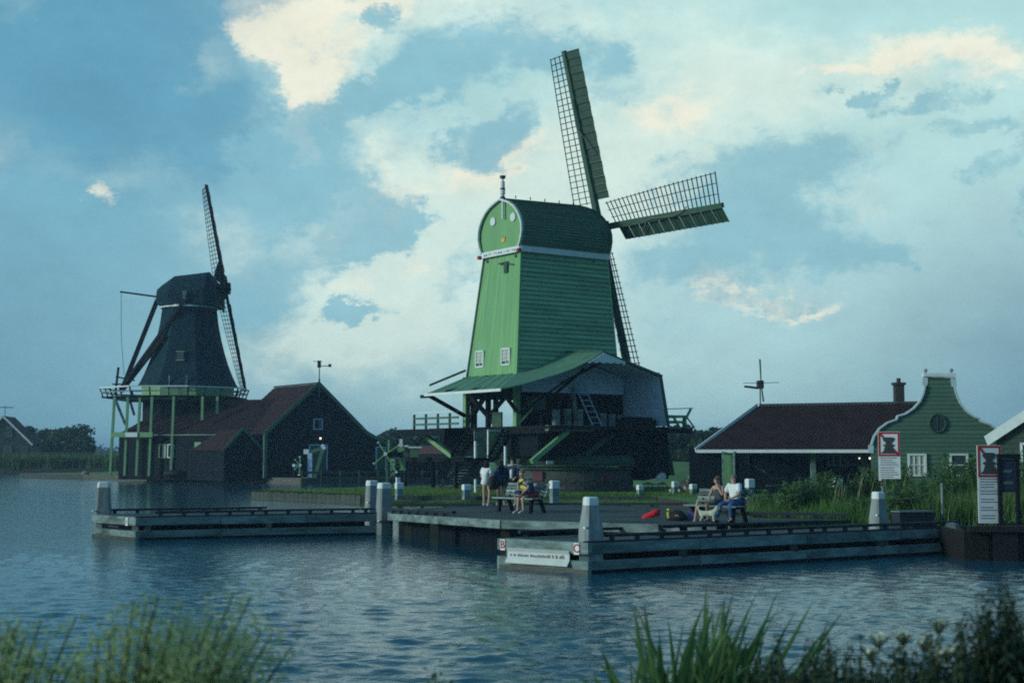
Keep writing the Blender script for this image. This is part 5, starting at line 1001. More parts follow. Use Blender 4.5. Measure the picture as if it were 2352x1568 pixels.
jb('side_beam', A + dn, A.lerp(B, .5) + dn, .2, .24, 'grey_wood'); jb('side_beam', A.lerp(B, .503) + dn, B + dn, .2, .24, 'grey_wood'); jb('side_beam', B + dn + Vector((.02, -.015, 0)), B.lerp(C_, .55) + dn, .2, .24, 'grey_wood'); jb('side_beam', B.lerp(C_, .555) + dn, C_ + dn, .2, .24, 'grey_wood')
jb('side_beam', C_ + dn * .4, E_ + dn * .4, .16, .08, 'black_kerb'); jb('side_beam', F_ + dn * .4, E_ + dn * .4, .16, .08, 'black_kerb'); jb('side_beam', G_ + dn, H_ + dn, .2, .24, 'grey_wood'); jb('side_beam', H_ + dn, A + dn, .2, .24, 'grey_wood')
for a, b in ((A, A.lerp(B, .62)), (H_, G_), (G_, F_), (F_, E_)):
    d = b - a; n = max(1, round(d.length / 3.4))
    for i in range(n): jb('kerb_rail', a.lerp(b, i / n + .006) + Vector((0, 0, .15)), a.lerp(b, (i + 1) / n - .006) + Vector((0, 0, .15)), .14, .09, 'black_kerb', .012)
    for i in range(int(d.length / .85)): c = a.lerp(b, (i + .4) * .85 / d.length); jb('kerb_block', c, c + Vector((0, 0, .11)), .12, .12, 'black_kerb', 0)
for x, y in ((-3.6, 50), (-2.5, 46.2), (-.2, 41.4), (2.9, 39), (6, 41), (0, 47), (4, 47), (-3.9, 52.8), (1, 52.4), (6.1, 51), (7, 45)): jb('pile', (x, y, -1), (x, y, jz(x, y) - .1), .26, .26, 'wet_wood', 0)
for i in range(5): t = .15 + i * .18; p = A.lerp(B, t); jb('cross_beam', p + Vector((.1, .1, -.2)), p + Vector((6, 2.6, -.2)), .16, .2, 'wet_wood', 0)
shade_line = [A + Vector((.25, .9, 0)), B + Vector((.9, 1.1, 0)), C_ + Vector((.3, 1.3, 0))]  # dark sheet added under the deck, standing in for the shade there
for a, b in zip(shade_line, shade_line[1:]):
    n = int((b - a).length / .32)
    for i in range(n): p, q = a.lerp(b, i / n), a.lerp(b, (i + .94) / n); jb('under_board_or_shade', (p.x, p.y, .2), (q.x, q.y, .2), .06, 1.25, 'tarred', 0)
jb('lower_rail', (-2.1, 49, .18), (.9, 49.3, .2), .08, .08, 'aluminium', 0)
mb = MB(); mb.ball((0, 0, 0), (.055, .055, .045), 8, 4); sh = None
def stud(x, y):
    global sh
    if sh is None: o = obj('stud', mb, Mt['metal_stud'], JT); sh = o.data
    else: o = bpy.data.objects.new('stud', sh); COL.objects.link(o); o.parent = JT
    o.location = (x, y - 45, jz(x, y) + .01)
for k, (o1, n) in enumerate(((.28, 18), (1.7, 16))):
    for i in range(n): t = (i + .5) / n; p = A.lerp(B, t) if t < .7 else B.lerp(C_, (t - .7) / .3); q = p + Vector((.45, .55, 0)).normalized() * o1 * (1 if t < .7 else 1.1); stud(q.x, q.y)
for k in (.3, 1.5, 2.6):
    for i in range(8): p = B.lerp(C_, (i + .5) / 8) + Vector((.6, .8, 0)) * k; stud(p.x, p.y)
for i in range(9): p = C_.lerp(E_, (i + .5) / 9) + Vector((-.2, .28, 0)); stud(p.x, p.y)
for i in range(10): p = C_.lerp(E_, (i + .3) / 10) + Vector((-.9, 1.1, 0)); stud(p.x, p.y)
for i in range(12): p = G_.lerp(H_, (i + .5) / 12) + Vector((0, -.5, 0)); stud(p.x, p.y)
# ---- mooring piles
def pile(label, x, y, top, w0, w1, rz, zb=-1.2, capped=True, waist=None):
    e = thing('mooring_pile', label, 'pile', (x, y, 0), rz, 'wooden mooring piles of the landing stage'); mb = MB(); prof_ = [(zb, w1), (.5, w1), ((waist or .95), w1), (top - .2, w0 * 1.05)]; rings = []
    for z, w in prof_:
        a, c = w / 2, w / 2 * .28; rings.append([(a - c, -a, z), (a, -a + c, z), (a, a - c, z), (a - c, a, z), (-a + c, a, z), (-a, a - c, z), (-a, -a + c, z), (-a + c, -a, z)])
    mb.loft(rings); obj('post', mb, Mt['pile_wood'], e); mb = MB(); rings = []
    for z, w in ((top - .2, w0 * 1.08), (top - .03, w0 * 1.0), (top, w0 * .86)):
        a, c = w / 2, w / 2 * .3; rings.append([(a - c, -a, z), (a, -a + c, z), (a, a - c, z), (a - c, a, z), (-a + c, a, z), (-a, a - c, z), (-a, -a + c, z), (-a + c, -a, z)])
    mb.loft(rings); obj('white_top', mb, Mt['white_paint'], e); mb = MB(); z = (waist or .95) + .1; mb.tube([(-w1 * .42, -w1 * .42, z), (-w1 * .62, -w1 * .55, z)], .03, 6); obj('bolt', mb, Mt['metal_stud'], e); return e
pile('tall tapered pile with white top at the corner by the letter C', 1.93, 35.05, 1.83, .31, .50, R_(22), waist=1.0)
pile('tapered white-topped pile standing in the pontoon edge near the blue-grey box', 10.45, 40.80, 1.80, .29, .44, R_(24), waist=1.05)
pile('lone mossy white-topped pile at the far end of the farther pontoon', -14.35, 50.25, 1.90, .40, .56, R_(12), waist=.8)
pile('straight pile in the water where the farther pontoon meets the jetty', -4.58, 51.2, 1.84, .40, .54, R_(26), waist=.4)
pile('pile with rounded white top just behind the straight pile at the jetty corner', -5.45, 55.6, 1.84, .38, .46, R_(26), waist=.9)

# ---- bollards on the lawn
def bollard(label, px, py_top, D, w, zb=G, extra=False):
    p = at(px, py_top, D); h = p.z - zb; e = thing('bollard', label, 'bollard', (p.x, p.y, zb), R_(24), 'short bollards with white tops along the lawn'); mb = MB(); a = w / 2
    k = h - min(h * .45, .34); mb.box((-a, -a, -.2), (a, a, k)); obj('post', mb, Mt['pile_wood'] if w > .35 and zb < .1 else Mt['grey_wood'], e); mb = MB(); b = a * 1.12; mb.loft([[(-b, -b, k), (b, -b, k), (b, b, k), (-b, b, k)], [(-b, -b, h - .04), (b, -b, h - .04), (b, b, h - .04), (-b, b, h - .04)], [(-b * .8, -b * .8, h), (b * .8, -b * .8, h), (b * .8, b * .8, h), (-b * .8, b * .8, h)]]); obj('white_top', mb, Mt['white_paint'], e)
    if extra: mb = MB(); mb.box((-b * .9, -b * .5, h), (b * .1, b * .5, h + .3)); obj('white_block', mb, Mt['white_paint'], e)
    return e
bollard('dark bollard with a double white top on the grass beside the jetty corner piles', 917, 1108, 80, .36, extra=True)
bollard('white-topped bollard on the grass point in front of the green mill stairs', 1071, 1112, 79.8, .36)
bollard('thick bollard with white cap right behind the first bench', 1273, 1103, 62, .31, .0)
bollard('small white-topped bollard alone on the grass before the brick mill base', 1470, 1113, 80, .28)
bollard('white-topped bollard nearest the wood pile, at its near end', 1550, 1105, 84, .26)
bollard('white-topped bollard in front of the wood pile beside the second bench', 1592, 1111, 82, .30)
bollard('white-topped bollard at the far end of the wood pile by the shed post', 1624, 1107, 86, .26)
bollard('pale bollard with round white cap behind the seated man in white', 1722, 1099, 56, .25, .0)
bollard('white-capped bollard sunk in tall weeds before the open shed', 1920, 1097, 54, .32, .2)
bollard('bollard with white top under the farther warning sign in the weeds', 2032, 1097, 50, .30, .2)

# ---- benches
def bench(label, x, y, z, rz):
    e = thing('bench', label, 'bench', (x, y, z), rz, 'slatted wooden benches on the jetty'); L2 = 1.0
    for i in range(4): mb = MB(); mb.beam((-L2, -.42 + i * .125, .45), (L2, -.42 + i * .125, .45), .105, .045); obj('seat_slat', mb, Mt['grey_wood'], e)
    for i in range(4): k = .56 + i * .105; mb = MB(); mb.beam((-L2, .10 + (k - .5) * .36, k), (L2, .10 + (k - .5) * .36, k), .035, .085); obj('back_slat', mb, Mt['grey_wood'], e)
    for s in (-.78, .78):
        mb = MB(); mb.beam((s, -.36, 0), (s, -.30, .42), .09, .1); mb.beam((s, .22, 0), (s, .04, .44), .09, .1); mb.beam((s, -.42, .40), (s, .1, .40), .08, .07); mb.beam((s, .08, .40), (s, .29, .92), .06, .08); obj('leg', mb, Mt['dark_wood'], e)
    return e
BR = R_(-50)
bench('slatted bench with the seated man in the blue and yellow shirt', .35, 45.6, 1.02, BR); bench('slatted bench where the couple sits, in front of the weeds', 6.0, 41.25, .94, BR)

# ================================================================ PEOPLE
def skin(name, V, E, m, parent, sub=2):
    """V: {key: ((x, y, z), radius)}; E: pairs of keys"""
    ks = list(V); me = bpy.data.meshes.new(name); me.from_pydata([V[k][0] for k in ks], [(ks.index(a), ks.index(b)) for a, b in E], []); me.materials.append(m)
    o = bpy.data.objects.new(name, me); COL.objects.link(o); o.parent = parent; o.modifiers.new('skin', 'SKIN'); sv = me.skin_vertices[0].data
    for i, k in enumerate(ks): r = V[k][1]; sv[i].radius = r if isinstance(r, tuple) else (r, r); sv[i].use_root = i == 0
    o.modifiers['skin'].use_smooth_shade = True; s = o.modifiers.new('sub', 'SUBSURF'); s.levels = sub; s.render_levels = sub; return o
def lerp(a, b, t): return tuple(a[i] + (b[i] - a[i]) * t for i in range(3))
def hand(parent, wrist, dirv, m, side=1, curl=.5):
    d = Vector(dirv).normalized(); up = Vector((0, 0, 1)) if abs(d.z) < .8 else Vector((0, -1, 0)); s = d.cross(up).normalized(); n = s.cross(d); w = Vector(wrist); mb = MB()
    mb.beam(w - d * .01, w + d * .085, .05, .03, up=n, w2=.08, h2=.026, ch=.006)
    for i, (o, ln) in enumerate(((-.03, .06), (-.01, .072), (.01, .068), (.03, .052))):
        p = w + d * .08 + s * o; q = p + (d * math.cos(curl * .6) - n * math.sin(curl * .6)) * ln * .55; r = q + (d * math.cos(curl * 1.5) - n * math.sin(curl * 1.5)) * ln * .5; mb.tube([p, q, r], [.010, .009, .007], 6)
    p = w + d * .03 + s * .03 * side; q = p + (d + s * side * .8).normalized() * .035; mb.tube([p, q, q + (d * .9 - n * .4).normalized() * .03], [.012, .010, .008], 6); return obj('hand', mb, m, parent, smooth=True)
def head_bits(e, hc, fd, hair, hm, style):
    """hc head centre, fd facing direction in the person's frame"""
    hc, fd = Vector(hc), Vector(fd).normalized(); sd_ = fd.cross(Vector((0, 0, 1))).normalized()
    for s in (-1, 1): mb = MB(); mb.ball(hc + fd * .088 + sd_ * .032 * s + Vector((0, 0, .01)), .011, 6, 4); obj('eye', mb, Mt['eye'], e)
    mb = MB(); mb.ball(hc - fd * .022 + Vector((0, 0, .035)), (.098, .104, .098), 12, 6, -.25 if style != 'short' else .0); c = hc - fd * .05
    if style == 'long': mb.loft([[c + sd_ * a * wd + fd * b for a, b in ((-1, .02), (1, .02), (1, -.05), (-1, -.05))] for c, wd in ((hc - fd * .045 + Vector((0, 0, .06)), .09), (hc - fd * .075 + Vector((0, 0, -.1)), .10), (hc - fd * .085 + Vector((0, 0, -.28)), .10), (hc - fd * .08 + Vector((0, 0, -.42)), .06))])
    if style == 'bob': mb.loft([[c + sd_ * a * wd + fd * b for a, b in ((-1, .06), (1, .06), (1, -.06), (-1, -.06))] for c, wd in ((hc - fd * .04 + Vector((0, 0, .06)), .095), (hc - fd * .05 + Vector((0, 0, -.12)), .09))])
    obj('hair', mb, hm, e, smooth=True)
def person(label, x, y, z, rz, h, J, look, hair, hm, clothes, shoes=True, group=None):
    """J: joint positions for a 1.75 m figure; clothes: list of (name, keys with radii, edges, material)"""
    e = thing('person', label, 'person', (x, y, z), rz, group); s = h / 1.75
    R0 = dict(pelvis=(.15, .115), waist=(.125, .10), chest=(.155, .115), neck=.058, jaw=.068, skull=(.082, .088), crown=(.06, .07), shL=.058, shR=.058, elL=.043, elR=.043, wrL=.03, wrR=.03, hipL=.088, hipR=.088, knL=.058, knR=.058, anL=.04, anR=.04, toL=.036, toR=.036)
    sc = lambda p: tuple(v * s for v in p); V = {k: (sc(J[k]), R0[k] if not isinstance(R0[k], tuple) else R0[k]) for k in R0}
    E = [('pelvis', 'waist'), ('waist', 'chest'), ('chest', 'neck'), ('neck', 'jaw'), ('jaw', 'skull'), ('skull', 'crown')]
    for q in 'LR': E += [('chest', 'sh' + q), ('sh' + q, 'el' + q), ('el' + q, 'wr' + q), ('pelvis', 'hip' + q), ('hip' + q, 'kn' + q), ('kn' + q, 'an' + q), ('an' + q, 'to' + q)]
    skin('body', V, E, Mt['skin'], e)
    for q in 'LR': a, b = Vector(sc(J['el' + q])), Vector(sc(J['wr' + q])); hand(e, b, (b - a), Mt['skin'], 1 if q == 'L' else -1)
    hc = Vector(sc(lerp(J['jaw'], J['crown'], .5))); head_bits(e, hc, look, hair, hm, hair)
    mb = MB(); fd = Vector(look).normalized(); mb.ball(hc + fd * .1 + Vector((0, 0, -.012)), (.014, .014, .02), 6, 4); obj('nose', mb, Mt['skin'], e)
    for nm, KV, KE, m in clothes:
        VV = {}
        for k, r in KV.items():
            if '>' in k: a, bt = k.split('>'); b, t = bt.split('@'); p = lerp(J[a], J[b], float(t))
            else: p = J[k]
            VV[k] = (sc(p), r)
        skin(nm, VV, KE, m, e)
    if shoes:
        for q in 'LR':
            a, t = Vector(sc(J['an' + q])), Vector(sc(J['to' + q])); mb = MB(); d = (t - a); d.z = 0; d.normalize(); b = Vector((a.x, a.y, .0)); mb.loft([[b + d * f_ + Vector((d.y, -d.x, 0)) * w_ * sgn + Vector((0, 0, zz)) for sgn, zz in ((-1, 0), (1, 0), (1, hh), (-1, hh))] for f_, w_, hh in ((-.07, .035, .08), (.03, .042, .09), (.14, .045, .055), (.19, .03, .03))]); obj('shoe', mb, shoes, e)
    return e
def stand(armL=(.22, -.02, .84), elL=(.23, .02, 1.12), armR=(-.22, -.02, .84), elR=(-.23, .02, 1.12), step=.0, spread=.11):
    return dict(pelvis=(0, 0, .95), waist=(0, 0, 1.1), chest=(0, 0, 1.32), neck=(0, .005, 1.48), jaw=(0, -.015, 1.56), skull=(0, -.01, 1.64), crown=(0, 0, 1.69), shL=(.17, 0, 1.42), shR=(-.17, 0, 1.42), elL=elL, elR=elR, wrL=armL, wrR=armR,
                hipL=(.09, 0, .9), hipR=(-.09, 0, .9), knL=(spread, -.03 - step * .3, .5), knR=(-spread, -.03 + step * .3, .5), anL=(spread + .01, .02 - step, .07), anR=(-spread - .01, .02 + step, .07), toL=(spread + .03, -.12 - step, .03), toR=(-spread - .03, -.12 + step, .03))
def sit(kl=(.10, -.46, .50), kr=(-.10, -.46, .50), al=(.12, -.44, .08), ar=(-.12, -.48, .08), lean=-.06, wl=(.1, -.38, .62), wr=(-.1, -.38, .62), head=-.02):
    return dict(pelvis=(0, 0, .56), waist=(0, .02 + lean * .2, .70), chest=(0, lean * .8, .94), neck=(0, lean * 1.3, 1.09), jaw=(0, lean * 1.5 + head, 1.165), skull=(0, lean * 1.5 + head * .6, 1.25), crown=(0, lean * 1.5, 1.30), shL=(.18, lean, 1.03), shR=(-.18, lean, 1.03), elL=(.25, lean - .1, .78), elR=(-.25, lean - .1, .78), wrL=wl, wrR=wr,
                hipL=(.10, -.03, .54), hipR=(-.10, -.03, .54), knL=kl, knR=kr, anL=al, anR=ar, toL=(al[0], al[1] - .14, .03), toR=(ar[0], ar[1] - .14, .03))
TOP = [('waist', 'chest'), ('chest', 'neck>chest@.35'), ('chest', 'shL'), ('chest', 'shR')]
def top(nm, m, length='pelvis', sl=.6, loose=.02, both=True):
    KV = {length: (.165 + loose, .13 + loose), 'waist': (.14 + loose, .115 + loose), 'chest': (.165 + loose, .125 + loose), 'neck>chest@.35': .085, 'shL': .075 + loose, 'shR': .075 + loose, 'shL>elL@%s' % sl: .062 + loose, 'shR>elR@%s' % sl: .062 + loose}
    return (nm, KV, [(length, 'waist')] + TOP + [('shL', 'shL>elL@%s' % sl), ('shR', 'shR>elR@%s' % sl)], m)
def sleeves(nm, m):
    return (nm, {'chest': (.185, .145), 'waist': (.165, .135), 'pelvis': (.18, .145), 'shL': .085, 'shR': .085, 'elL': .065, 'elR': .065, 'elL>wrL@.85': .05, 'elR>wrR@.85': .05}, [('pelvis', 'waist'), ('waist', 'chest'), ('chest', 'shL'), ('chest', 'shR'), ('shL', 'elL'), ('shR', 'elR'), ('elL', 'elL>wrL@.85'), ('elR', 'elR>wrR@.85')], m)
def legs(nm, m, t=.5, r=.105):
    V = {'pelvis': (.17, .135), 'hipL': r, 'hipR': r}; E = [('pelvis', 'hipL'), ('pelvis', 'hipR')]
    for q in 'LR':
        if t <= 1: V['hip%s>kn%s@%s' % (q, q, t)] = r * .92; E.append(('hip' + q, 'hip%s>kn%s@%s' % (q, q, t)))
        else: V['kn' + q] = .078; k = 'kn%s>an%s@%s' % (q, q, t - 1); V[k] = .062; E += [('hip' + q, 'kn' + q), ('kn' + q, k)]
    return (nm, V, E, m)
wg = 'three friends standing on the jetty'
PZ = 1.02
person('standing woman in a loose white tunic with bare legs, seen from behind', -.92, 51.6, PZ, R_(150), 1.60, stand(step=.10, armL=(.2, -.22, 1.02), elL=(.25, 0, 1.12), spread=.15), (.3, -1, 0), 'bob', Mt['hair_dark'], [
    ('tunic', {'pelvis>knL@.42': (.26, .2), 'pelvis': (.215, .175), 'waist': (.185, .15), 'chest': (.19, .145), 'neck>chest@.35': .08, 'shL': .085, 'shR': .085, 'shL>elL@.7': .085, 'shR>elR@.7': .085}, [('pelvis>knL@.42', 'pelvis'), ('pelvis', 'waist')] + TOP + [('shL', 'shL>elL@.7'), ('shR', 'shR>elR@.7')], Mt['white_cloth'])], Mt['shoe'], wg)
person('standing woman with long black hair and a blue jacket between her two friends', -.40, 51.95, PZ, R_(185), 1.62, stand(), (0, -1, .1), 'long', Mt['hair_dark'], [sleeves('jacket', Mt['blue_cloth']), legs('shorts', Mt['navy'], .35, .11)], Mt['shoe'], wg)
person('taller standing person in an open navy jacket over a white shirt and dark shorts', .02, 51.8, PZ, R_(-28), 1.74, stand(armL=(.2, -.2, .98), elL=(.25, .02, 1.1)), (-.3, -1, 0), 'bob', Mt['hair_dark'], [top('shirt', Mt['grey_shirt'], 'pelvis', .5, .01), sleeves('jacket', Mt['navy']), legs('shorts', Mt['black_cloth'], .55, .11), ('shirt_front', {'waist': (.09, .165), 'chest': (.09, .17), 'pelvis': (.1, .165)}, [('pelvis', 'waist'), ('waist', 'chest')], Mt['white_cloth'])], Mt['shoe'], wg)
bp = thing('backpack', 'black backpack hanging behind the woman in the white tunic', 'backpack', (-.66, 51.3, 1.62), R_(20)); mb = MB(); mb.loft([[(a * w_, b * d_, z) for a, b in ((-.7, -1), (.7, -1), (1, -.5), (1, .5), (.7, 1), (-.7, 1), (-1, .5), (-1, -.5))] for z, w_, d_ in ((-.02, .13, .08), (.05, .17, .11), (.28, .17, .11), (.42, .14, .09), (.47, .08, .05))]); obj('bag', mb, Mt['black_cloth'], bp, smooth=True)
mb = MB(); mb.tube([(.05, .02, .44), (.04, .1, .6), (-.02, .2, .62)], .018, 6); obj('strap', mb, Mt['navy'], bp); mb = MB(); mb.box((-.1, -.14, .06), (.1, -.1, .22)); obj('pocket', mb, Mt['black_cloth'], bp)
m1 = person('seated man bent over on the bench in a blue and yellow shirt and red shorts', .62, 45.23, PZ, BR, 1.74, sit(lean=-.26, wl=(.06, -.52, .60), wr=(-.07, -.50, .60), head=-.05), (0, -1, -.55), 'short', Mt['hair_grey'], [top('shirt', Mt['blue_cloth'], 'pelvis', .75, .015), legs('shorts', Mt['red_cloth'], .72, .105)], Mt['shoe'])
mb = MB()
for (x0, y0, z0), (x1, y1, z1) in (((.05, -.38, 1.06), (-.16, -.36, 1.0)), ((-.24, -.36, .93), (-.27, -.2, .93)), ((-.2, -.22, .74), (-.05, -.36, .68)), ((.1, -.3, .78), (-.12, -.34, .84)), ((-.22, -.1, .62), (-.2, .1, .62)), ((.2, -.36, .96), (.26, -.24, .98))): mb.beam((x0, y0, z0), (x1, y1, z1), .05, .085)
obj('shirt_patch', mb, Mt['yellow_cloth'], m1)
mb = MB(); mb.ball((-.02, -.18, 1.08), (.11, .1, .05), 8, 4); obj('collar', mb, Mt['yellow_cloth'], m1)
cb = thing('phone_pouch', 'small dark blue pouch on the lap of the man in blue and yellow', 'pouch', (.2, 44.92, PZ + .6), BR); mb = MB(); mb.beam((-.12, 0, .05), (.12, 0, .05), .12, .1, ch=.02); obj('pouch', mb, Mt['navy'], cb); mb = MB(); mb.beam((-.1, 0, .11), (.1, 0, .11), .1, .02); obj('flap', mb, Mt['blue_cloth'], cb)
person('seated woman in a dark summer dress with legs crossed, beside the man in white', 5.98, 41.25, .94, BR, 1.68, sit(kl=(.02, -.47, .60), kr=(-.08, -.46, .50), al=(-.16, -.78, .62), ar=(-.08, -.42, .08), lean=-.04, wr=(-.1, -.34, .70), wl=(.06, -.2, 1.14)), (.3, -1, 0), 'long', Mt['hair_auburn'], [
    ('dress', {'pelvis': (.185, .145), 'waist': (.145, .12), 'chest': (.168, .13), 'chest>neck@.45': .10, 'hipL': .115, 'hipR': .115, 'hipL>knL@.8': .10, 'hipR>knR@.8': .10}, [('pelvis', 'waist'), ('waist', 'chest'), ('chest', 'chest>neck@.45'), ('pelvis', 'hipL'), ('pelvis', 'hipR'), ('hipL', 'hipL>knL@.8'), ('hipR', 'hipR>knR@.8')], Mt['dress'])], Mt['skin'])
person('seated grey-haired man in a white t-shirt and blue jeans on the bench by the weeds', 6.36, 40.78, .93, BR, 1.78, sit(lean=-.03, kl=(.17, -.42, .50), kr=(-.16, -.46, .50), al=(.16, -.36, .08), ar=(-.2, -.56, .08), wl=(.10, -.32, .66), wr=(-.06, -.34, .66)), (-.1, -1, .05), 'short', Mt['hair_grey'], [top('shirt', Mt['white_cloth'], 'pelvis', .8, .022), legs('jeans', Mt['jeans'], 1.85, .108)], Mt['boot'])
# dog
dg = thing('dog', 'small cream dog standing at the feet of the seated couple', 'dog', (5.55, 40.35, .96), R_(-12)); V = dict(rump=((-.2, 0, .24), (.075, .08)), belly=((-.05, 0, .235), (.075, .085)), chest=((.12, 0, .25), (.085, .095)), neck=((.19, 0, .33), .058), head=((.235, 0, .40), (.058, .06)), muzzle=((.30, 0, .385), .034), nose=((.335, 0, .38), .022), tail1=((-.26, 0, .31), .035), tail2=((-.31, 0, .38), .035), tail3=((-.29, 0, .44), .028), tail4=((-.24, 0, .45), .016))
E = [('rump', 'belly'), ('belly', 'chest'), ('chest', 'neck'), ('neck', 'head'), ('head', 'muzzle'), ('muzzle', 'nose'), ('rump', 'tail1'), ('tail1', 'tail2'), ('tail2', 'tail3'), ('tail3', 'tail4')]
for s, q in ((.055, 'L'), (-.055, 'R')):
    V.update({'sh' + q: ((.13, s, .19), .042), 'pa' + q: ((.13, s, .09), .028), 'ft' + q: ((.15, s, .02), .03), 'th' + q: ((-.2, s, .18), .055), 'kn' + q: ((-.16, s, .13), .036), 'ho' + q: ((-.24, s, .09), .024), 'hf' + q: ((-.22, s, .02), .028), 'ea' + q: ((.22, s * 1.0, .46), .02)}); E += [('chest', 'sh' + q), ('sh' + q, 'pa' + q), ('pa' + q, 'ft' + q), ('rump', 'th' + q), ('th' + q, 'kn' + q), ('kn' + q, 'ho' + q), ('ho' + q, 'hf' + q), ('head', 'ea' + q)]
skin('body', V, E, Mt['fur'], dg); mb = MB(); mb.ball((.355, 0, .385), .013, 6, 4); obj('nose', mb, Mt['eye'], dg); mb = MB(); mb.ball((.275, .04, .41), .009, 6, 4); mb.ball((.275, -.04, .41), .009, 6, 4); obj('eye', mb, Mt['eye'], dg)
# bags lying on the jetty
rb = thing('red_bag', 'bright red bag lying on the jetty planks', 'bag', (4.0, 41.3, PZ), R_(18)); mb = MB(); mb.loft([[(x, b * w_, max(.0, zc + c * h_)) for b, c in ((-1, -.8), (1, -.8), (1.1, 0), (.7, .8), (-.7, .8), (-1.1, 0))] for x, w_, h_, zc in ((-.26, .05, .02, .02), (-.2, .1, .05, .06), (0, .14, .09, .1), (.16, .14, .1, .18), (.24, .1, .07, .2), (.27, .04, .03, .19))]); obj('bag', mb, Mt['red_bag'], rb, smooth=True); mb = MB(); mb.tube([(.2, 0, .26), (.3, .02, .24), (.3, .05, .1), (.22, .1, .03)], .016, 6); obj('strap', mb, Mt['navy'], rb)
bb = thing('duffel_bag', 'black duffel bag with yellow straps on the planks before the second bench', 'bag', (4.72, 40.9, .99), R_(-10)); mb = MB(); mb.ball((0, 0, .0), (.30, .18, .30), 12, 6, 0); obj('bag', mb, Mt['black_cloth'], bb, smooth=True); mb = MB(); mb.tube([(-.24, -.1, .06), (-.26, -.08, .22), (-.22, -.02, .30), (-.3, 0, .3)], [.03, .035, .05, .02], 6); mb.tube([(-.05, -.18, .12), (0, -.19, .16), (.05, -.18, .12)], .014, 6); obj('strap', mb, Mt['yellow_cloth'], bb)
pb = thing('purple_bag', 'small purple cloth bag tucked against the black duffel bag', 'bag', (5.12, 41.0, .97), 0); mb = MB(); mb.loft([[(a * w_, b * w_ * .7, z) for a, b in ((-1, -1), (1, -1), (1, 1), (-1, 1))] for z, w_ in ((0, .11), (.12, .12), (.22, .08), (.25, .04))]); obj('bag', mb, Mt['purple'], pb); mb = MB(); mb.tube([(-.05, 0, .24), (0, 0, .32), (.05, 0, .24)], .012, 6); obj('handle', mb, Mt['purple'], pb)
# ================================================================ SIGNS AND SMALL THINGS
def warning_sign(label, px0, px1, py0, pymid, pybot, D, rz, split):
    """white panel sign: red framed pictogram of a bollard with a stroke through it, text panels below"""
    a, b = at(px0, py0, D), at(px1, py0, D); w = b.x - a.x; zt, zm, zb = a.z, at(px0, pymid, D).z, at(px0, pybot, D).z; zs = zm + (zb - zm) * split
    e = thing('warning_sign', label, 'sign', ((a.x + b.x) / 2, D, G), rz, 'warning signs on the bank', base=(0, 0, G)); h = w / 2; H_ = zt - zm
    mb = MB(); mb.box((-h, 0, zm), (h, .03, zt)); obj('picture_panel', mb, Mt['sign_white'], e)
    def flat(nm, polys, y, m, par=e):
        mb = MB()
        for P in polys: mb.prism([(x, y, z) for x, z in P], (0, .006, 0))
        return obj(nm, mb, m, e)
    t = w * .085; b0, b1, b2, b3 = -h + .012, h - .012, zm + .012, zt - .012
    flat('red_border', [[(b0, b2), (b1, b2), (b1, b2 + t), (b0, b2 + t)], [(b0, b3 - t), (b1, b3 - t), (b1, b3), (b0, b3)], [(b0, b2 + t), (b0 + t, b2 + t), (b0 + t, b3 - t), (b0, b3 - t)], [(b1 - t, b2 + t), (b1, b2 + t), (b1, b3 - t), (b1 - t, b3 - t)]], -.008, Mt['sign_red'])
    s = t * .75; flat('red_stroke', [[(b0 + t, b3 - t - s), (b0 + t, b3 - t), (b0 + t + s, b3 - t), (b1 - t, b2 + t + s), (b1 - t, b2 + t), (b1 - t - s, b2 + t)]], -.012, Mt['sign_red'])
    cx, c0 = -.02 * w, b2 + t + .03 * H_; W = w * .5; Hh = H_ * .66
    rightp = [(.72, 0), (.74, .05), (.52, .14), (.44, .28), (.36, .42), (.5, .46), (.56, .52), (.46, .56), (.28, .58), (.30, .68), (.46, .76), (.56, .86), (.52, .96), (.34, 1.0)]
    flat('bollard_picture', [[(cx + x * W, c0 + z * Hh) for x, z in rightp] + [(cx - x * W * .96, c0 + z * Hh) for x, z in rightp[::-1]]], -.016, Mt['sign_dark'])
    for za, zz in ((zm - .006, zs), (zs - .008, zb)):
        mb = MB(); mb.box((-h, 0, zz), (h, .03, za)); tp = obj('text_panel', mb, Mt['sign_white'], e); n = max(3, int((za - zz) / .075)); mb = MB()
        for i in range(n):
            z = za - (i + .75) * (za - zz) / (n + .4); x = -h * .82; xe = h * random.uniform(.2, .85)
            if n > 6 and i % 3 == 2: continue
            while x < xe:
                l_ = random.uniform(.02, .07); 
                y_ = -.004; mb.box((x, y_, z), (min(x + l_, xe), .0, z + (za - zz) / n * .34)); x += l_ + .012
        obj('lettering', mb, Mt['sign_ink'], e, kind='stuff').parent = tp
    for s in (-.32, .32): mb = MB(); mb.tube([(w * s, .06, G - .3), (w * s, .06, zt - .1)], .022, 8); obj('post', mb, Mt['dark_wood'], e)
    return e
warning_sign('nearer warning sign with crossed-out bollard and long white text panels at the water edge', 2243, 2300, 1022, 1096, 1201, 39.6, R_(6), .26)
warning_sign('farther warning sign with a crossed-out bollard before the green bell gable', 2017, 2066, 991, 1048, 1099, 46, R_(-8), .45)
p = at(2298, 1040, 39.5); ib = thing('notice_frame', 'dark framed notice stand with blue sheets behind the nearer warning sign', 'notice stand', (p.x, 39.5, G), R_(4), base=(0, 0, G)); z0, z1 = at(0, 1130, 39.5).z, at(0, 1042, 39.5).z
for x in (-.02, .48): mb = MB(); mb.box((x - .05, 0, G), (x + .05, .1, z1)); obj('post', mb, Mt['dark_wood'], ib)
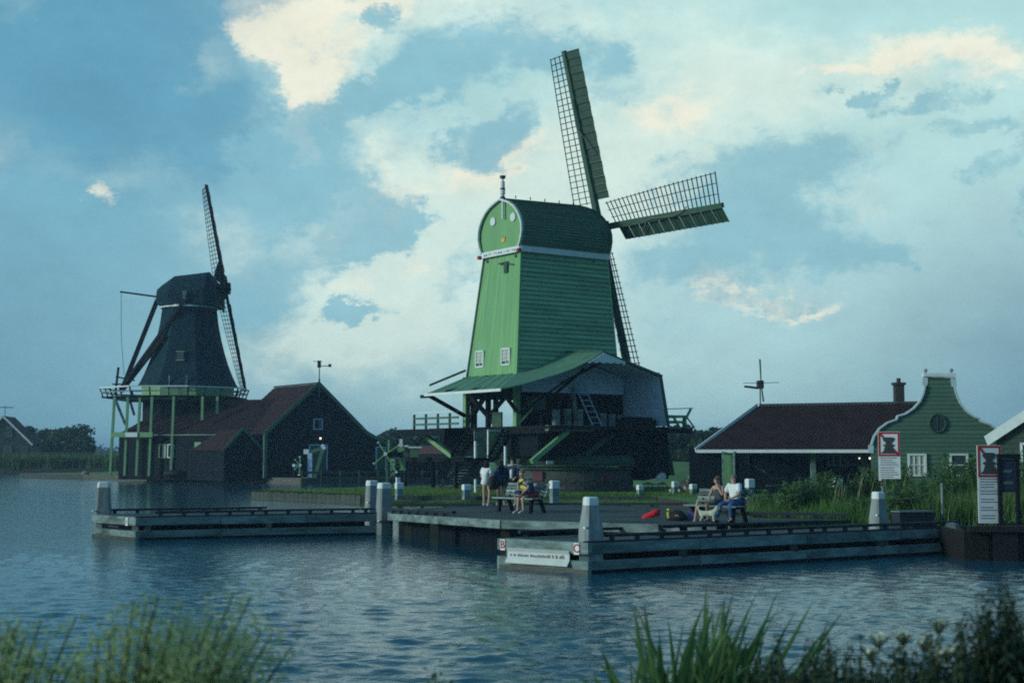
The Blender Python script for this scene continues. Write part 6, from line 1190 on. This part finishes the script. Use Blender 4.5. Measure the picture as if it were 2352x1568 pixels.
mb = MB(); mb.box((-.05, -.03, z1 - .14), (.56, .13, z1)); obj('header', mb, Mt['dark_wood'], ib); mb = MB(); mb.box((.03, .03, z0), (.43, .06, z1 - .15)); obj('backboard', mb, Mt['navy'], ib)
mb = MB()
for i in range(5): mb = MB(); mb.box((.06, .02, z0 + .06 + i * .16), (.06 + random.uniform(.2, .34), .027, z0 + .14 + i * .16)); obj('sheet', mb, Mt['gable_green'] if i % 2 else Mt['navy'], ib)
# rope fence and posts on the bank
rf = thing('rope_fence', 'thin posts with a slack rope in front of the weeds', 'fence', (12.2, 42.5, G), 0, base=(12.2, 42.5, 0)); a, b = at(2164, 1148, 42.5), at(2028, 1152, 44.5); mb = MB()
for q, zb in ((a, .5), (b, .5)): mb = MB(); mb.tube([(q.x, q.y, zb), (q.x, q.y, q.z)], .035, 7); obj('post', mb, Mt['grey_wood'], rf)
pp = []; a2 = a - Vector((0, 0, .06)); c = at(2235, 1190, 42.3); d = at(2060, 1184, 43)
for P_, Q_ in ((d, a2), (a2, c)): 
    for i in range(9): t = i / 8; q = P_.lerp(Q_, t); q.z -= .12 * math.sin(math.pi * t); pp.append(q)
mb = MB(); mb.tube(pp, .005, 5); obj('rope', mb, Mt['rope'], rf)
a, b = at(2062, 1210, 42), at(2133, 1210, 42.6); pbx = thing('planter_box', 'long blue-grey wooden box on the bank behind the pontoon pile', 'box', ((a.x + b.x) / 2, 42.3, .62), R_(16)); w = (b.x - a.x) / 2 * 1.06; zt = at(2062, 1175, 42.3).z - .62
for i in range(4): mb = MB(); mb.box((-w, -.22, i * zt / 4 + .004), (w, -.18, (i + 1) * zt / 4 - .008)); obj('side_board', mb, Mt['black_kerb'], pbx)
mb = MB(); mb.box((-w, -.18, 0), (w, .22, zt - .03)); obj('box', mb, Mt['black_kerb'], pbx); mb = MB(); mb.box((-w - .02, -.24, zt), (w + .02, .24, zt + .035)); obj('lid', mb, Mt['grey_wood'], pbx)
p = at(2185, 1199, 41.5); sb_ = thing('stone_block', 'rough grey stone block lying at the quay corner below the rope fence', 'stone', (p.x, 41.5, .5)); mb = MB(); mb.loft([[(a * w_, b * w_ * .8, z) for a, b in ((-1, -.7), (.3, -1), (1, -.4), (.8, .8), (-.6, 1))] for z, w_ in ((0, .24), (.2, .26), (.36, .19), (.4, .1))]); obj('block', mb, Mt['stone'], sb_); mb = MB(); mb.ball((-.3, .1, .08), (.18, .15, .14), 7, 4); obj('chip', mb, Mt['stone'], sb_)
# wood pile with blue tarpaulin
wp = at(1600, 1118, 87); wpt = thing('wood_pile', 'heap of cut logs and scrap wood beside the shed, partly under a blue tarpaulin', 'wood pile', (wp.x, 87, G), 0); mb = MB(); mb.tube([(0, 0, 0), (1, 0, 0)], 1, 8)
lg = MB(); lg.tube([(0, -.22, 0), (0, .22, 0)], 1.0, 9); ends = MB(); ends.disc((0, -.221, 0), (0, -1, 0), .93, .03, 9); lm = em = None
for i in range(120):
    x = random.gauss(0, .62); zmax = max(.2, 1.15 - abs(x) * .62); z = random.uniform(.08, zmax); r = random.uniform(.07, .14); loc = (x, random.uniform(-.5, .3) - (zmax - z) * .5, z); rot_ = (random.uniform(-.4, .4), random.uniform(-.4, .4), random.uniform(-1, 1))
    if lm is None: o = obj('log', lg, Mt['log_bark'], wpt); lm = o.data; o2 = obj('log_end', ends, Mt['log_end'], wpt); em = o2.data
    else: o = bpy.data.objects.new('log', lm); COL.objects.link(o); o.parent = wpt; o2 = bpy.data.objects.new('log_end', em); COL.objects.link(o2)
    o2.parent = o; o.location = loc; o.rotation_euler = rot_; o.scale = (r, 1.0, r)
mb = MB(); rows = [[(.35 + a * .16, -.2 + j * .28, max(.05, 1.22 - a * a * .028 - .06 * ((a + j) % 2))) for j in range(5)] for a in range(7)]; mb.loft(rows, close=False, cap=False); T_ = obj('tarpaulin', mb, Mt['blue_tarp'], wpt); T_.modifiers.new('solid', 'SOLIDIFY').thickness = .03
p = at(1600, 1090, 90); tv = thing('scrap_cart', 'low cart with a pale crate next to the wood pile', 'cart', (at(1510, 1118, 88).x, 88, G)); mb = MB(); mb.box((-.9, -.3, .45), (.5, .3, .55)); obj('bed', mb, Mt['grey_wood'], tv); mb = MB(); mb.beam((.05, -.2, .8), (.4, .1, 1.05), .35, .3); obj('crate', mb, Mt['white_paint'], tv)
for s in (-.6, .3): mb = MB(); mb.tube([(s + .3 * math.cos(t), -.32, .3 + .3 * math.sin(t)) for t in np.linspace(0, 6.283, 15)], .03, 5); mb.beam((s - .3, -.32, .3), (s + .3, -.32, .3), .03, .03); mb.beam((s, -.32, 0), (s, -.32, .6), .03, .03); obj('wheel', mb, Mt['iron'], tv)
# little meadow windmill before the green mill, and another by the barn door
def meadow_mill(label, px, py, D, tips, posts, rad, group):
    hb = at(px, py, D); e = thing('meadow_windmill', label, 'small windmill', (hb.x, D, G), 0, group, base=(hb.x, D, G)); k = D / 3267
    mb = MB(); mb.tube([hb - Vector((0, .3, 0)), hb + Vector((0, .2, 0))], .12, 8); obj('hub', mb, Mt['white_paint'], e)
    for dx, dy in tips:
        q = hb + Vector((dx * k, -.2, -dy * k)); mb = MB(); mb.beam(hb - Vector((0, .2, 0)), q, .10, .08, w2=.14, h2=.08); B_ = obj('blade', mb, Mt['light_green'], e); mb = MB(); mb.beam(hb.lerp(q, .93) - Vector((0, .03, 0)), q - Vector((0, .03, 0)), .2, .12); obj('blade_tip', mb, Mt['white_paint'], e).parent = B_
    for (x0, y0), (x1, y1), w_, m in posts: mb = MB(); mb.beam(at(px + x0, py + y0, D + .3), at(px + x1, py + y1, D + .3), w_, w_); obj('beam', mb, Mt[m], e)
    return e
mmg = 'small green meadow windmills'
meadow_mill('small green meadow windmill with four slender blades before the stairs of the green mill', 886, 1042, 94, ((-17, -27), (33, -21), (-27, 23), (27, 43)), (((0, 0), (38, 2), .34, 'dark_wood'), ((2, 5), (3, 68), .16, 'gable_green'), ((7, -32), (6, -2), .12, 'light_green'), ((32, 9), (40, 35), .22, 'light_green'), ((42, 9), (44, 35), .12, 'light_green'), ((32, 35), (46, 35), .16, 'light_green'), ((6, 8), (34, 12), .10, 'gable_green'), ((5, 18), (32, 20), .09, 'gable_green'), ((5, 28), (32, 29), .09, 'gable_green'), ((20, 42), (-4, 68), .08, 'grey_wood'), ((35, -34), (36, -6), .2, 'white_paint'), ((32, -18), (52, -18), .12, 'white_paint'), ((33, -16), (36, -5), .4, 'light_green')), .2, mmg)
meadow_mill('tiny meadow windmill with a white roof edge and slanting tail beam before the barn door', 690, 1095 - 27, 136.5, ((-1, -20), (-12, -13), (-12, 9), (-2, 23)), (((22, -28), (22, 28), .42, 'pale_blue'), ((8, -31), (20, -31), .45, 'white_paint'), ((18, -28), (54, -41), .32, 'gable_green'), ((50, -40), (56, -44), .5, 'white_paint'), ((52, -38), (32, 30), .34, 'gable_green'), ((6, 32), (34, 33), .34, 'white_paint'), ((0, 0), (22, 4), .2, 'dark_wood')), .2, mmg)
p = at(690 - 14, 1085, 136.2); bt = thing('barrel_post', 'short dark post with pale cap on the quay beside the tiny windmill', 'post', (p.x, 136.6, G)); mb = MB(); mb.tube([(0, 0, 0), (0, 0, 1.1)], .2, 8); obj('post', mb, Mt['tarred'], bt); mb = MB(); mb.tube([(0, 0, 1.1), (0, 0, 1.35)], .24, 8); obj('cap', mb, Mt['pale_blue'], bt)
for px, py, D, h_, lab in ((952, 1026, 97, 1.5, 'pale green beehive-like box with white lid on the low gallery'),):
    p = at(px, py, D); e = thing('green_box', lab, 'box', (p.x, D, p.z - .7)); mb = MB(); mb.box((-.28, -.25, 0), (.28, .25, .62)); obj('box', mb, Mt['gable_green'], e); mb = MB(); mb.box((-.4, -.33, .62), (.5, .33, .72)); obj('lid', mb, Mt['white_paint'], e)
    mb = MB(); mb.beam((0, 0, -1.6), (0, 0, 0), .3, .3); obj('stand', mb, Mt['dark_wood'], e)

# ================================================================ PLANTS
# rough growth of the bank behind the bench
n = 26000; bx = rng.uniform(7.4, 24, n); by = rng.uniform(44.2, 53, n); k = (by > 44.2 + np.clip(11.8 - bx, 0, 5) * .12) & ((bx > 9) | (by > 45)) ; bx, by = bx[k], by[k]
tall = .55 + .55 * np.sin(bx * 1.7 + by) * np.sin(by * 1.1 - bx * .6) + .5 * np.clip((bx - 12.2) / 2.5, 0, 1); z0 = G - .05 + .5 * np.clip((bx - 9.5) / 3, 0, 1) * np.exp(-((by - 48) / 3) ** 2)
V, F = blades(bx, by, z0, np.clip(rng.uniform(.45, 1.1, len(bx)) * (.6 + tall * .55), .25, 2.0), .035, .5, 11, 2, (.06, 0)); np_obj('bank_grass', V, F, Mt['grass_blade'], kind='stuff')
def weed(name, label, x, y, zb, h, w, seed, m='weed_leaf', n=500, size=.055, stems=9, group=None, cat='weed', asp=2.2, wind=(.1, 0), flat=.3, droop=.25, t0=.12):
    r = np.random.default_rng(seed); e = thing(name, label, cat, (x, y, zb), 0, group); mb = MB(); C = []
    for i in range(stems):
        a = r.uniform(0, 6.283); rr = w * .5 * math.sqrt(r.random()); hh = h * r.uniform(.6, 1.0) * (1 - .3 * (rr / (w * .5)) ** 2); bx_, by_ = rr * .5 * math.cos(a), rr * .5 * math.sin(a); tx, ty = rr * math.cos(a) + wind[0] * hh, rr * math.sin(a) + wind[1] * hh
        pts = [Vector((bx_ + (tx - bx_) * t ** 1.4, by_ + (ty - by_) * t ** 1.4, hh * (t - droop * .25 * max(0, t - .6) ** 2 * 6))) for t in np.linspace(0, 1, 6)]; mb.tube(pts, [.012, .011, .009, .007, .005, .003], 4, False)
        m_ = n // stems
        for t in r.uniform(t0, 1, m_) ** .8: k = min(int(t * 5), 4); f_ = t * 5 - k; c = pts[k].lerp(pts[k + 1], f_); sp = (.09 + .05 * h) * (1.15 - t) ** .6; C.append([c.x + r.normal() * sp, c.y + r.normal() * sp, c.z + r.normal() * sp * .6])
    obj('stem', mb, Mt['stem'], e); V, F = leaf_quads(np.array(C), size, flat, asp, seed=seed); np_obj('foliage', V, F, Mt[m], e); return e
wgp = 'tall weeds on the bank behind the second bench'; spots = []
W_SPOTS = [(9.3, 47.3, 1.5, 1.5, 'bushy weed rising directly behind the seated man in white'), (10.3, 48.0, 1.7, 1.7, 'tall feathery weed clump beside the bollard behind the second bench'), (11.1, 46.4, 1.2, 1.6, 'low leafy weed clump between the second bench and the open shed, at the jetty edge'), (11.9, 48.6, 1.9, 1.4, 'yellow-green spiky weed standing before the middle shed posts'), (12.9, 47.0, 1.5, 1.8, 'wide bright weed clump at the foot of the white-capped bollard in the weeds'),
           (13.3, 49.4, 2.0, 1.6, 'tall weed clump before the dark end of the open shed'), (14.3, 47.8, 1.8, 1.8, 'rounded weed mound under the farther warning sign'), (15.0, 48.8, 2.5, 2.4, 'tall bush just beside the farther warning sign, below the green gable'), (16.2, 48.2, 2.6, 2.6, 'highest dense bush under the curtained window of the bell gable house'), (17.4, 47.4, 2.5, 2.6, 'dense bush under the dark window of the bell gable house'), (18.6, 48.0, 2.4, 2.4, 'dark bush between the bell gable house and the nearer warning sign'), (15.2, 45.8, 1.1, 1.5, 'low weeds behind the blue-grey box'), (16.6, 44.8, 1.0, 1.6, 'low weeds at the thin rope post'), (14.6, 42.4, .7, .9, 'small tuft of weeds beside the nearer warning sign foot'), (12.3, 45.35, 1.75, 1.25, 'weed clump hiding the posts of the farther warning sign'), (13.2, 45.0, 1.2, 1.3, 'weed clump between the farther warning sign and the thin rope post'), (16.2, 40.6, 1.0, 1.4, 'dark weeds under the notice stand at the photo edge'), (8.4, 48.4, 1.0, 1.3, 'low weed tuft just behind the slatted back of the second bench')]
for i, (x, y, h, w, lab) in enumerate(W_SPOTS): weed('weed_clump', lab, x, y, .5 + (.3 if y > 46.5 else 0), h, w, 40 + i, n=2600 if h > 1.3 else 1200, size=.055, stems=26, group=wgp)
n = 70; bx = rng.uniform(10, 13.6, n); by = rng.uniform(46.5, 50, n); V, F = blades(bx, by, np.full(n, .7), rng.uniform(1.2, 1.9, n), .05, .25, 12, 3, (.08, 0)); np_obj('seed_stalks', V, F, mat('dry_stalk', (.16, .17, .09), .9, .2, 3), kind='stuff')
# camera bank: blurred willow-like shrubs, sword-leaved flag, dark nettles
weed('shrub', 'pale feathery shrub with wind-swept tips in the lower corner, the bigger of two', -1.34, 5.3, 1.38, 1.19, .84, 71, 'willow_leaf', 12000, .0105, 100, 'feathery shrubs on the near bank', 'shrub', 2.8, (.16, 0), .3, .3, .45)
weed('shrub', 'smaller pale feathery shrub beside the bigger one at the photo corner', -1.98, 5.5, 1.36, 1.10, .60, 72, 'willow_leaf', 5200, .0105, 54, 'feathery shrubs on the near bank', 'shrub', 2.8, (.16, 0), .3, .3, .45)
def flag_clump(name, label, x, y, zb, spec, seed):
    r = random.Random(seed); e = thing(name, label, 'reed', (x, y, zb)); 
    for i in range(spec[0]):
        bx_ = r.gauss(0, spec[1] * .42); by_ = r.gauss(0, .22); h = spec[2] * r.uniform(.5, 1.0) * (1 - .22 * min(1, abs(bx_) / spec[1])); ln = r.gauss(.12, .22) + bx_ * .25; bend = r.uniform(0, .45) if r.random() < .55 else r.uniform(.5, 1.3); tw = r.uniform(-.9, .9); wd = r.uniform(.013, .027); mb = MB(); L_, Rr = [], []
        for t in np.linspace(0, 1, 8):
            cx_ = bx_ + ln * h * t + bend * ln * h * t ** 3; cz = h * t - bend * h * .35 * t ** 4; cy = by_ + r.uniform(-.004, .004) + .1 * math.sin(tw) * t * h; w_ = wd * (1 - t ** 3) * (.6 + .4 * min(1, t * 4)) + .001; a = tw + t * .5
            L_.append((cx_ - w_ * math.cos(a), cy - w_ * math.sin(a), cz)); Rr.append((cx_ + w_ * math.cos(a), cy + w_ * math.sin(a), cz))
        mid = [((a[0] + b[0]) / 2 + .25 * (b[1] - a[1]), (a[1] + b[1]) / 2 - .25 * (b[0] - a[0]), a[2]) for a, b in zip(L_, Rr)]
        mb.loft([[a, m_, b] for a, m_, b in zip(L_, mid, Rr)], close=False, cap=False); obj('leaf', mb, Mt['blade_leaf'], e, smooth=True)
    return e
flag_clump('flag_clump', 'clump of broad upright sword-shaped leaves in the centre of the near bank', 1.0, 7.6, 1.2, (260, .52, 1.04), 5)
flag_clump('flag_tuft', 'few thin arching leaves at the edge of the sword-leaved clump', .40, 7.3, 1.2, (12, .2, .62), 6)
weed('sprig', 'small leafy sprig at the bottom edge near the middle of the photo', -.44, 7.0, 1.2, .74, .10, 75, 'weed_leaf', 260, .018, 4, 'leafy sprigs at the bottom edge', 'plant'); weed('sprig', 'pair of pale leafy shoots at the bottom edge beside the sword-leaved clump', -.16, 7.0, 1.2, .76, .22, 76, 'willow_leaf', 330, .016, 7, 'leafy sprigs at the bottom edge', 'plant')
ng = 'dark nettles along the near bank'
def nettle(label, x, y, zt, h, seed):
    """a few upright stems with tiers of drooping toothed leaves that get smaller to a pointed top"""
    r = np.random.default_rng(seed); e = thing('nettle', label, 'nettle', (x, y, zt - h), 0, ng); mb = MB(); V, F = [], []
    for k in range(5):
        hh = h * (1 if k == 0 else r.uniform(.72, .97)); a = r.uniform(0, 6.283); rr = 0 if k == 0 else r.uniform(.04, .12); tip = Vector((rr * math.cos(a) * 1.5 + r.normal() * .02, rr * math.sin(a), hh)); ft = Vector((rr * math.cos(a) * .4, rr * math.sin(a) * .4, 0)); mb.tube([ft, ft.lerp(tip, .6), tip], [.006, .005, .002], 4, False); n = int(hh / .028); ph = r.uniform(0, 6.283)
        for i in range(n):
            t = .25 + .75 * (i + .5) / n; c = ft.lerp(tip, t); L_ = .075 * (1.12 - t) ** .55 * r.uniform(.8, 1.15) + .006
            for s in (0, math.pi):
                b = ph + i * 1.57 + s + r.normal() * .2; d = Vector((math.cos(b), math.sin(b), .15)); q = Vector((-math.sin(b), math.cos(b), 0)); m_ = c + d * L_ * .5; tp_ = c + Vector((math.cos(b), math.sin(b), -.75)) * L_ * .95; o = len(V); w = L_ * .27
                V += [tuple(c), tuple(m_ + q * w), tuple(tp_), tuple(m_ - q * w)]; F.append((o, o + 1, o + 2, o + 3))
    obj('stem', mb, Mt['stem'], e); np_obj('foliage', np.array(V), np.array(F), Mt['nettle_leaf'], e); return e
NS = [(1792, 1452, 6.3, 'first low dark nettle next to the sword-leaved clump'), (1850, 1462, 6.2, 'dark nettle with drooping top beside the first low one'), (1905, 1448, 6.1, 'lower dark nettle between the drooping one and the pale flower heads'), (1985, 1455, 6.0, 'dark nettle standing under the pale flower heads'), (2060, 1470, 5.9, 'dark nettle right below the white umbels'), (2140, 1440, 5.9, 'taller dark nettle between the umbels and the corner thicket'), (2205, 1402, 5.8, 'dark spiky nettle at the edge of the corner thicket'), (2262, 1345, 5.7, 'tall dark nettle spire in the corner thicket'), (2318, 1322, 5.6, 'tallest dark nettle against the water at the corner')]
N0 = []
for i, (px, py, D, lab) in enumerate(NS): q = at(px, py, D); N0.append(nettle(lab, q.x, q.y, q.z, q.z - 1.4, 90 + i))
for i in range(34):
    px = 1770 + i * 17.5 + random.uniform(-12, 12); top = np.interp(px, [1770, 1900, 2050, 2150, 2230, 2290, 2352], [1490, 1475, 1485, 1455, 1395, 1350, 1330]) + random.uniform(0, 70); D = random.uniform(5.4, 6.5); q = at(px, top, D)
    copy_thing(N0[i % 9], (q.x, q.y, q.z - (at(NS[i % 9][0], NS[i % 9][1], NS[i % 9][2]).z - 1.4)), random.uniform(0, 6.28), 'one of the crowded dark nettles that fill the corner bank below the taller spires')
n = 5000; C = np.stack([rng.uniform(1.0, 2.5, n), rng.uniform(5.2, 6.5, n), np.zeros(n)], 1); s_ = C[:, 0] / C[:, 1]; top_ = 2.83 - C[:, 1] * (.144 - .038 * np.clip((s_ - .30) / .06, 0, 1)) + .02 * np.sin(C[:, 0] * 31 + C[:, 1] * 9); C[:, 2] = 1.4 + (top_ - 1.4) * rng.random(n) ** .6
V, F = leaf_quads(C, .018, .4, 2.4, seed=33); np_obj('nettle_thicket', V, F, Mt['nettle_leaf'], kind='stuff')
def umbel(label, x, y, zb, h, heads, seed):
    r = random.Random(seed); e = thing('umbel_flower', label, 'flower', (x, y, zb), 0, 'pale umbel flowers among the nettles'); mb = MB(); mb.tube([(0, 0, 0), (.02, 0, h * .6), (.03, 0, h * .9)], [.012, .009, .006], 5); fl = []
    for dx, dz, rr in heads:
        c = Vector((dx, r.uniform(-.05, .05), h + dz)); mb.tube([(.03, 0, h * .85), c - Vector((0, 0, .05))], [.006, .003], 4)
        for i in range(60):
            a = r.uniform(0, 6.283); q = rr * math.sqrt(r.random()); p_ = c + Vector((q * math.cos(a), q * math.sin(a) * .8, .25 * (rr - q) + r.uniform(-.008, .008))); mb.tube([c - Vector((0, 0, .05)), p_], .0012, 3, False); fl.append(tuple(p_))
    obj('stem', mb, Mt['stem'], e); V, F = leaf_quads(np.array(fl), .011, .8, 1.0, seed=seed); np_obj('flower_head', V, F, Mt['umbel'], e, kind='stuff')
umbel('pale umbel flower with two drooping heads over the dark nettles', 1.60, 6.0, 1.36, .78, ((-.08, 0, .06), (-.11, -.06, .035), (.02, .01, .05)), 3); umbel('pale umbel flower cluster on the water side of the two-headed one', 1.71, 5.9, 1.36, .80, ((.03, .05, .05), (.06, -.06, .05), (-.02, -.03, .04)), 4)

# ================================================================ HAZE
mb = MB(); mb.box((-3200, -90, -1.6), (3200, 5200, 34)); hz = bpy.data.materials.new('haze'); hz.use_nodes = True; t = hz.node_tree; t.nodes.remove(t.nodes['Principled BSDF'])
pv = t.nodes.new('ShaderNodeVolumePrincipled'); pv.inputs['Color'].default_value = (.5, .78, 1.0, 1); pv.inputs['Density'].default_value = .00042; t.links.new(pv.outputs[0], t.nodes['Material Output'].inputs['Volume'])
obj('haze', mb, hz, kind='stuff')
